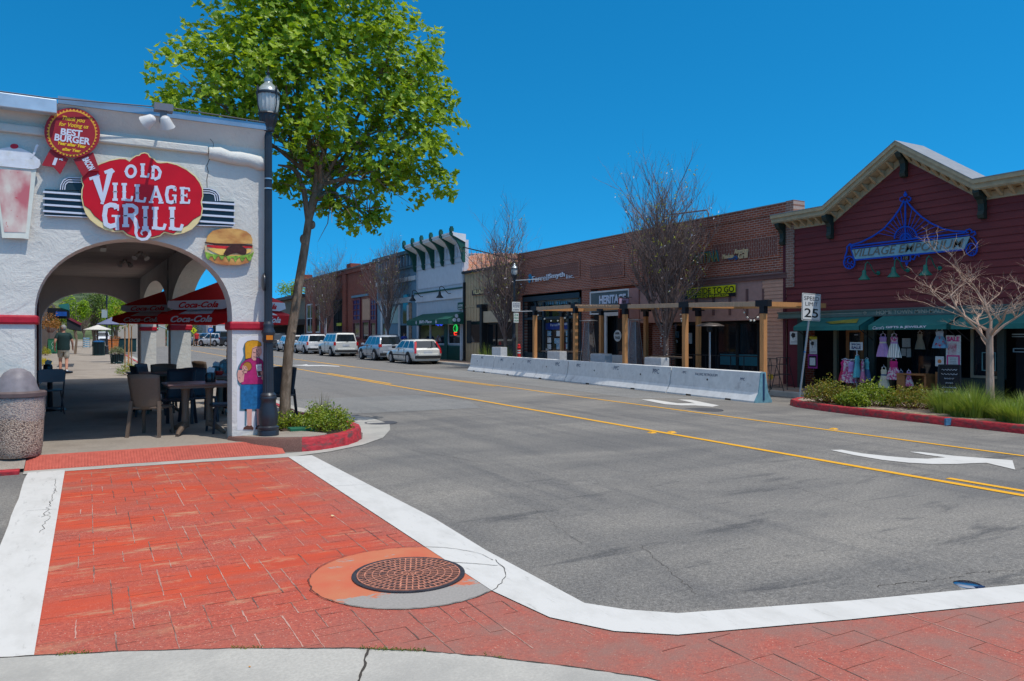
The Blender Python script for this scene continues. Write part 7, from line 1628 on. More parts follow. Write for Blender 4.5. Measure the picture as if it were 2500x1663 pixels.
flat_sign('street_sign', 'green and white two hour parking sign lower on the far lamp', 'sign', lx-.1, 1254, 1266, 764, 788, PW, [('2', -.25, .66, .28, .3), ('HR', .2, .68, .2, .4), ('PARKING', 0, .40, .16, .9), ('9AM-6PM', 0, .12, .14, .9)], mat('sign_green', (.01,.22,.10), .5, 0))
p = G2(1952, 962, .15); y = p.y; xa, zt = SY(1962.5, 714, y)[0], SX(1985, 713, p.x)[1]
t = thing('speed_limit_sign', 'white Speed Limit 25 sign on a leaning perforated steel post', 'traffic sign', (p.x, p.y, p.z))
zb_, zt_ = 2.10, 2.88
r1, r2 = SY(1957.5, 750, y-.05), SY(2003, 750, y-.05); cxs = (r1[0]+r2[0])/2; zb_, zt_ = SY(1957, 783, y-.05)[1], SY(1960, 716, y-.05)[1]; W2 = (r2[0]-r1[0])/2; ctr = Vector((cxs, y-.05, (zb_+zt_)/2)); Hh = (zt_-zb_)/2
lean = Vector((math.sin(R(2.0)), 0, math.cos(R(2.0)))); ux = Vector((lean.z, 0, -lean.x))
def sp_(m_, nm, w_, h_, off, rr=.03):
    pts = []
    for sx, sz, a0 in ((1,1,0),(-1,1,90),(-1,-1,180),(1,-1,270)):
        for k in range(5): A = R(a0+k*22.5); pts.append((sx*(w_-rr)+rr*math.cos(A), sz*(h_-rr)+rr*math.sin(A)))
    b = MB(); b.prism(pts, ctr + Vector((0,-off,0)), ux, lean, (0,-.003,0)); b.build(nm, m_, t)
sp_(PW, 'plate', W2, Hh, 0); sp_(M_SBLK, 'border', W2-.02, Hh-.02, .0032); sp_(mat('sign_face_white', (.66,.66,.64), .5, .04), 'face', W2-.032, Hh-.032, .0064, .022)
b = MB(); O = lambda x, z: ctr + ux*(x*W2) + lean*(z*Hh) + Vector((0,-.0098,0))
b.txt('SPEED', O(-.80,.48), ux, lean, Hh*.30, W2*1.6, .0, 0, .002); b.txt('LIMIT', O(-.66,.08), ux, lean, Hh*.28, W2*1.32, .0, 0, .002); b.txt('25', O(-.74,-.76), ux, lean, Hh*.66, W2*1.48, .01, 0, .002); b.build('lettering', M_SBLK, t)
b = MB(); top = ctr + Vector((0,.012,.0)) + lean*Hh*.3; b.bar(Vector((p.x,p.y,p.z-.1)), top, .045, .03, (0,1,0)); b.build('post', mat('perforated_steel', (.36,.40,.43), .4, .2, 60, metal=.5), t)
b = MB(); d_ = (top - Vector(p)); mid = Vector(p) + d_*.46; b.bar(mid - d_*.006, mid + d_*.006, .05, .035, (0,1,0)); b.build('blue_tape', mat('blue_tape', (.01,.12,.4), .5, 0), t)
# ---------------- planting in front of the red shop
SH = [((1985, 985), .62, .42, .52), ((2095, 992), .70, .45, .50), ((2195, 1000), .75, .48, .52), ((2040, 992), .4, .22, .3)]
SL_ = ['leafy green shrub beside the speed limit sign', 'bushy shrub in the middle of the red-kerbed bed', 'bushy shrub next to the grass clumps in the red-kerbed bed', 'low shrub filling the gap by the kerb of the bed']
for i, ((px, py), rx, ry, h) in enumerate(SH): q = G2(px, py, .15); shrub('bed_shrub', SL_[i], 'shrub', (q.x+.55, q.y, rdz(q.x, q.y)+.14), ry, rx, h*1.0, 620, .06, ML1 if i % 2 else ML2, None, 'shrubs in the red-kerbed bed', 30+i)
GL = ['green grass clump next to the last shrub', 'large green grass clump left of the pale bare tree', 'small grass clump right under the pale bare tree', 'grass clump at the right edge of the photo', 'low grass tuft left behind the largest clump', 'loose grass tuft against the foot of the pale bare tree', 'thin grass tuft between the last two clumps on the right', 'fine grass tuft at the kerb between the two larger left clumps']
for i, ((px, py), r_, h) in enumerate((((2285, 1010), .48, .62), ((2362, 1020), .58, .72), ((2442, 1030), .42, .46), ((2492, 1030), .52, .60), ((2330, 1004), .40, .50), ((2402, 1022), .36, .44), ((2468, 1034), .36, .42), ((2322, 1018), .34, .36))): q = G2(px, py, .15); grass_clump(GL[i], (q.x+.25, q.y, rdz(q.x, q.y)+.14), r_, h, 620, M_GR, 50+i, 'grass clumps in the red-kerbed bed')
q = G2(2310, 1020, .15); sheet('planting_bed', [(14.68, 4.0), (14.75, 9.5), (14.98, 11.3), (15.3, 12.2), (16.4, 12.2), (16.4, 4.0), (16.4, -5), (14.65, -5)], .150, mat('straw_mulch', (.34, .28, .19), .95, .4, 40, .6, 50, col2=(.15,.11,.07), c2amt=(.45,.6), c2scale=8))
grass_clump('spiky yellow-green plant at the left end of the barriers, front one', (17.6, yx(1190, 17.6), rdz(17.6, 36)+.14), .8, 1.25, 220, M_GR, 61, 'spiky plants by the tan shop', 'spiky_plant'); grass_clump('spiky yellow-green plant beside the far street lamp', (18.3, yx(1235, 18.3), rdz(18, 35)+.14), .8, 1.15, 200, M_GR, 62, 'spiky plants by the tan shop', 'spiky_plant')
# ================================================================= CARS
M_TYR = mat('tyre_rubber', (.018, .018, .019), .85, .1); M_RIM = mat('alloy_rim', (.50, .51, .53), .3, .08, metal=.7); M_TRIM = mat('black_trim', (.02, .02, .022), .6, .1)
M_CGL = mat('car_glass', (.012, .018, .022), .04, 0, spec=.8, coat=.5); M_TAIL = mat('tail_red', (.42, .006, .010), .15, .1, spec=.7); M_HEAD = mat('head_lens', (.62, .64, .66), .1, .05, spec=.8); M_PLATE = mat('licence_plate', (.45, .48, .52), .5, .1)
def paintm(name, c, metal=0.0): return mat(name, c, .32, .03, 2, metal=metal, spec=.5, coat=.7)
CW = paintm('white_car_paint', (.66, .67, .68)); CP = paintm('pearl_car_paint', (.62, .62, .58)); CS = paintm('silver_car_paint', (.36, .40, .45), .35); CRD = paintm('red_car_paint', (.45, .02, .02)); CBL = paintm('blue_car_paint', (.06, .14, .25), .2); CDK = paintm('dark_car_paint', (.025, .035, .05), .2)
def car(label, p, rz, kind, paint, L_=4.7, W_=1.82, H_=1.5, group=None, name='parked_car', detail=True):
    t = thing(name, label, 'pickup truck' if kind == 'pickup' else 'car', p, rz, group)
    w2, h2 = W_/2, L_/2; zb = .26 if H_ > 1.6 else .2; wr_ = .36 if H_ > 1.6 else .33
    bt = H_*.60 if kind != 'wagon' else H_*.62
    yf, yr = h2*.60, -h2*.60
    prof = {'suv': [(-h2, .62, bt-.02), (-h2+.06, .5, bt), (-h2*.5, .3, bt), (0, .3, bt-.02), (h2*.42, .3, bt-.04), (h2*.80, .3, bt-.14), (h2*.96, .45, bt-.30), (h2, .55, bt-.42)]}
    prof['wagon'] = [(-h2, .55, bt-.08), (-h2+.08, .42, bt), (-h2*.5, .25, bt), (0, .25, bt-.02), (h2*.40, .25, bt-.05), (h2*.82, .25, bt-.17), (h2*.97, .4, bt-.32), (h2, .5, bt-.42)]
    prof['pickup'] = [(-h2, .62, bt), (-h2+.05, .5, bt), (-h2*.12, .32, bt), (0, .32, bt), (h2*.4, .32, bt), (h2*.9, .32, bt-.06), (h2*.98, .45, bt-.2), (h2, .55, bt-.4)]
    P_ = prof.get(kind, prof['suv'])
    b = MB(); n = 0; vs = []
    for i, (y, z0, z1) in enumerate(P_):
        e = .90 if i in (0, len(P_)-1) else (.965 if i in (1, len(P_)-2) else 1); mid = (z0+z1)/2; cr = .015
        sec = [(0, zb if 0 < i < len(P_)-1 else z0), (w2*.86*e, zb if 0 < i < len(P_)-1 else z0), (w2*.97*e, z0 if z0 > zb+.1 else zb+.12), (w2*e, mid), (w2*.985*e, z1-.14), (w2*.94*e, z1-.03), (w2*.86*e, z1), (0, z1+cr)]
        vs += [(x, y, z) for x, z in sec] + [(-x, y, z) for x, z in sec[::-1][1:-1]]
    k = 14; b.add(vs, [(i*k+j, i*k+(j+1) % k, (i+1)*k+(j+1) % k, (i+1)*k+j) for i in range(len(P_)-1) for j in range(k)] + [tuple(range(k))[::-1], tuple((len(P_)-1)*k+j for j in range(k))])
    b.build('body', paint, t, 35, world=False)
    G_ = {'suv': (-h2+.10, -h2+.42, h2*.12, h2*.46), 'wagon': (-h2+.10, -h2+.55, h2*.05, h2*.42), 'pickup': (-h2*.14, -h2*.06, h2*.25, h2*.52), 'boxy': (-h2+.05, -h2+.20, h2*.22, h2*.48)}.get(kind)
    if kind == 'boxy': pass
    r0, r1, f1, f0 = G_; wb, wt = w2*.88, w2*.70; zr = H_ - .03; bz_ = bt-.01
    B0 = [(-wb, r0), (wb, r0), (wb, f0), (-wb, f0)]; T0 = [(-wt, r1), (wt, r1), (wt, f1), (-wt, f1)]
    b = MB(); s_ = .93
    def lerp2(i, kk): return (B0[i][0] + (T0[i][0]-B0[i][0])*kk, B0[i][1] + (T0[i][1]-B0[i][1])*kk, bz_ + (zr-bz_)*kk)
    lv = [[lerp2(i, kk) for i in range(4)] for kk in (0, .5, .92)]; top = [(x*.90, y*1 + (.06 if y < 0 else -.06), zr) for x, y in T0]
    midr = [(0, r1+.06, zr+.02), (0, f1-.06, zr+.02)]
    vs = sum(lv, []) + top + midr
    fs = [(a*4+i, a*4+(i+1) % 4, (a+1)*4+(i+1) % 4, (a+1)*4+i) for a in range(3) for i in range(4)] + [(12, 13, 16), (13, 14, 17, 16), (14, 15, 17), (15, 12, 16, 17)]
    b.add(vs, fs); b.build('cabin', paint, t, 50, world=False)
    def side(x_s, a0, a1, k0, k1, out=.004):          # glass pane on the cabin side, a = fraction from rear to front
        def P2(a, kk):
            yb = r0 + (f0-r0)*a; yt = r1 + (f1-r1)*a; x = wb + (wt-wb)*kk; return (x_s*(x+out), yb + (yt-yb)*kk, bz_ + (zr-bz_)*kk)
        return [P2(a0, k0), P2(a1, k0), P2(a1, k1), P2(a0, k1)]
    sp = {'suv': ((.05,.30),(.33,.62),(.65,.95)), 'wagon': ((.06,.33),(.36,.62),(.65,.95)), 'pickup': ((.08,.48),(.52,.94)), 'boxy': ((.05,.30),(.33,.62),(.65,.95))}[kind]
    for xs_ in (-1, 1):
        for a0, a1 in sp:
            b = MB(); q = side(xs_, a0, a1, .10, .84); b.add(q, [(0,1,2,3) if xs_ > 0 else (3,2,1,0)]); b.build('side_window', M_CGL, t, world=False)
    def endp(y_b, y_t, sg, k0, k1, ins):
        o = []
        for kk, s in ((k0, -1), (k0, 1), (k1, 1), (k1, -1)):
            x = (wb + (wt-wb)*kk)*ins*s; y = y_b + (y_t-y_b)*kk + sg*.006; o.append((x, y, bz_ + (zr-bz_)*kk))
        return o
    b = MB(); b.add(endp(r0, r1, -1, .10, .84, .90), [(0,1,2,3)]); b.build('rear_window', M_CGL, t, world=False)
    b = MB(); b.add(endp(f0, f1, 1, .06, .88, .92), [(3,2,1,0)]); b.build('windscreen', M_CGL, t, world=False)
    for sx in (-1, 1):
        for y in (yr, yf):
            b = MB(); b.tube([(sx*(w2-.30), y, wr_+.02), (sx*(w2+.004), y, wr_+.02)], wr_*1.20, 22); b.v = [(x, yy, max(zz, .12)) for x, yy, zz in b.v]; b.build('wheel_arch', M_TRIM, t, world=False)
            b = MB(); b.tube([(sx*(w2-.20), y, wr_), (sx*(w2-.18), y, wr_), (sx*(w2+.0), y, wr_), (sx*(w2+.018), y, wr_)], [wr_*.94, wr_, wr_, wr_*.92], 24); wh = b.build('wheel', M_TYR, t, world=False)
            b = MB(); b.tube([(sx*(w2+.0), y, wr_), (sx*(w2+.021), y, wr_)], wr_*.60, 18)
            for a in range(7): A = a*2*math.pi/7; b.bar((sx*(w2+.024), y, wr_), (sx*(w2+.024), y+wr_*.62*math.cos(A), wr_+wr_*.62*math.sin(A)), .045, .012, (1,0,0))
            b.build('rim', M_RIM, wh, world=False)
    b = MB(); b.box(-w2*.88, w2*.88, -h2-.05, -h2+.1, .34, .52) if detail else b.box(-w2*.85, w2*.85, -h2-.02, -h2+.1, .3, .45); b.box(-w2*.86, w2*.86, h2-.1, h2+.03, .3, .48); b.build('lower_bumper', M_TRIM, t, world=False, bevel=.02)
    tz = {'wagon': (.62, 1.28, .05), 'suv': (bt-.12, bt+.08, .17), 'boxy': (bt-.25, bt+.02, .12), 'pickup': (bt-.35, bt-.03, .09)}[kind]
    for sx in (-1, 1):
        b = MB(); wl = tz[2]
        if kind == 'wagon':
            lo, mi_, hi = (w2*.93, -h2-.012, .64), (w2*.90, -h2+.05, bt+.0), (wt+.05, -h2+.36, H_*.90)
            pts = []
            for (x, y, z) in (lo, mi_, hi): pts += [(sx*x, y+.10, z), (sx*(x+.012), y-.0, z), (sx*(x-.10), y-.035, z)]
            b.add(pts, [(0,1,4,3), (1,2,5,4), (3,4,7,6), (4,5,8,7)])
        else: b.box(sx*(w2*.985), sx*(w2*.985-wl-.04), -h2+ (.10 if kind != 'pickup' else .02), -h2-.012, tz[0], tz[1])
        b.build('tail_light', M_TAIL, t, world=False, bevel=.01 if kind != 'wagon' else 0)
        b = MB(); b.box(sx*(w2*.62), sx*(w2*.92), h2*.90, h2*.97+.02, bt-.42, bt-.28); b.build('headlight', M_HEAD, t, world=False, bevel=.02)
        b = MB(); b.box(sx*(w2*.95), sx*(w2+.16), f0-.32, f0-.20, bt+.0, bt+.14); b.build('wing_mirror', paint if kind != 'wagon' else M_TRIM, t, world=False, bevel=.03)
        if kind in ('suv', 'boxy', 'wagon') and detail: b = MB(); b.tube([(sx*wt*.9, r1+.1, zr+.0), (sx*wt*.9, r1+.2, zr+.06), (sx*wt*.9, f1-.2, zr+.06), (sx*wt*.9, f1-.1, zr)], .018, 5); b.build('roof_rail', M_TRIM, t, world=False)
        for a in (.335, .635): b = MB(); q = side(sx, a, a+.003, -.9, .02, .006); 
        if detail: b = MB(); b.box(sx*(w2*.99), sx*(w2+.012), -h2*.5, h2*.55, .50, .56); b.build('side_moulding', M_TRIM if kind == 'wagon' else paint, t, world=False)
        for y in (-h2*.28, h2*.12): b = MB(); b.box(sx*(w2*.985), sx*(w2+.018), y, y+.16, bt-.20, bt-.17); b.build('door_handle', paint, t, world=False)
        for y in (-h2*.33, h2*.06): b = MB(); b.box(sx*(w2*.9), sx*(w2+.002), y, y+.012, .38, bt-.04); b.build('door_gap', M_TRIM, t, world=False)
    b = MB(); b.box(-.26, .26, -h2-.02, -h2+.02, bt-.30, bt-.16); b.build('number_plate', M_PLATE, t, world=False)
    b = MB(); b.box(-w2*.55, w2*.55, h2*.97, h2+.012, bt-.46, bt-.34); b.build('grille', M_TRIM, t, world=False)
    if detail: b = MB(); b.bar((0, r0-.02, bz_+.03), (.35, r0+.03, bz_+.12), .02); b.build('rear_wiper', M_TRIM, t, world=False); b = MB(); b.box(-w2*.7, w2*.7, -h2-.06, -h2+.02, .50, .62); b.build('bumper_step', paint, t, world=False, bevel=.02)
    return t
CG = 'cars parked along the far kerb'
def place_car(px, py, X, label, kind, paint, L_, W_, H_, rz=0, group=CG):
    """px,py: where the rear left tyre meets the ground in the photograph, on the line x = X"""
    y = yx(px, X); x = X + W_/2; return car(label, (x, y + L_*.30, rdz(x, y)), rz, kind, paint, L_, W_, H_, group)
place_car(995, 889, 16.3, 'white station wagon with tall red tail lights, nearest of the parked row', 'wagon', CP, 4.7, 1.80, 1.47)
place_car(913, 880, 16.4, 'silver crossover with red tail lights behind the white station wagon', 'suv', CS, 4.55, 1.84, 1.70)
place_car(806, 871, 16.3, 'white boxy sport utility vehicle with a black bumper in the parked row', 'boxy', CP, 4.8, 1.95, 1.84)
place_car(741, 864, 16.2, 'long low white wagon-like car with a silver tailgate band', 'boxy', CW, 5.0, 1.92, 1.72)
place_car(692, 858, 16.2, 'white compact crossover behind the plane tree trunk', 'suv', CW, 4.5, 1.8, 1.62)
place_car(655, 853, 16.2, 'dark sport utility vehicle at the far end behind the lamp post', 'suv', CDK, 4.8, 1.9, 1.8)
# ================================================================= PATIO FURNITURE
M_WICK = mat('brown_resin', (.15, .105, .075), .45, .15, 90, .4, 160); M_WICKD = mat('dark_resin', (.030, .030, .038), .4, .15, 90, .4, 160); M_TBL = mat('table_resin', (.15, .085, .075), .35, .2, 30)
def chair(label, x, y, rz, m_, z=None, group='resin patio chairs under the arcade'):
    t = thing('patio_chair', label, 'chair', (x, y, (gz(y)+.13) if z is None else z), rz, group)    # faces local +Y
    b = MB(); ny = 8; vs = []
    for j in range(9):
        k = j/8; z_ = .40 + .50*k; w_ = .205 + .03*k; yb = -.20 - .11*k
        for i in range(ny+1): u = i/ny*2-1; vs.append((u*w_, yb + .05*(u*u) , z_ + (.02*(1-u*u) if j == 8 else 0)))
    b.add(vs, [(j*(ny+1)+i, j*(ny+1)+i+1, (j+1)*(ny+1)+i+1, (j+1)*(ny+1)+i) for j in range(8) for i in range(ny)]); o = b.build('backrest', m_, t, True, world=False); o.modifiers.new('t', 'SOLIDIFY').thickness = .022
    b = MB(); b.box(-.22, .22, -.20, .24, .40, .44); b.build('seat', m_, t, world=False, bevel=.015)
    for sx in (-1, 1):
        b = MB(); b.bar((sx*.20, .20, .40), (sx*.22, .24, 0), .04, .03); b.build('leg', m_, t, world=False)
        b = MB(); b.bar((sx*.20, -.19, .52), (sx*.23, -.27, 0), .045, .03); b.build('leg', m_, t, world=False)
    return t
def on_floor(px, py, h=.13): q = G(px, py, h); return q
chair('brown resin chair in front, seen from behind beside the square table', .82, 12.42, R(-28), M_WICK)
for lab, px, Y_, rz, m_ in (('dark resin chair behind the front table, left one', 432, 13.55, R(158), M_WICKD), ('dark resin chair behind the front table, middle one', 486, 13.9, R(196), M_WICKD), ('dark resin chair pushed between the front table and the pier', 552, 12.35, R(95), M_WICKD),
    ('dark resin chair at the back table, leftmost and side-on', 362, 15.4, R(-80), M_WICKD), ('dark resin chair at the back table, half hidden behind the leftmost', 375, 16.3, R(-120), M_WICKD), ('brown resin chair at the back table by the second pier', 396, 15.9, R(170), M_WICK),
    ('pale-lit resin chair behind the middle pier, out by the kerb', 510, 17.5, R(-60), M_WICK), ('dark resin chair between the lamp post and the plane tree', 682, 13.7, R(150), M_WICKD)):
    x, _ = SY(px, 900, Y_); chair(lab, x, Y_, rz, m_)
def patio_table(label, x, y, rz, w_=.92, d_=.8):
    t = thing('patio_table', label, 'table', (x, y, gz(y)+.13), rz, 'resin tables under the arcade')
    b = MB(); b.box(-w_/2, w_/2, -d_/2, d_/2, .735, .765); b.build('tabletop', M_TBL, t, world=False, bevel=.012)
    b = MB(); b.box(-w_/2+.03, w_/2-.03, -d_/2+.03, d_/2-.03, .70, .735); b.build('apron', M_WICK, t, world=False)
    for sx in (-1, 1):
        b = MB(); b.lathe((sx*.17, 0, 0), [(.055, .10), (.05, .4), (.06, .66), (.10, .70)], 14); b.build('pedestal', M_WICK, t, 40, world=False)
        for sy in (-1, 1): b = MB(); b.tube([(sx*.17, sy*.03, .14), (sx*.22, sy*.12, .12), (sx*.30, sy*.27, .05), (sx*.33, sy*.34, .02)], [.05, .045, .035, .025], 8); b.build('foot', M_WICK, t, world=False)
    return t
x, _ = SY(483, 1000, 12.35); patio_table('square brown resin table with twin pedestals near the front arch', x, 12.40, R(2))
def napkin(label, x, y, z):
    t = thing('napkin_dispenser', label, 'napkin holder', (x, y, z), 0, 'black napkin holders')
    b = MB(); b.lathe((0,0,0), [(.075,0),(.08,.02),(.08,.10),(.065,.14),(.02,.15)], 16); b.v = [(a, q*.75, c) for a, q, c in b.v]; b.build('box', mat('glossy_black', (.012,.012,.014), .25, .1, spec=.6), t, 40, world=False)
    b = MB(); b.add([(-.05,0,.14),(.05,0,.14),(.07,.02,.21),(-.01,.03,.235),(-.05,.01,.20)], [(0,1,2,3,4)]); o = b.build('napkins', PW, t, world=False); o.modifiers.new('t','SOLIDIFY').thickness = .015; return t
x, _ = SY(514, 944, 12.45); napkin('black napkin holder on the front table', x, 12.45, gz(12.4)+.13+.766)
x, _ = SY(540, 940, 14.6); tb2 = patio_table('second resin table half hidden behind the front pier', x+.15, 14.6, R(0)); b = MB(); b.lathe((0,0,0), [(.06,0),(.07,.03),(.075,.07)], 14); o = b.build('basket', mat('red_basket', (.5,.02,.015), .4, .1), world=False); o.location = (SY(534, 930, 14.4)[0], 14.4, gz(14.6)+.13+.766); tag(o, 'small red food basket on the second resin table', 'basket')
napkin('black napkin holder on the second table', SY(528, 920, 14.7)[0], 14.75, gz(14.6)+.13+.766)
x, _ = SY(384, 930, 15.9); patio_table('resin table at the back beside the second pier', x, 16.0, R(10))
# folding chair and round table at the window side
t = thing('folding_chair', 'grey metal folding chair at the window side of the arcade', 'chair', (SY(122, 990, 16.6)[0], 16.6, gz(16.6)+.13), R(10)); MF = mat('grey_metal', (.17,.16,.17), .4, .1, metal=.5)
b = MB(); b.prism([(-.21, .60), (.21, .60), (.215, .80), (.17, .84), (-.17, .84), (-.215, .80)], (0, -.22, 0), UX, UZ, (0, .02, 0)); b.build('backrest', MF, t, world=False); b = MB(); b.box(-.20, .20, -.16, .22, .42, .45); b.build('seat', MF, t, world=False, bevel=.01)
for sx in (-1, 1):
    b = MB(); b.tube([(sx*.215, -.22, .82), (sx*.215, -.02, .42), (sx*.215, .22, .0)], .014, 6); b.build('leg', MF, t, world=False); b = MB(); b.tube([(sx*.20, .18, .42), (sx*.20, -.26, .0)], .014, 6); b.build('leg', MF, t, world=False)
for z_, y_ in ((.12, -.18), (.10, .16)): b = MB(); b.tube([(-.21, y_, z_), (.21, y_, z_)], .011, 6); b.build('cross_bar', MF, t, world=False)
x, _ = SY(122, 920, 17.3); t = thing('cafe_table', 'small round black cafe table beside the arcade windows', 'table', (x, 17.3, gz(17.3)+.13))
b = MB(); b.lathe((0,0,.72), [(.38,0),(.39,.01),(.39,.03),(.37,.035)], 28); b.build('tabletop', M_TBL, t, world=False); b = MB(); b.lathe((0,0,0), [(.28,0),(.26,.03),(.05,.06),(.045,.70),(.12,.72)], 16); b.build('pedestal', M_SBLK, t, world=False)
napkin('black napkin holder on the small round cafe table', x-.03, 17.2, gz(17.3)+.13+.756)
# ---------------- soda umbrellas
M_UR = mat('umbrella_red', (.62, .008, .010), .7, .06, 6); M_UW = mat('umbrella_white', (.66, .64, .66), .7, .04); M_OR = mat('varnished_wood', (.50, .16, .02), .4, .15, 8)
def umbrella(label, x, y, z_edge, hw, rise, group='red and white soda umbrellas', rz=R(12)):
    zf = gz(y)+.13; t = thing('parasol', label, 'parasol', (x, y, zf), rz, group); ze = z_edge - zf
    b = MB(); b.tube([(0,0,0), (0,0,ze+rise*.95)], .024, 10); b.build('pole', M_OR, t, world=False)
    def ringp(r_, z, sag=.0): return [(r_*math.cos(R(45+90*i)), r_*math.sin(R(45+90*i)), z) for i in range(4)]
    def tier(zlo, zhi, r0, r1, mcol, mval, vh, sc):
        lo, hi = ringp(r0*1.414, zlo), ringp(r1*1.414, zhi)
        for i in range(4):
            j = (i+1) % 4; a, c, d, e = Vector(lo[i]), Vector(lo[j]), Vector(hi[j]), Vector(hi[i])
            b = MB(); q = a.lerp(c, .28); q2 = a.lerp(c, .72); u1 = e.lerp(d, .28); u2 = e.lerp(d, .72)
            b.add([a, q, u1, e], [(0,1,2,3)]); b.add([q2, c, d, u2], [(0,1,2,3)]); cp = b.build('canopy_panel', mcol[0], t, world=False); cp.modifiers.new('t', 'SOLIDIFY').thickness = .006
            b = MB(); b.add([q, q2, u2, u1], [(0,1,2,3)]); cp = b.build('canopy_panel', mcol[1], t, world=False); cp.modifiers.new('t', 'SOLIDIFY').thickness = .006
            b = MB(); dn = Vector((0,0,-vh)); n = 8
            pts = [a.lerp(c, k/n) for k in range(n+1)]; outw = Vector(((a+c).x, (a+c).y, 0)).normalized()
            vs = pts + [p_ + dn*(1 if k not in (0, n) else .7) + outw*.02 for k, p_ in enumerate(pts)]
            b.add(vs, [(k, k+1, n+2+k, n+1+k) for k in range(n)]); vl = b.build('valance', mval, t, world=False); vl.modifiers.new('t', 'SOLIDIFY').thickness = .005
            b = MB(); u = (a-c).normalized(); u = u if Vector((0,0,1)).cross(outw).dot(u) > 0 else -u
            W__ = (a-c).length*.62; o_ = (a+c)/2 - u*W__/2 + outw*.028 + dn*.82
            b.txt('Coca-Cola', o_, u, UZ, vh*.66, W__*sc, .025, .45, .002); b.build('lettering', M_UW if mval is M_UR else M_UR, t, world=False)
    tier(ze, ze+rise*.45, hw, hw*.40, (M_UR, M_UW), M_UR, .17, .9)
    tier(ze+rise*.42, ze+rise*1.15, hw*.86, .02, (M_UR, M_UR), M_UW, .16, 1.0)
    return t
x, z_ = SY(557, 770, 14.6); umbrella('red and white lettered parasol in front, above the second table', x, 14.6, z_, .82, .58, rz=R(40))
x, z_ = SY(425, 776, 20.4); umbrella('red parasol farther back behind the second pier', x, 20.4, z_+.02, .95, .62, rz=R(42))
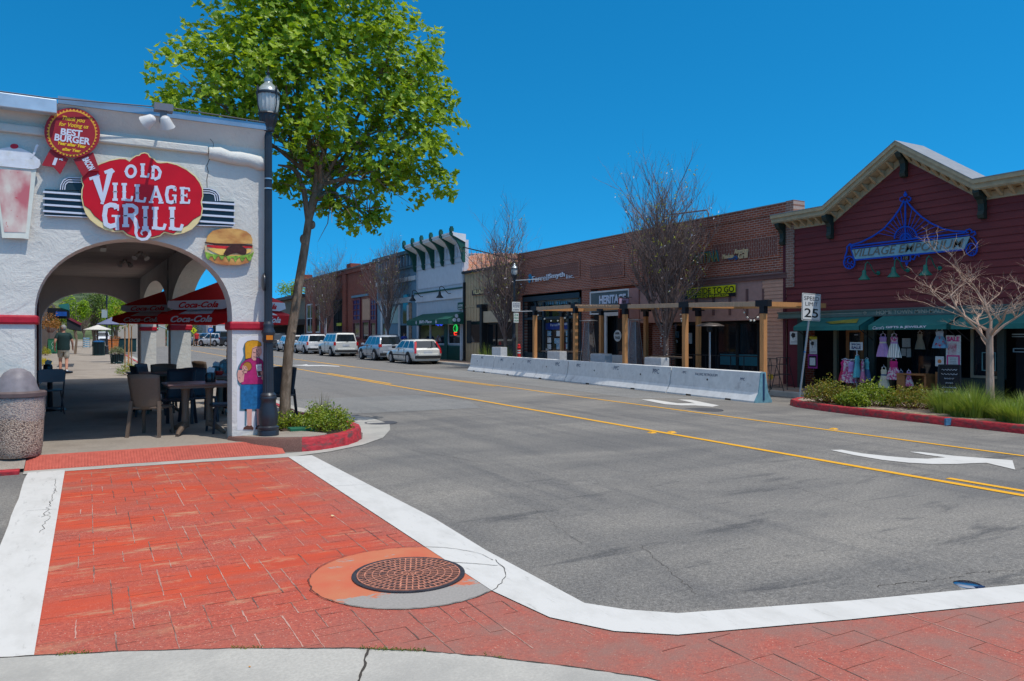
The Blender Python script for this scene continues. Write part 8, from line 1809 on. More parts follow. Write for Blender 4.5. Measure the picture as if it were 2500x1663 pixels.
# ================================================================= PEOPLE
M_SKIN = mat('skin', (.50, .25, .17), .55, .08, 20); 
def person(label, p, rz, h, shirt, short, hair, pose, sleeve=.55, long_hair=False, trousers=False, shoe=(.5,.5,.5), group=None, name='person'):
    """one skinned body; clothes and hair are children. local +Y is where the person faces"""
    s = h/1.78; t = thing(name, label, 'person', p, rz, group); V = lambda x, y, z: (x*s, y*s, z*s)
    J = pose
    vs, es, rs = [], [], []
    def addj(q, r, par=None): vs.append(V(*q)); rs.append((r[0]*s, r[1]*s) if isinstance(r, tuple) else r*s); 
    def chain(names):
        for i in range(len(names)-1): es.append((idx[names[i]], idx[names[i+1]]))
    idx = {}
    for k_, (q, r) in J.items(): idx[k_] = len(vs); addj(q, r)
    chain(['pelvis', 'waist', 'chest', 'neck0', 'neck', 'head', 'crown'])
    for sd in 'LR':
        chain(['chest', 'sh'+sd, 'el'+sd, 'wr'+sd, 'pa'+sd]); chain(['pelvis', 'hip'+sd, 'kn'+sd, 'an'+sd, 'toe'+sd])
        px_, py_, pz_ = J['pa'+sd][0]; wx, wy, wz = J['wr'+sd][0]; d = Vector((px_-wx, py_-wy, pz_-wz)).normalized(); sdv = Vector((0, 1, 0)) if abs(d.y) < .8 else Vector((0, 0, 1)); sdv = (sdv - d*sdv.dot(d)).normalized(); nn = d.cross(sdv)
        for f in range(4):
            a = Vector((px_, py_, pz_)) + sdv*(.028-.018*f); ln = (.07, .08, .075, .06)[f]; idx['f%s%d' % (sd, f)] = len(vs); addj(tuple(a + d*ln*.5 + nn*.008), .009); es.append((idx['pa'+sd], len(vs)-1)); addj(tuple(a + d*ln*.9 + nn*.03), .008); es.append((len(vs)-2, len(vs)-1))
        a = Vector((wx, wy, wz)).lerp(Vector((px_, py_, pz_)), .6) + sdv*.035; addj(tuple(a + d*.02), .010); es.append((idx['wr'+sd], len(vs)-1)); addj(tuple(a + d*.05 + sdv*.012), .009); es.append((len(vs)-2, len(vs)-1))
    v2, f2 = skin(vs, es, rs); b = MB(); b.add(v2, f2); b.build('body', M_SKIN, t, True, world=False)
    g = lambda n_: Vector(V(*J[n_][0]))
    # shirt: torso and sleeves slightly larger than the body
    def torso(pr):                       # loose cloth hanging round the trunk
        bb = MB(); px0, py0, pz0 = J['pelvis'][0]; bb.lathe((0,0,0), pr, 20); return [((px0+x)*s, (py0+.005+y*.74)*s, (pz0+z)*s) for x, y, z in bb.v], bb.f
    def garm(names_edges, grow, m_, nm, ext=None, pr=None):
        ks = []; e2 = []
        for a, c in names_edges:
            for q in (a, c):
                if q not in ks: ks.append(q)
            e2.append((ks.index(a), ks.index(c)))
        def rr(q): r = ext[q][1] if ext and q in ext else J[q][1]; return ((r[0]+grow)*s, (r[1]+grow)*s) if isinstance(r, tuple) else (r+grow)*s
        def pp(q): return V(*(ext[q][0] if ext and q in ext else J[q][0]))
        a, c = skin([pp(q) for q in ks], e2, [rr(q) for q in ks]); bb = MB(); bb.add(a, c); (bb.add(*torso(pr)) if pr else None); return bb.build(nm, m_, t, True, world=False)
    ex = {}
    for sd in 'LR':
        a, c = Vector(J['sh'+sd][0]), Vector(J['el'+sd][0]); ex['sl'+sd] = (tuple(a.lerp(c, sleeve*1.25)), .058)
        a, c = Vector(J['hip'+sd][0]), Vector(J['kn'+sd][0]); ex['th'+sd] = (tuple(a.lerp(c, .92)), (.092, .098))
        if trousers: ex['th'+sd] = (J['kn'+sd][0], .075); ex['cu'+sd] = (J['an'+sd][0], .065)
    pz = J['pelvis'][0]; ex['hem'] = ((pz[0], pz[1], pz[2]-.10), (.172, .135)); ex['band'] = ((pz[0], pz[1], pz[2]+.12), (.150, .115))
    garm([('hem', 'pelvis'), ('pelvis', 'waist'), ('waist', 'chest'), ('chest', 'neck0'), ('chest', 'shL'), ('shL', 'slL'), ('chest', 'shR'), ('shR', 'slR')], .018, shirt, 'shirt', ex, [(.200,-.10),(.212,-.04),(.205,.10),(.208,.25),(.222,.38),(.215,.46),(.16,.51),(.07,.55)])
    e_ = [('band', 'pelvis'), ('pelvis', 'hipL'), ('hipL', 'thL'), ('pelvis', 'hipR'), ('hipR', 'thR')] + ([('thL', 'cuL'), ('thR', 'cuR')] if trousers else [])
    garm(e_, .014, short, 'shorts' if not trousers else 'trousers', ex, [(.17,-.16),(.196,-.10),(.196,.02),(.18,.08)])
    hd = g('head'); b = MB(); b.sphere((hd.x, hd.y-.012*s, hd.z+.030*s), .108*s, 16, (.88, 1.0, 1.05))
    b.v = [(x, y, z if not (y > hd.y+.05*s and z < hd.z+.06*s) else hd.z+.06*s) for x, y, z in b.v]; b.build('hair', hair, t, True, world=False)
    if long_hair: b = MB(); b.sphere((hd.x, hd.y-.06*s, hd.z-.10*s), .11*s, 12, (.9, .6, 1.7)); b.build('hair', hair, t, True, world=False)
    # face and ears
    b = MB()
    for sx in (-1, 1): b.sphere((hd.x+sx*.088*s, hd.y, hd.z-.005*s), .022*s, 8, (.5, 1, 1.4))
    b.sphere((hd.x, hd.y+.098*s, hd.z-.015*s), .016*s, 8, (.8, 1, 1.3)); b.build('face', M_SKIN, t, True, world=False)
    b = MB()
    for sx in (-1, 1): b.sphere((hd.x+sx*.034*s, hd.y+.088*s, hd.z+.012*s), .011*s, 8)
    b.build('eyes', M_SBLK, t, world=False)
    for sd in 'LR':
        q, r_ = g('an'+sd), g('toe'+sd); b = MB(); c = q.lerp(r_, .45); b.sphere((c.x, c.y, c.z-.01*s), .15*s, 12, (.34, .95, .36)); b.build('shoe', mat('shoe_%s' % sd, shoe, .6, .05), t, True, world=False)
    return t
def walk(lift=.25, arm=.18):
    return {'pelvis': ((0,0,.95), (.15,.11)), 'waist': ((0,0,1.12), (.155,.12)), 'chest': ((0,.0,1.32), (.165,.115)), 'neck0': ((0,0,1.47), .075), 'neck': ((0,.01,1.53), .055), 'head': ((0,.02,1.65), (.085,.10)), 'crown': ((0,.015,1.71), .075),
        'shL': ((-.19,0,1.43), .062), 'elL': ((-.27,-.10,1.16), .044), 'wrL': ((-.28,.02,.93), .030), 'paL': ((-.275,.07,.85), (.038,.022)), 'shR': ((.19,0,1.43), .062), 'elR': ((.28,.02,1.16), .044), 'wrR': ((.30,.14,.95), .030), 'paR': ((.295,.19,.88), (.038,.022)),
        'hipL': ((-.09,0,.86), .090), 'knL': ((-.10,.10,.50), .062), 'anL': ((-.10,.02,.10), .042), 'toeL': ((-.11,.17,.04), .035), 'hipR': ((.09,0,.86), .090), 'knR': ((.10,.02,.49), .062), 'anR': ((.10,-.16,.14), .042), 'toeR': ((.11,-.03,.05), .035)}
p = G(155, 911, .13); KH = mat('khaki', (.40,.37,.30), .85, .1, 10); person('man in a dark green polo shirt and khaki shorts walking away under the arch', (p.x, p.y, gz(p.y)+.13), R(0), 1.80, mat('dark_green_cloth', (.012,.035,.035), .85, .15, 8), KH, mat('grey_hair', (.26,.25,.24), .8, .3, 40), walk(), shoe=(.6,.6,.6))
p = G(480, 844.5, .1); person('distant person in a red top and dark shorts on the far pavement', p, R(180), 1.75, mat('bright_red_cloth', (.50,.03,.03), .8, .1), mat('black_cloth', (.02,.02,.025), .8, .1), mat('brown_hair', (.06,.035,.02), .8, .2), walk())
y = yx(987, 19.0); person('person in a blue shirt standing on the far pavement behind the wagon', (19.0, y, rdz(19, y)+.14), R(200), 1.75, mat('royal_shirt', (.02,.05,.30), .8, .1), mat('black_cloth', (.02,.02,.025)), mat('black_hair', (.012,.01,.01), .7, .1), walk(), trousers=True)
SIT = {'pelvis': ((0,0,.52), (.15,.12)), 'waist': ((0,.0,.68), (.145,.11)), 'chest': ((0,.02,.88), (.155,.11)), 'neck0': ((0,.02,1.03), .070), 'neck': ((0,.03,1.09), .052), 'head': ((0,.04,1.21), (.083,.098)), 'crown': ((0,.035,1.27), .073),
    'shL': ((-.17,.02,.99), .055), 'elL': ((-.33,.14,1.12), .040), 'wrL': ((-.24,.10,1.36), .028), 'paL': ((-.17,.06,1.40), (.036,.02)), 'shR': ((.17,.02,.99), .055), 'elR': ((.24,.14,.78), .040), 'wrR': ((.18,.33,.80), .028), 'paR': ((.15,.40,.80), (.036,.02)),
    'hipL': ((-.09,.03,.50), .088), 'knL': ((-.10,.44,.50), .062), 'anL': ((-.10,.42,.10), .042), 'toeL': ((-.10,.56,.04), .034), 'hipR': ((.09,.03,.50), .088), 'knR': ((.10,.44,.50), .062), 'anR': ((.10,.42,.10), .042), 'toeR': ((.10,.56,.04), .034)}
x, _ = SY(566, 880, 15.3); sq = chair('dark resin chair under the seated diner behind the front pier', x, 15.35, R(185), M_WICKD)
person('seated diner behind the pier with one arm raised, in a teal patterned top', (x, 15.33, gz(15.3)+.13), R(172), 1.72, mat('teal_print_cloth', (.25,.42,.45), .8, .3, 30), mat('black_cloth', (.02,.02,.025)), mat('dark_hair', (.02,.013,.01), .6, .2), SIT, sleeve=.5, long_hair=True, trousers=True)
# ================================================================= THE LEFT PAVEMENT BEYOND THE ARCADE
def floorp(px, py): q = G(px, py, .13); return Vector((q.x, q.y, gz(q.y)+.13))
M_DG2 = mat('dark_green_metal', (.012,.045,.048), .45, .15, 4, metal=.2)
def slat_bin(name, label, cat, p, r_, h, n=26, flare=0.0, lid=None, group=None):
    t = thing(name, label, cat, p, 0, group); b = MB()
    b.lathe((0,0,.05), [(r_*.86,0),(r_*.88,h-.1)], 20); b.build('liner', M_SBLK, t, world=False)
    b = MB()
    for k in range(n): a = 2*math.pi*k/n; ca, sa = math.cos(a), math.sin(a); b.tube([(r_*(1-flare)*ca, r_*(1-flare)*sa, .04), (r_*ca, r_*sa, h*.8), (r_*1.08*ca, r_*1.08*sa, h)], .016, 4)
    b.lathe((0,0,.02), [(r_*(1.0-flare)+.02,0),(r_*(1-flare)+.02,.05)], 20); b.build('slats', M_DG2, t, world=False)
    if lid: b = MB(); b.lathe((0,0,h-.04), [(r_*.98,0),(r_*.98,.05),(r_*.5,.10),(r_*.3,.10)], 20); b.build('lid', lid, t, world=False)
    return t
p = floorp(241, 868); slat_bin('slatted_bin', 'dark green slatted litter bin with a blue top beside the lamp post beyond the arch', 'litter bin', p, .36, .92, lid=mat('bin_blue', (.02,.12,.32), .5, .1))
p = floorp(286, 888); t = slat_bin('slatted_planter', 'dark slatted pot holding a grey-green bush beyond the arch', 'planter', p, .30, .50, 22, .12)
shrub('potted_bush', 'grey-green bush growing in the dark slatted pot', 'shrub', (p.x, p.y, p.z+.45), .34, .34, .42, 260, .055, leaf_mat('sage_leaves', (.10,.13,.06), (.24,.27,.14), .5, .2), None, None, 71)
p = floorp(255, 866); lamp_post('street lamp pole seen through the end arch with the back of a sign', (p.x+.15, p.y+.6, p.z), 4.2)
b = MB(); q = SY(248, 756, p.y+.5); q2 = SY(262, 776, p.y+.5); b.box(q[0], q2[0], p.y+.46, p.y+.475, q2[1], q[1]); tag(b.build('sign_back', mat('sign_back_grey', (.30,.36,.36), .5, .1)), 'blank grey back of a street sign on the lamp pole beyond the arch', 'sign')
for i, (px, py, pt, hw, sd) in enumerate(((205, 848, 742, 24, 81), (237, 846, 722, 28, 82))):
    p = floorp(px, py); r = ray(px, pt); tt = p.y/r[1]; hh = CAMH+tt*r[2]-p.z; rad = hw*tt/FPX; t = thing('bare_tree', ['bare street tree beyond the arch, left one', 'bare street tree beyond the arch, right one'][i], 'tree', p, 0, 'bare trees beyond the arch')
    b, lf, bs_ = bare_tree(sd, 6.5, 1.0, 2.2, .09, M_TWIG, n0=9, levels=2); zs = max(v[2] for v in b.v); rs = sorted(math.hypot(v[0], v[1]) for v in b.v)[int(len(b.v)*.98)]
    for q_ in (b, lf): q_.v = [(x*rad/rs if z > 1.5 else x*.7, y*rad/rs if z > 1.5 else y*.7, z*hh/zs) for x, y, z in q_.v]
    b.build('branches', M_TWIG, t, world=False); lf.build('new_leaves', M_BUD, t, world=False)
p = floorp(313, 903); t = thing('staked_sapling', 'young staked sapling with yellow-green leaves beyond the arch', 'tree', p); hS = SY(313, 770, p.y)[1]-p.z
b = MB(); b.tube([(0,0,0), (.03,.02,hS*.6), (.0,0,hS)], [.035,.03,.015], 7); b.build('trunk', M_CED, t, world=False)
for sx in (-.12, .12): b = MB(); b.tube([(sx,0,0), (sx,0,hS*.8)], .025, 6); b.build('stake', mat('stake_wood', (.30,.17,.08), .8, .2), t, world=False)
b = MB(); rn = random.Random(5)
for k in range(240): add_leaf(b, (rn.gauss(-.1,.28), rn.gauss(0,.28), hS + rn.gauss(.05,.22)), rv(rn)+Vector((0,-.2,.5)), rv(rn), .08, OV)
b.build('foliage', leaf_mat('yellow_green_leaves', (.22,.22,.02), (.42,.30,.05)), t, world=False)
p = floorp(318, 917); shrub('flowering_shrub', 'low shrub with small white flowers at the foot of the sapling', 'shrub', (p.x+.1, p.y+.3, p.z), .55, .5, .45, 300, .05, ML1, None, None, 75)
b = MB(); 
for k in range(120): b.sphere((rn.gauss(0,.28), rn.gauss(0,.26), abs(rn.gauss(.25,.12))), .014, 5, m=3)
o = b.build('white_flowers', PW, world=False); o.location = (p.x+.1, p.y+.3, p.z+.05); tag(o, 'sprinkle of white flowers on the low shrub by the sapling', 'flowers'); o['kind'] = 'stuff'
# umbrellas, vehicles and planters farther off
def plain_parasol(label, px, pe, pt, hw, Y_, m_):
    x, z = SY(px, pe, Y_); zt = SY(px, pt, Y_)[1]; g_ = gz(Y_)+.05; R_ = hw*Y_/FPX*.92; t = thing('parasol', label, 'parasol', (x, Y_, g_)); b = MB(); n = 8
    b.add([(0,0,zt-g_)] + [(R_*math.cos(a*math.pi/4), R_*math.sin(a*math.pi/4), z-g_) for a in range(n)], [(0, 1+a, 1+(a+1) % n) for a in range(n)]); o = b.build('canopy', m_, t, world=False); o.modifiers.new('t', 'SOLIDIFY').thickness = .03
    b = MB(); b.tube([(0,0,0), (0,0,zt-g_)], .03, 6); b.build('pole', M_SOFF, t, world=False)
plain_parasol('grey-blue parasol beyond the end arch', 273, 792, 774, 32, 44, mat('slate_canvas', (.13,.15,.24), .8, .1)); plain_parasol('cream parasol in the distance beyond the end arch', 239, 805, 793, 30, 58, mat('cream_canvas', (.55,.52,.46), .8, .1))
MOB = mat('orange_box_wood', (.50,.16,.04), .6, .2, 6)
for i, (p0, p1, pt, pb) in enumerate(((264, 295, 829, 856), (304, 325, 838, 857))):
    q = floorp(p0, pb); x1, _ = SY(p1, pb, q.y); zt = SY(p0, pt, q.y)[1]; t = thing('planter_box', ['long orange wooden planter box with flowers beyond the arch', 'short orange wooden planter box with flowers by the dark bin'][i], 'planter', q, 0, 'orange wooden planter boxes'); b = MB()
    for k in range(4): h_ = (zt-q.z)/4; b.box(q.x, x1, q.y, q.y+.5, q.z+h_*k, q.z+h_*(k+1)-.02)
    b.box(q.x-.04, x1+.04, q.y-.04, q.y+.54, zt-.02, zt+.03); b.build('boards', MOB, t)
    shrub('flowering_shrub', ['red and green flowers in the long orange box', 'orange flowers in the short orange box'][i], 'plant', ((q.x+x1)/2, q.y+.25, zt), abs(x1-q.x)/2, .25, .35, 80, .07, leaf_mat('flower_mix', (.08,.16,.02), (.55,.10,.04)), None, 'flowers in the orange boxes', 90+i)
q = floorp(289, 860); x1, _ = SY(334, 860, q.y); t = thing('skip_bin', 'large dark green closed container beyond the second pier', 'container', (q.x, q.y+.6, q.z)); b = MB(); zt = SY(300, 828, q.y+.6)[1]; b.prism([(0,0),(x1-q.x,0),(x1-q.x,zt-q.z),(0.1,zt-q.z)], (q.x, q.y+.6, q.z), UX, UZ, (0,1.2,0)); b.build('body', M_DG2, t, bevel=.03); b = MB(); b.box(q.x-.03, x1+.03, q.y+.56, q.y+1.85, zt, zt+.05); b.build('lid', M_SBLK, t)
for lab, px, py, kind, pt_, rz, dims in (('silver-white sport utility vehicle facing the camera beyond the litter bin', 252, 838, 'suv', CW, 180, (4.8,1.95,1.8)), ('white pickup truck facing the camera behind the dark container', 326, 838, 'pickup', CW, 180, (5.4,2.0,1.85))):
    q = G(px, py); car(lab, (q.x, q.y, gz(q.y)), R(rz), kind, pt_, *dims, group='vehicles parked facing the camera', detail=False)
q = G(384, 845); car('small red car driving in the distance beyond the second pier', (q.x, q.y, gz(q.y)), R(178), 'suv', CRD, 4.2, 1.75, 1.5, name='driving_car', detail=False)
for i, (px, pt_, k_) in enumerate(((500, CS, 'suv'), (513, CBL, 'suv'), (529, CW, 'suv'), (553, CDK, 'pickup'))):
    q = G(px, 845 + i*.4); car(['silver crossover parked nose-in, leftmost of the distant lot cars', 'blue crossover parked nose-in between two pale crossovers in the distant lot', 'white crossover parked nose-in beside the dark pickup', 'dark pickup truck parked nose-in at the right of the distant lot'][i], (q.x, q.y+2, gz(q.y)), R(28), k_, pt_, 4.5 if k_ == 'suv' else 5.4, 1.85, 1.65 if k_ == 'suv' else 1.9, group='cars parked in the distant lot', detail=False)
# signs in the distance
def post_sign(name, label, px, pt, pb, pg, m_, shape, letter=None, lm=None, Y_=None):
    q = G(px, pg, .1); y = q.y; x, zt = SY(px, pt, y); zb_ = SY(px, pb, y)[1]; t = thing(name, label, 'traffic sign', (x, y, q.z)); b = MB(); b.tube([(x, y+.06, q.z), (x, y+.06, zt)], .05, 6); b.build('post', mat('wood_post', (.30,.20,.12), .8, .1), t)
    s_ = (zt-zb_)/2; cz = (zt+zb_)/2; pts = {'diamond': [(-s_,0),(0,-s_),(s_,0),(0,s_)], 'square': [(-s_*.9,-s_),(s_*.9,-s_),(s_*.9,s_),(-s_*.9,s_)], 'round': [(s_*math.cos(a*.524), s_*math.sin(a*.524)) for a in range(12)]}[shape]
    b = MB(); b.prism(pts, (x, y, cz), UX, UZ, (0, -.02, 0)); b.build('plate', m_, t)
    if letter: b = MB(); b.txt(letter, (x-s_*.35, y-.022, cz-s_*.45), UX, UZ, s_*.9, s_*.7, .03, 0, .004); b.build('lettering', lm or PW, t)
    return t, x, y, cz, s_
MYG = mat('sign_yellow_green', (.55,.60,.01), .5, .03); t, x, y, cz, s_ = post_sign('crossing_sign', 'yellow diamond pedestrian crossing sign in the distance', 473, 799, 815, 846, MYG, 'diamond')
b = MB(); b.sphere((x, y-.03, cz+s_*.42), s_*.13, 8); b.bar((x, y-.03, cz+s_*.3), (x-.03, y-.03, cz-s_*.1), s_*.2, .01, (0,1,0)); b.bar((x-.02, y-.03, cz-s_*.1), (x-s_*.25, y-.03, cz-s_*.5), s_*.13, .01, (0,1,0)); b.bar((x-.02, y-.03, cz-s_*.1), (x+s_*.22, y-.03, cz-s_*.5), s_*.13, .01, (0,1,0)); b.build('walking_figure', M_SBLK, t)
post_sign('parking_sign', 'round blue parking sign below the red no-turn sign in the distance', 514, 800, 813, 845, mat('sign_blue', (.01,.12,.42), .5, 0), 'round', 'P')
t, x, y, cz, s_ = post_sign('prohibition_sign', 'white square sign with a red ring above the blue parking sign', 514, 789, 800, 845, PW, 'square'); b = MB(); b.tube([(x+s_*.6*math.cos(a*.4), y-.03, cz+s_*.6*math.sin(a*.4)) for a in range(17)], s_*.1, 4); b.bar((x-s_*.45, y-.03, cz+s_*.45), (x+s_*.45, y-.03, cz-s_*.45), s_*.15, .01, (0,1,0)); b.build('ring', mat('ring_red', (.6,.02,.03), .5, 0), t)
q = G(409, 846, .1); y = q.y; x0, z0 = SY(410, 803, y); x1, z1 = SY(382, 794, y); t = thing('traffic_light', 'distant traffic signal with a green lamp on a long teal mast arm', 'traffic light', (x0, y, q.z)); MTL = mat('signal_teal', (.25,.38,.38), .5, .1)
b = MB(); b.tube([(x0, y, q.z), (x0, y, z0)], .10, 8); b.tube([(x0, y, z0-.05), (x1, y, z1)], .07, 6); b.build('mast', MTL, t); b = MB(); b.box(x1-.18, x1+.18, y-.15, y+.1, z1-.6, z1+.45); b.build('signal_head', M_SBLK, t); b = MB(); b.lathe((0,0,0), [(.11,0),(.11,.02)], 10); b.v = [(x1+a, y-.17-c, z1-.38+b_) for a, b_, c in b.v]; b.build('green_lamp', mat('signal_green', (.02,.8,.5), .5, 0, emit=2), t)
# left row of shops beyond the arcade
lb = thing('left_brick_shop', 'brick shop with awnings and hanging signs along the left pavement', 'building', (-3, 34, gz(34)+.13)); XS = -2.35
b = MB(); b.box(XS-6, XS, YE+.45, 46, 0, 5.2); b.build('wall', M_BRICKR, lb); b = MB()
for y0 in (29, 34, 39): b.box(XS-.02, XS+.02, y0, y0+3.2, .7, 2.5)
b.build('window', M_GLASS, lb); b = MB(); b.box(XS-.02, XS+.06, YE+.45, 46, 2.9, 3.3); b.build('fascia', mat('cream_band', (.5,.46,.38), .7, .1), lb)
lb2 = thing('left_far_shops', 'dark low shopfronts farther along the left pavement', 'building', (-4, 60, gz(60)+.13)); b = MB(); b.box(-10, -2.7, 46.1, 95, 0, 4.6); b.build('wall', mat('dun_brown', (.16,.11,.08), .9, .2), lb2)
def side_awning(label, px0, px1, pt, pb, Y_, ln, m_, stripe=None):
    x0, zt = SY(px0, pt, Y_); x1, zb_ = SY(px1, pb, Y_); t = thing('awning', label, 'awning', (x0, Y_, zb_), 0, 'awnings over the left pavement'); b = MB()
    b.add([(x0, Y_, zt), (x1, Y_, zb_+.25), (x1, Y_, zb_), (x0, Y_, zb_+.1), (x0, Y_+ln, zt), (x1, Y_+ln, zb_+.25), (x1, Y_+ln, zb_), (x0, Y_+ln, zb_+.1)], [(0,1,2,3)[::-1], (4,5,6,7), (0,4,5,1)[::-1], (1,5,6,2)[::-1]]); b.build('canvas', m_, t)
    if stripe: b = MB(); b.bar((x0, Y_-.02, zt+.03), (x1+.03, Y_-.02, zb_+.28), .10, .05, (0,1,0)); b.build('edge', stripe, t)
side_awning('black awning with a dark red edge over the left pavement', 163, 197, 776, 808, 38, 4, mat('black_canvas', (.025,.028,.034), .8, .1), mat('maroon_edge', (.20,.03,.05), .7, .1)); side_awning('small teal awning high on the left brick shop', 143, 167, 744, 757, 33, 2, M_AWN)
t = thing('hanging_sign', 'blue hanging sign box above the left pavement', 'hanging sign', (-1.8, 35.6, 2.6)); x0, zt = SY(136, 761, 35.6); x1, zb_ = SY(163, 772, 35.6); b = MB(); b.box(x0, x1, 35.6, 35.75, zb_, zt); b.build('board', mat('sign_box_blue', (.01,.08,.35), .5, .2, 5), t); b = MB(); b.box(x0-.3, x1+.1, 35.8, 35.9, zb_-.1, zt+.15); b.build('frame', M_SBLK, t)
q = floorp(128, 863); aboard('dark green sandwich board with pale drawings beside the walking man', q.x, q.y, q.z, .62, 1.05, R(12), mat('board_green', (.012,.11,.05), .6, .1), mat('board_green', (.012,.11,.05)))
b = MB(); rn = random.Random(8)
for k in range(3): x_ = q.x-.2+.18*k; b.tube([(x_, q.y-.17, q.z+.3), (x_+.06, q.y-.14, q.z+.5), (x_-.04, q.y-.11, q.z+.65), (x_+.07, q.y-.08, q.z+.85)], .012, 4)
tag(b.build('board_drawing', M_WFR), 'pale scribbled drawing on the green sandwich board', 'drawing')
for i, (px, py, c_a, c_b, hh) in enumerate(((112, 868, (.12,.2,.02), (.60,.50,.03), .6), (108, 893, (.5,.4,.02), (.65,.55,.03), .4), (125, 800, (.15,.10,.03), (.5,.2,.05), .7))):
    q = floorp(px, min(py, 893)) if i < 2 else Vector((SY(122, 812, 31)[0], 31, SY(122, 812, 31)[1])); shrub('flower_planting', ['yellow-green flowers in a box under the shop window', 'bright yellow flowers at the near end of the shop window box', 'orange-brown hanging basket above the green sandwich board'][i], 'plant', q, .28, .5, hh, 130, .07, leaf_mat('flowers_%d' % i, c_a, c_b), None, 'flowers by the left brick shop', 95+i)
q = floorp(211, 850); t = thing('news_rack', 'white wire newspaper rack on the left pavement', 'newspaper rack', q); b = MB()
for k in range(5): b.box(q.x-.28, q.x+.28, q.y, q.y+.02, q.z+.08+.2*k, q.z+.22+.2*k)
b.build('papers', pm[0], t); b = MB()
for sx in (-.3, .3): b.box(q.x+sx-.015, q.x+sx+.015, q.y-.02, q.y+.35, q.z, q.z+1.1)
b.build('frame', M_SOFF, t)
# ================================================================= DISTANT GREENERY AND HILL
def far_tree(label, px, pt, pb, hw, Y_, m_, seed, X_=None, trunk=True, group='trees at the end of the street', n=900, lobes=8, stuff=False):
    rn = random.Random(seed)
    if X_ is not None: Y_ = yx(px, X_); 
    x, zt = SY(px, pt, Y_); zb_ = SY(px, pb, Y_)[1]; g_ = gz(Y_); R_ = hw*Y_/ray(px, 800)[1]/FPX; t = thing('leafy_tree', label, 'tree', (x, Y_, g_), 0, group); b = MB(); H2 = (zt-zb_)/2; ls = max(.18, R_*.13)
    for k in range(lobes):
        d = rv(rn); c = Vector((d.x*R_*.5, d.y*R_*.5, zb_-g_+H2 + d.z*H2*.5)); rr = R_*rn.uniform(.40,.62); rz_ = H2*rn.uniform(.4,.6)
        for j in range(n//lobes): e = rv(rn); q = rn.random()**.35; add_leaf(b, c + Vector((e.x*rr*q, e.y*rr*q, e.z*rz_*q)), e + Vector((0,-.2,.5)), rv(rn), ls*rn.uniform(.6,1.3), OV, .15)
    b.build('crown', m_, t, world=False); b = MB(); b.tube([(0,0,0), (.1,0,(zb_-g_)*.6), (0,.1,zb_-g_+H2)], [R_*.09, R_*.07, R_*.03], 6)
    for k in range(4): d = rv(rn); b.tube([(0,0,max(.2, (zb_-g_)*.7)), (d.x*R_*.4, d.y*R_*.4, zb_-g_+H2)], [R_*.04, R_*.015], 5)
    b.build('trunk', M_BARK, t, world=False)
LG1 = leaf_mat('fresh_green', (.14,.26,.01), (.30,.42,.02)); LG2 = leaf_mat('mid_green', (.06,.12,.02), (.16,.20,.04)); LG3 = leaf_mat('dark_green', (.025,.05,.02), (.07,.10,.03)); LG4 = leaf_mat('olive_green', (.16,.18,.04), (.30,.28,.08))
far_tree('bright green leafy tree rising behind the dark canopy shop', 712, 660, 735, 42, 0, LG1, 1, X_=27, n=900)
FT = [(183, 712, 806, 36, 62, LG1), (228, 694, 812, 52, 95, LG2), (282, 700, 812, 54, 90, LG1), (322, 716, 815, 40, 110, LG3), (146, 726, 806, 30, 70, LG4), (393, 776, 846, 14, 125, LG2), (404, 770, 846, 16, 105, LG4), (480, 776, 835, 20, 120, LG3), (494, 820, 846, 10, 108, LG1), (555, 770, 830, 26, 140, LG3), (640, 778, 850, 14, 120, LG2), (435, 780, 845, 20, 130, LG2)]
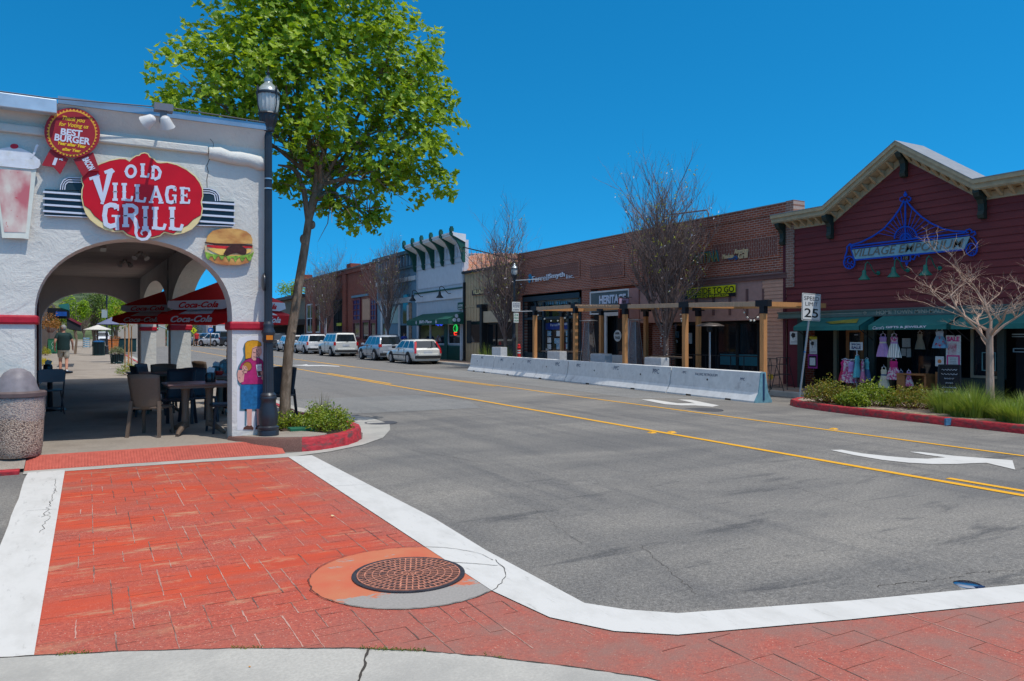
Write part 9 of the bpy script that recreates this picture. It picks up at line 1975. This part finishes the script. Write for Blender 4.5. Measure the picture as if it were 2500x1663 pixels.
FL = ['fresh green tree over the black awning', 'tall fresh green tree behind the bare trees beyond the arch', 'fresh green tree above the grey-blue parasol', 'dark tree at the right edge of the end arch', 'olive tree behind the teal awning', 'mid green tree left of the second pier gap', 'olive green tree behind the traffic signal arm', 'dark evergreen behind the crossing sign', 'bright low bush left of the distant parked cars', 'dark evergreen behind the distant shop sign', 'green tree seen just left of the lamp post', 'mid green tree hidden mostly by the second pier']
for i, (px, pt, pb, hw, Y_, m_) in enumerate(FT): far_tree(FL[i], px, pt, pb, hw, Y_, m_, 200+i, n=1500 if i < 5 else 800)
gb = thing('grey_far_building', 'grey low building behind the distant parked cars', 'building', (6, 150, 1)); x0, zt = SY(503, 783, 128); x1, _ = SY(575, 783, 128); b = MB(); b.box(x0, x1, 128, 140, 0, zt); b.build('wall', mat('grey_render', (.26,.25,.26), .9, .2, .5), gb); b = MB()
for k in range(3): xx = x0+(x1-x0)*(.15+.3*k); b.box(xx, xx+1, 127.9, 128, zt-2.4, zt-.8)
b.build('window', M_GLASS, gb); b = MB(); xa, za = SY(527, 812, 127.5); b.txt('Cleaners', (xa, 127.5, za), UX, UZ, 1.3, 5.0, .03, .4, .05) if False else b.box(xa, xa+2.4, 127.4, 127.6, za, za+1.1); b.build('roof_sign', M_WFR, gb)
bb_ = thing('beige_far_building', 'plain beige wall of a building beyond the parasols', 'building', (-6, 110, 1)); x0, zt = SY(283, 789, 100); x1, _ = SY(336, 789, 100); b = MB(); b.box(x0, x1+3, 100, 112, 0, zt); b.build('wall', mat('beige_render', (.42,.38,.33), .9, .1, .5), bb_)
b = MB(); n = 60; vs = []
rn = random.Random(2); hs_ = [rn.uniform(.7, 1) for _ in range(n+1)]
for j, (dy_, k) in enumerate(((0, 0), (60, .55), (140, 1), (400, 1.0))):
    for i in range(n+1): x = -420 + 900*i/n; z = k*(20 + 7*math.sin(i*.33) + 4*math.sin(i*.9+1) + 3*hs_[i]) * (1 if x < 60 else .55); vs.append((x, 330+dy_, z))
b.add(vs, [(j*(n+1)+i, j*(n+1)+i+1, (j+1)*(n+1)+i+1, (j+1)*(n+1)+i) for j in range(3) for i in range(n)]); b.build('hills', mat('hill_cover', (.09,.115,.045), .95, .4, .05, col2=(.035,.055,.02), c2amt=(.45,.55), c2scale=.04), kind='structure', smooth=60)
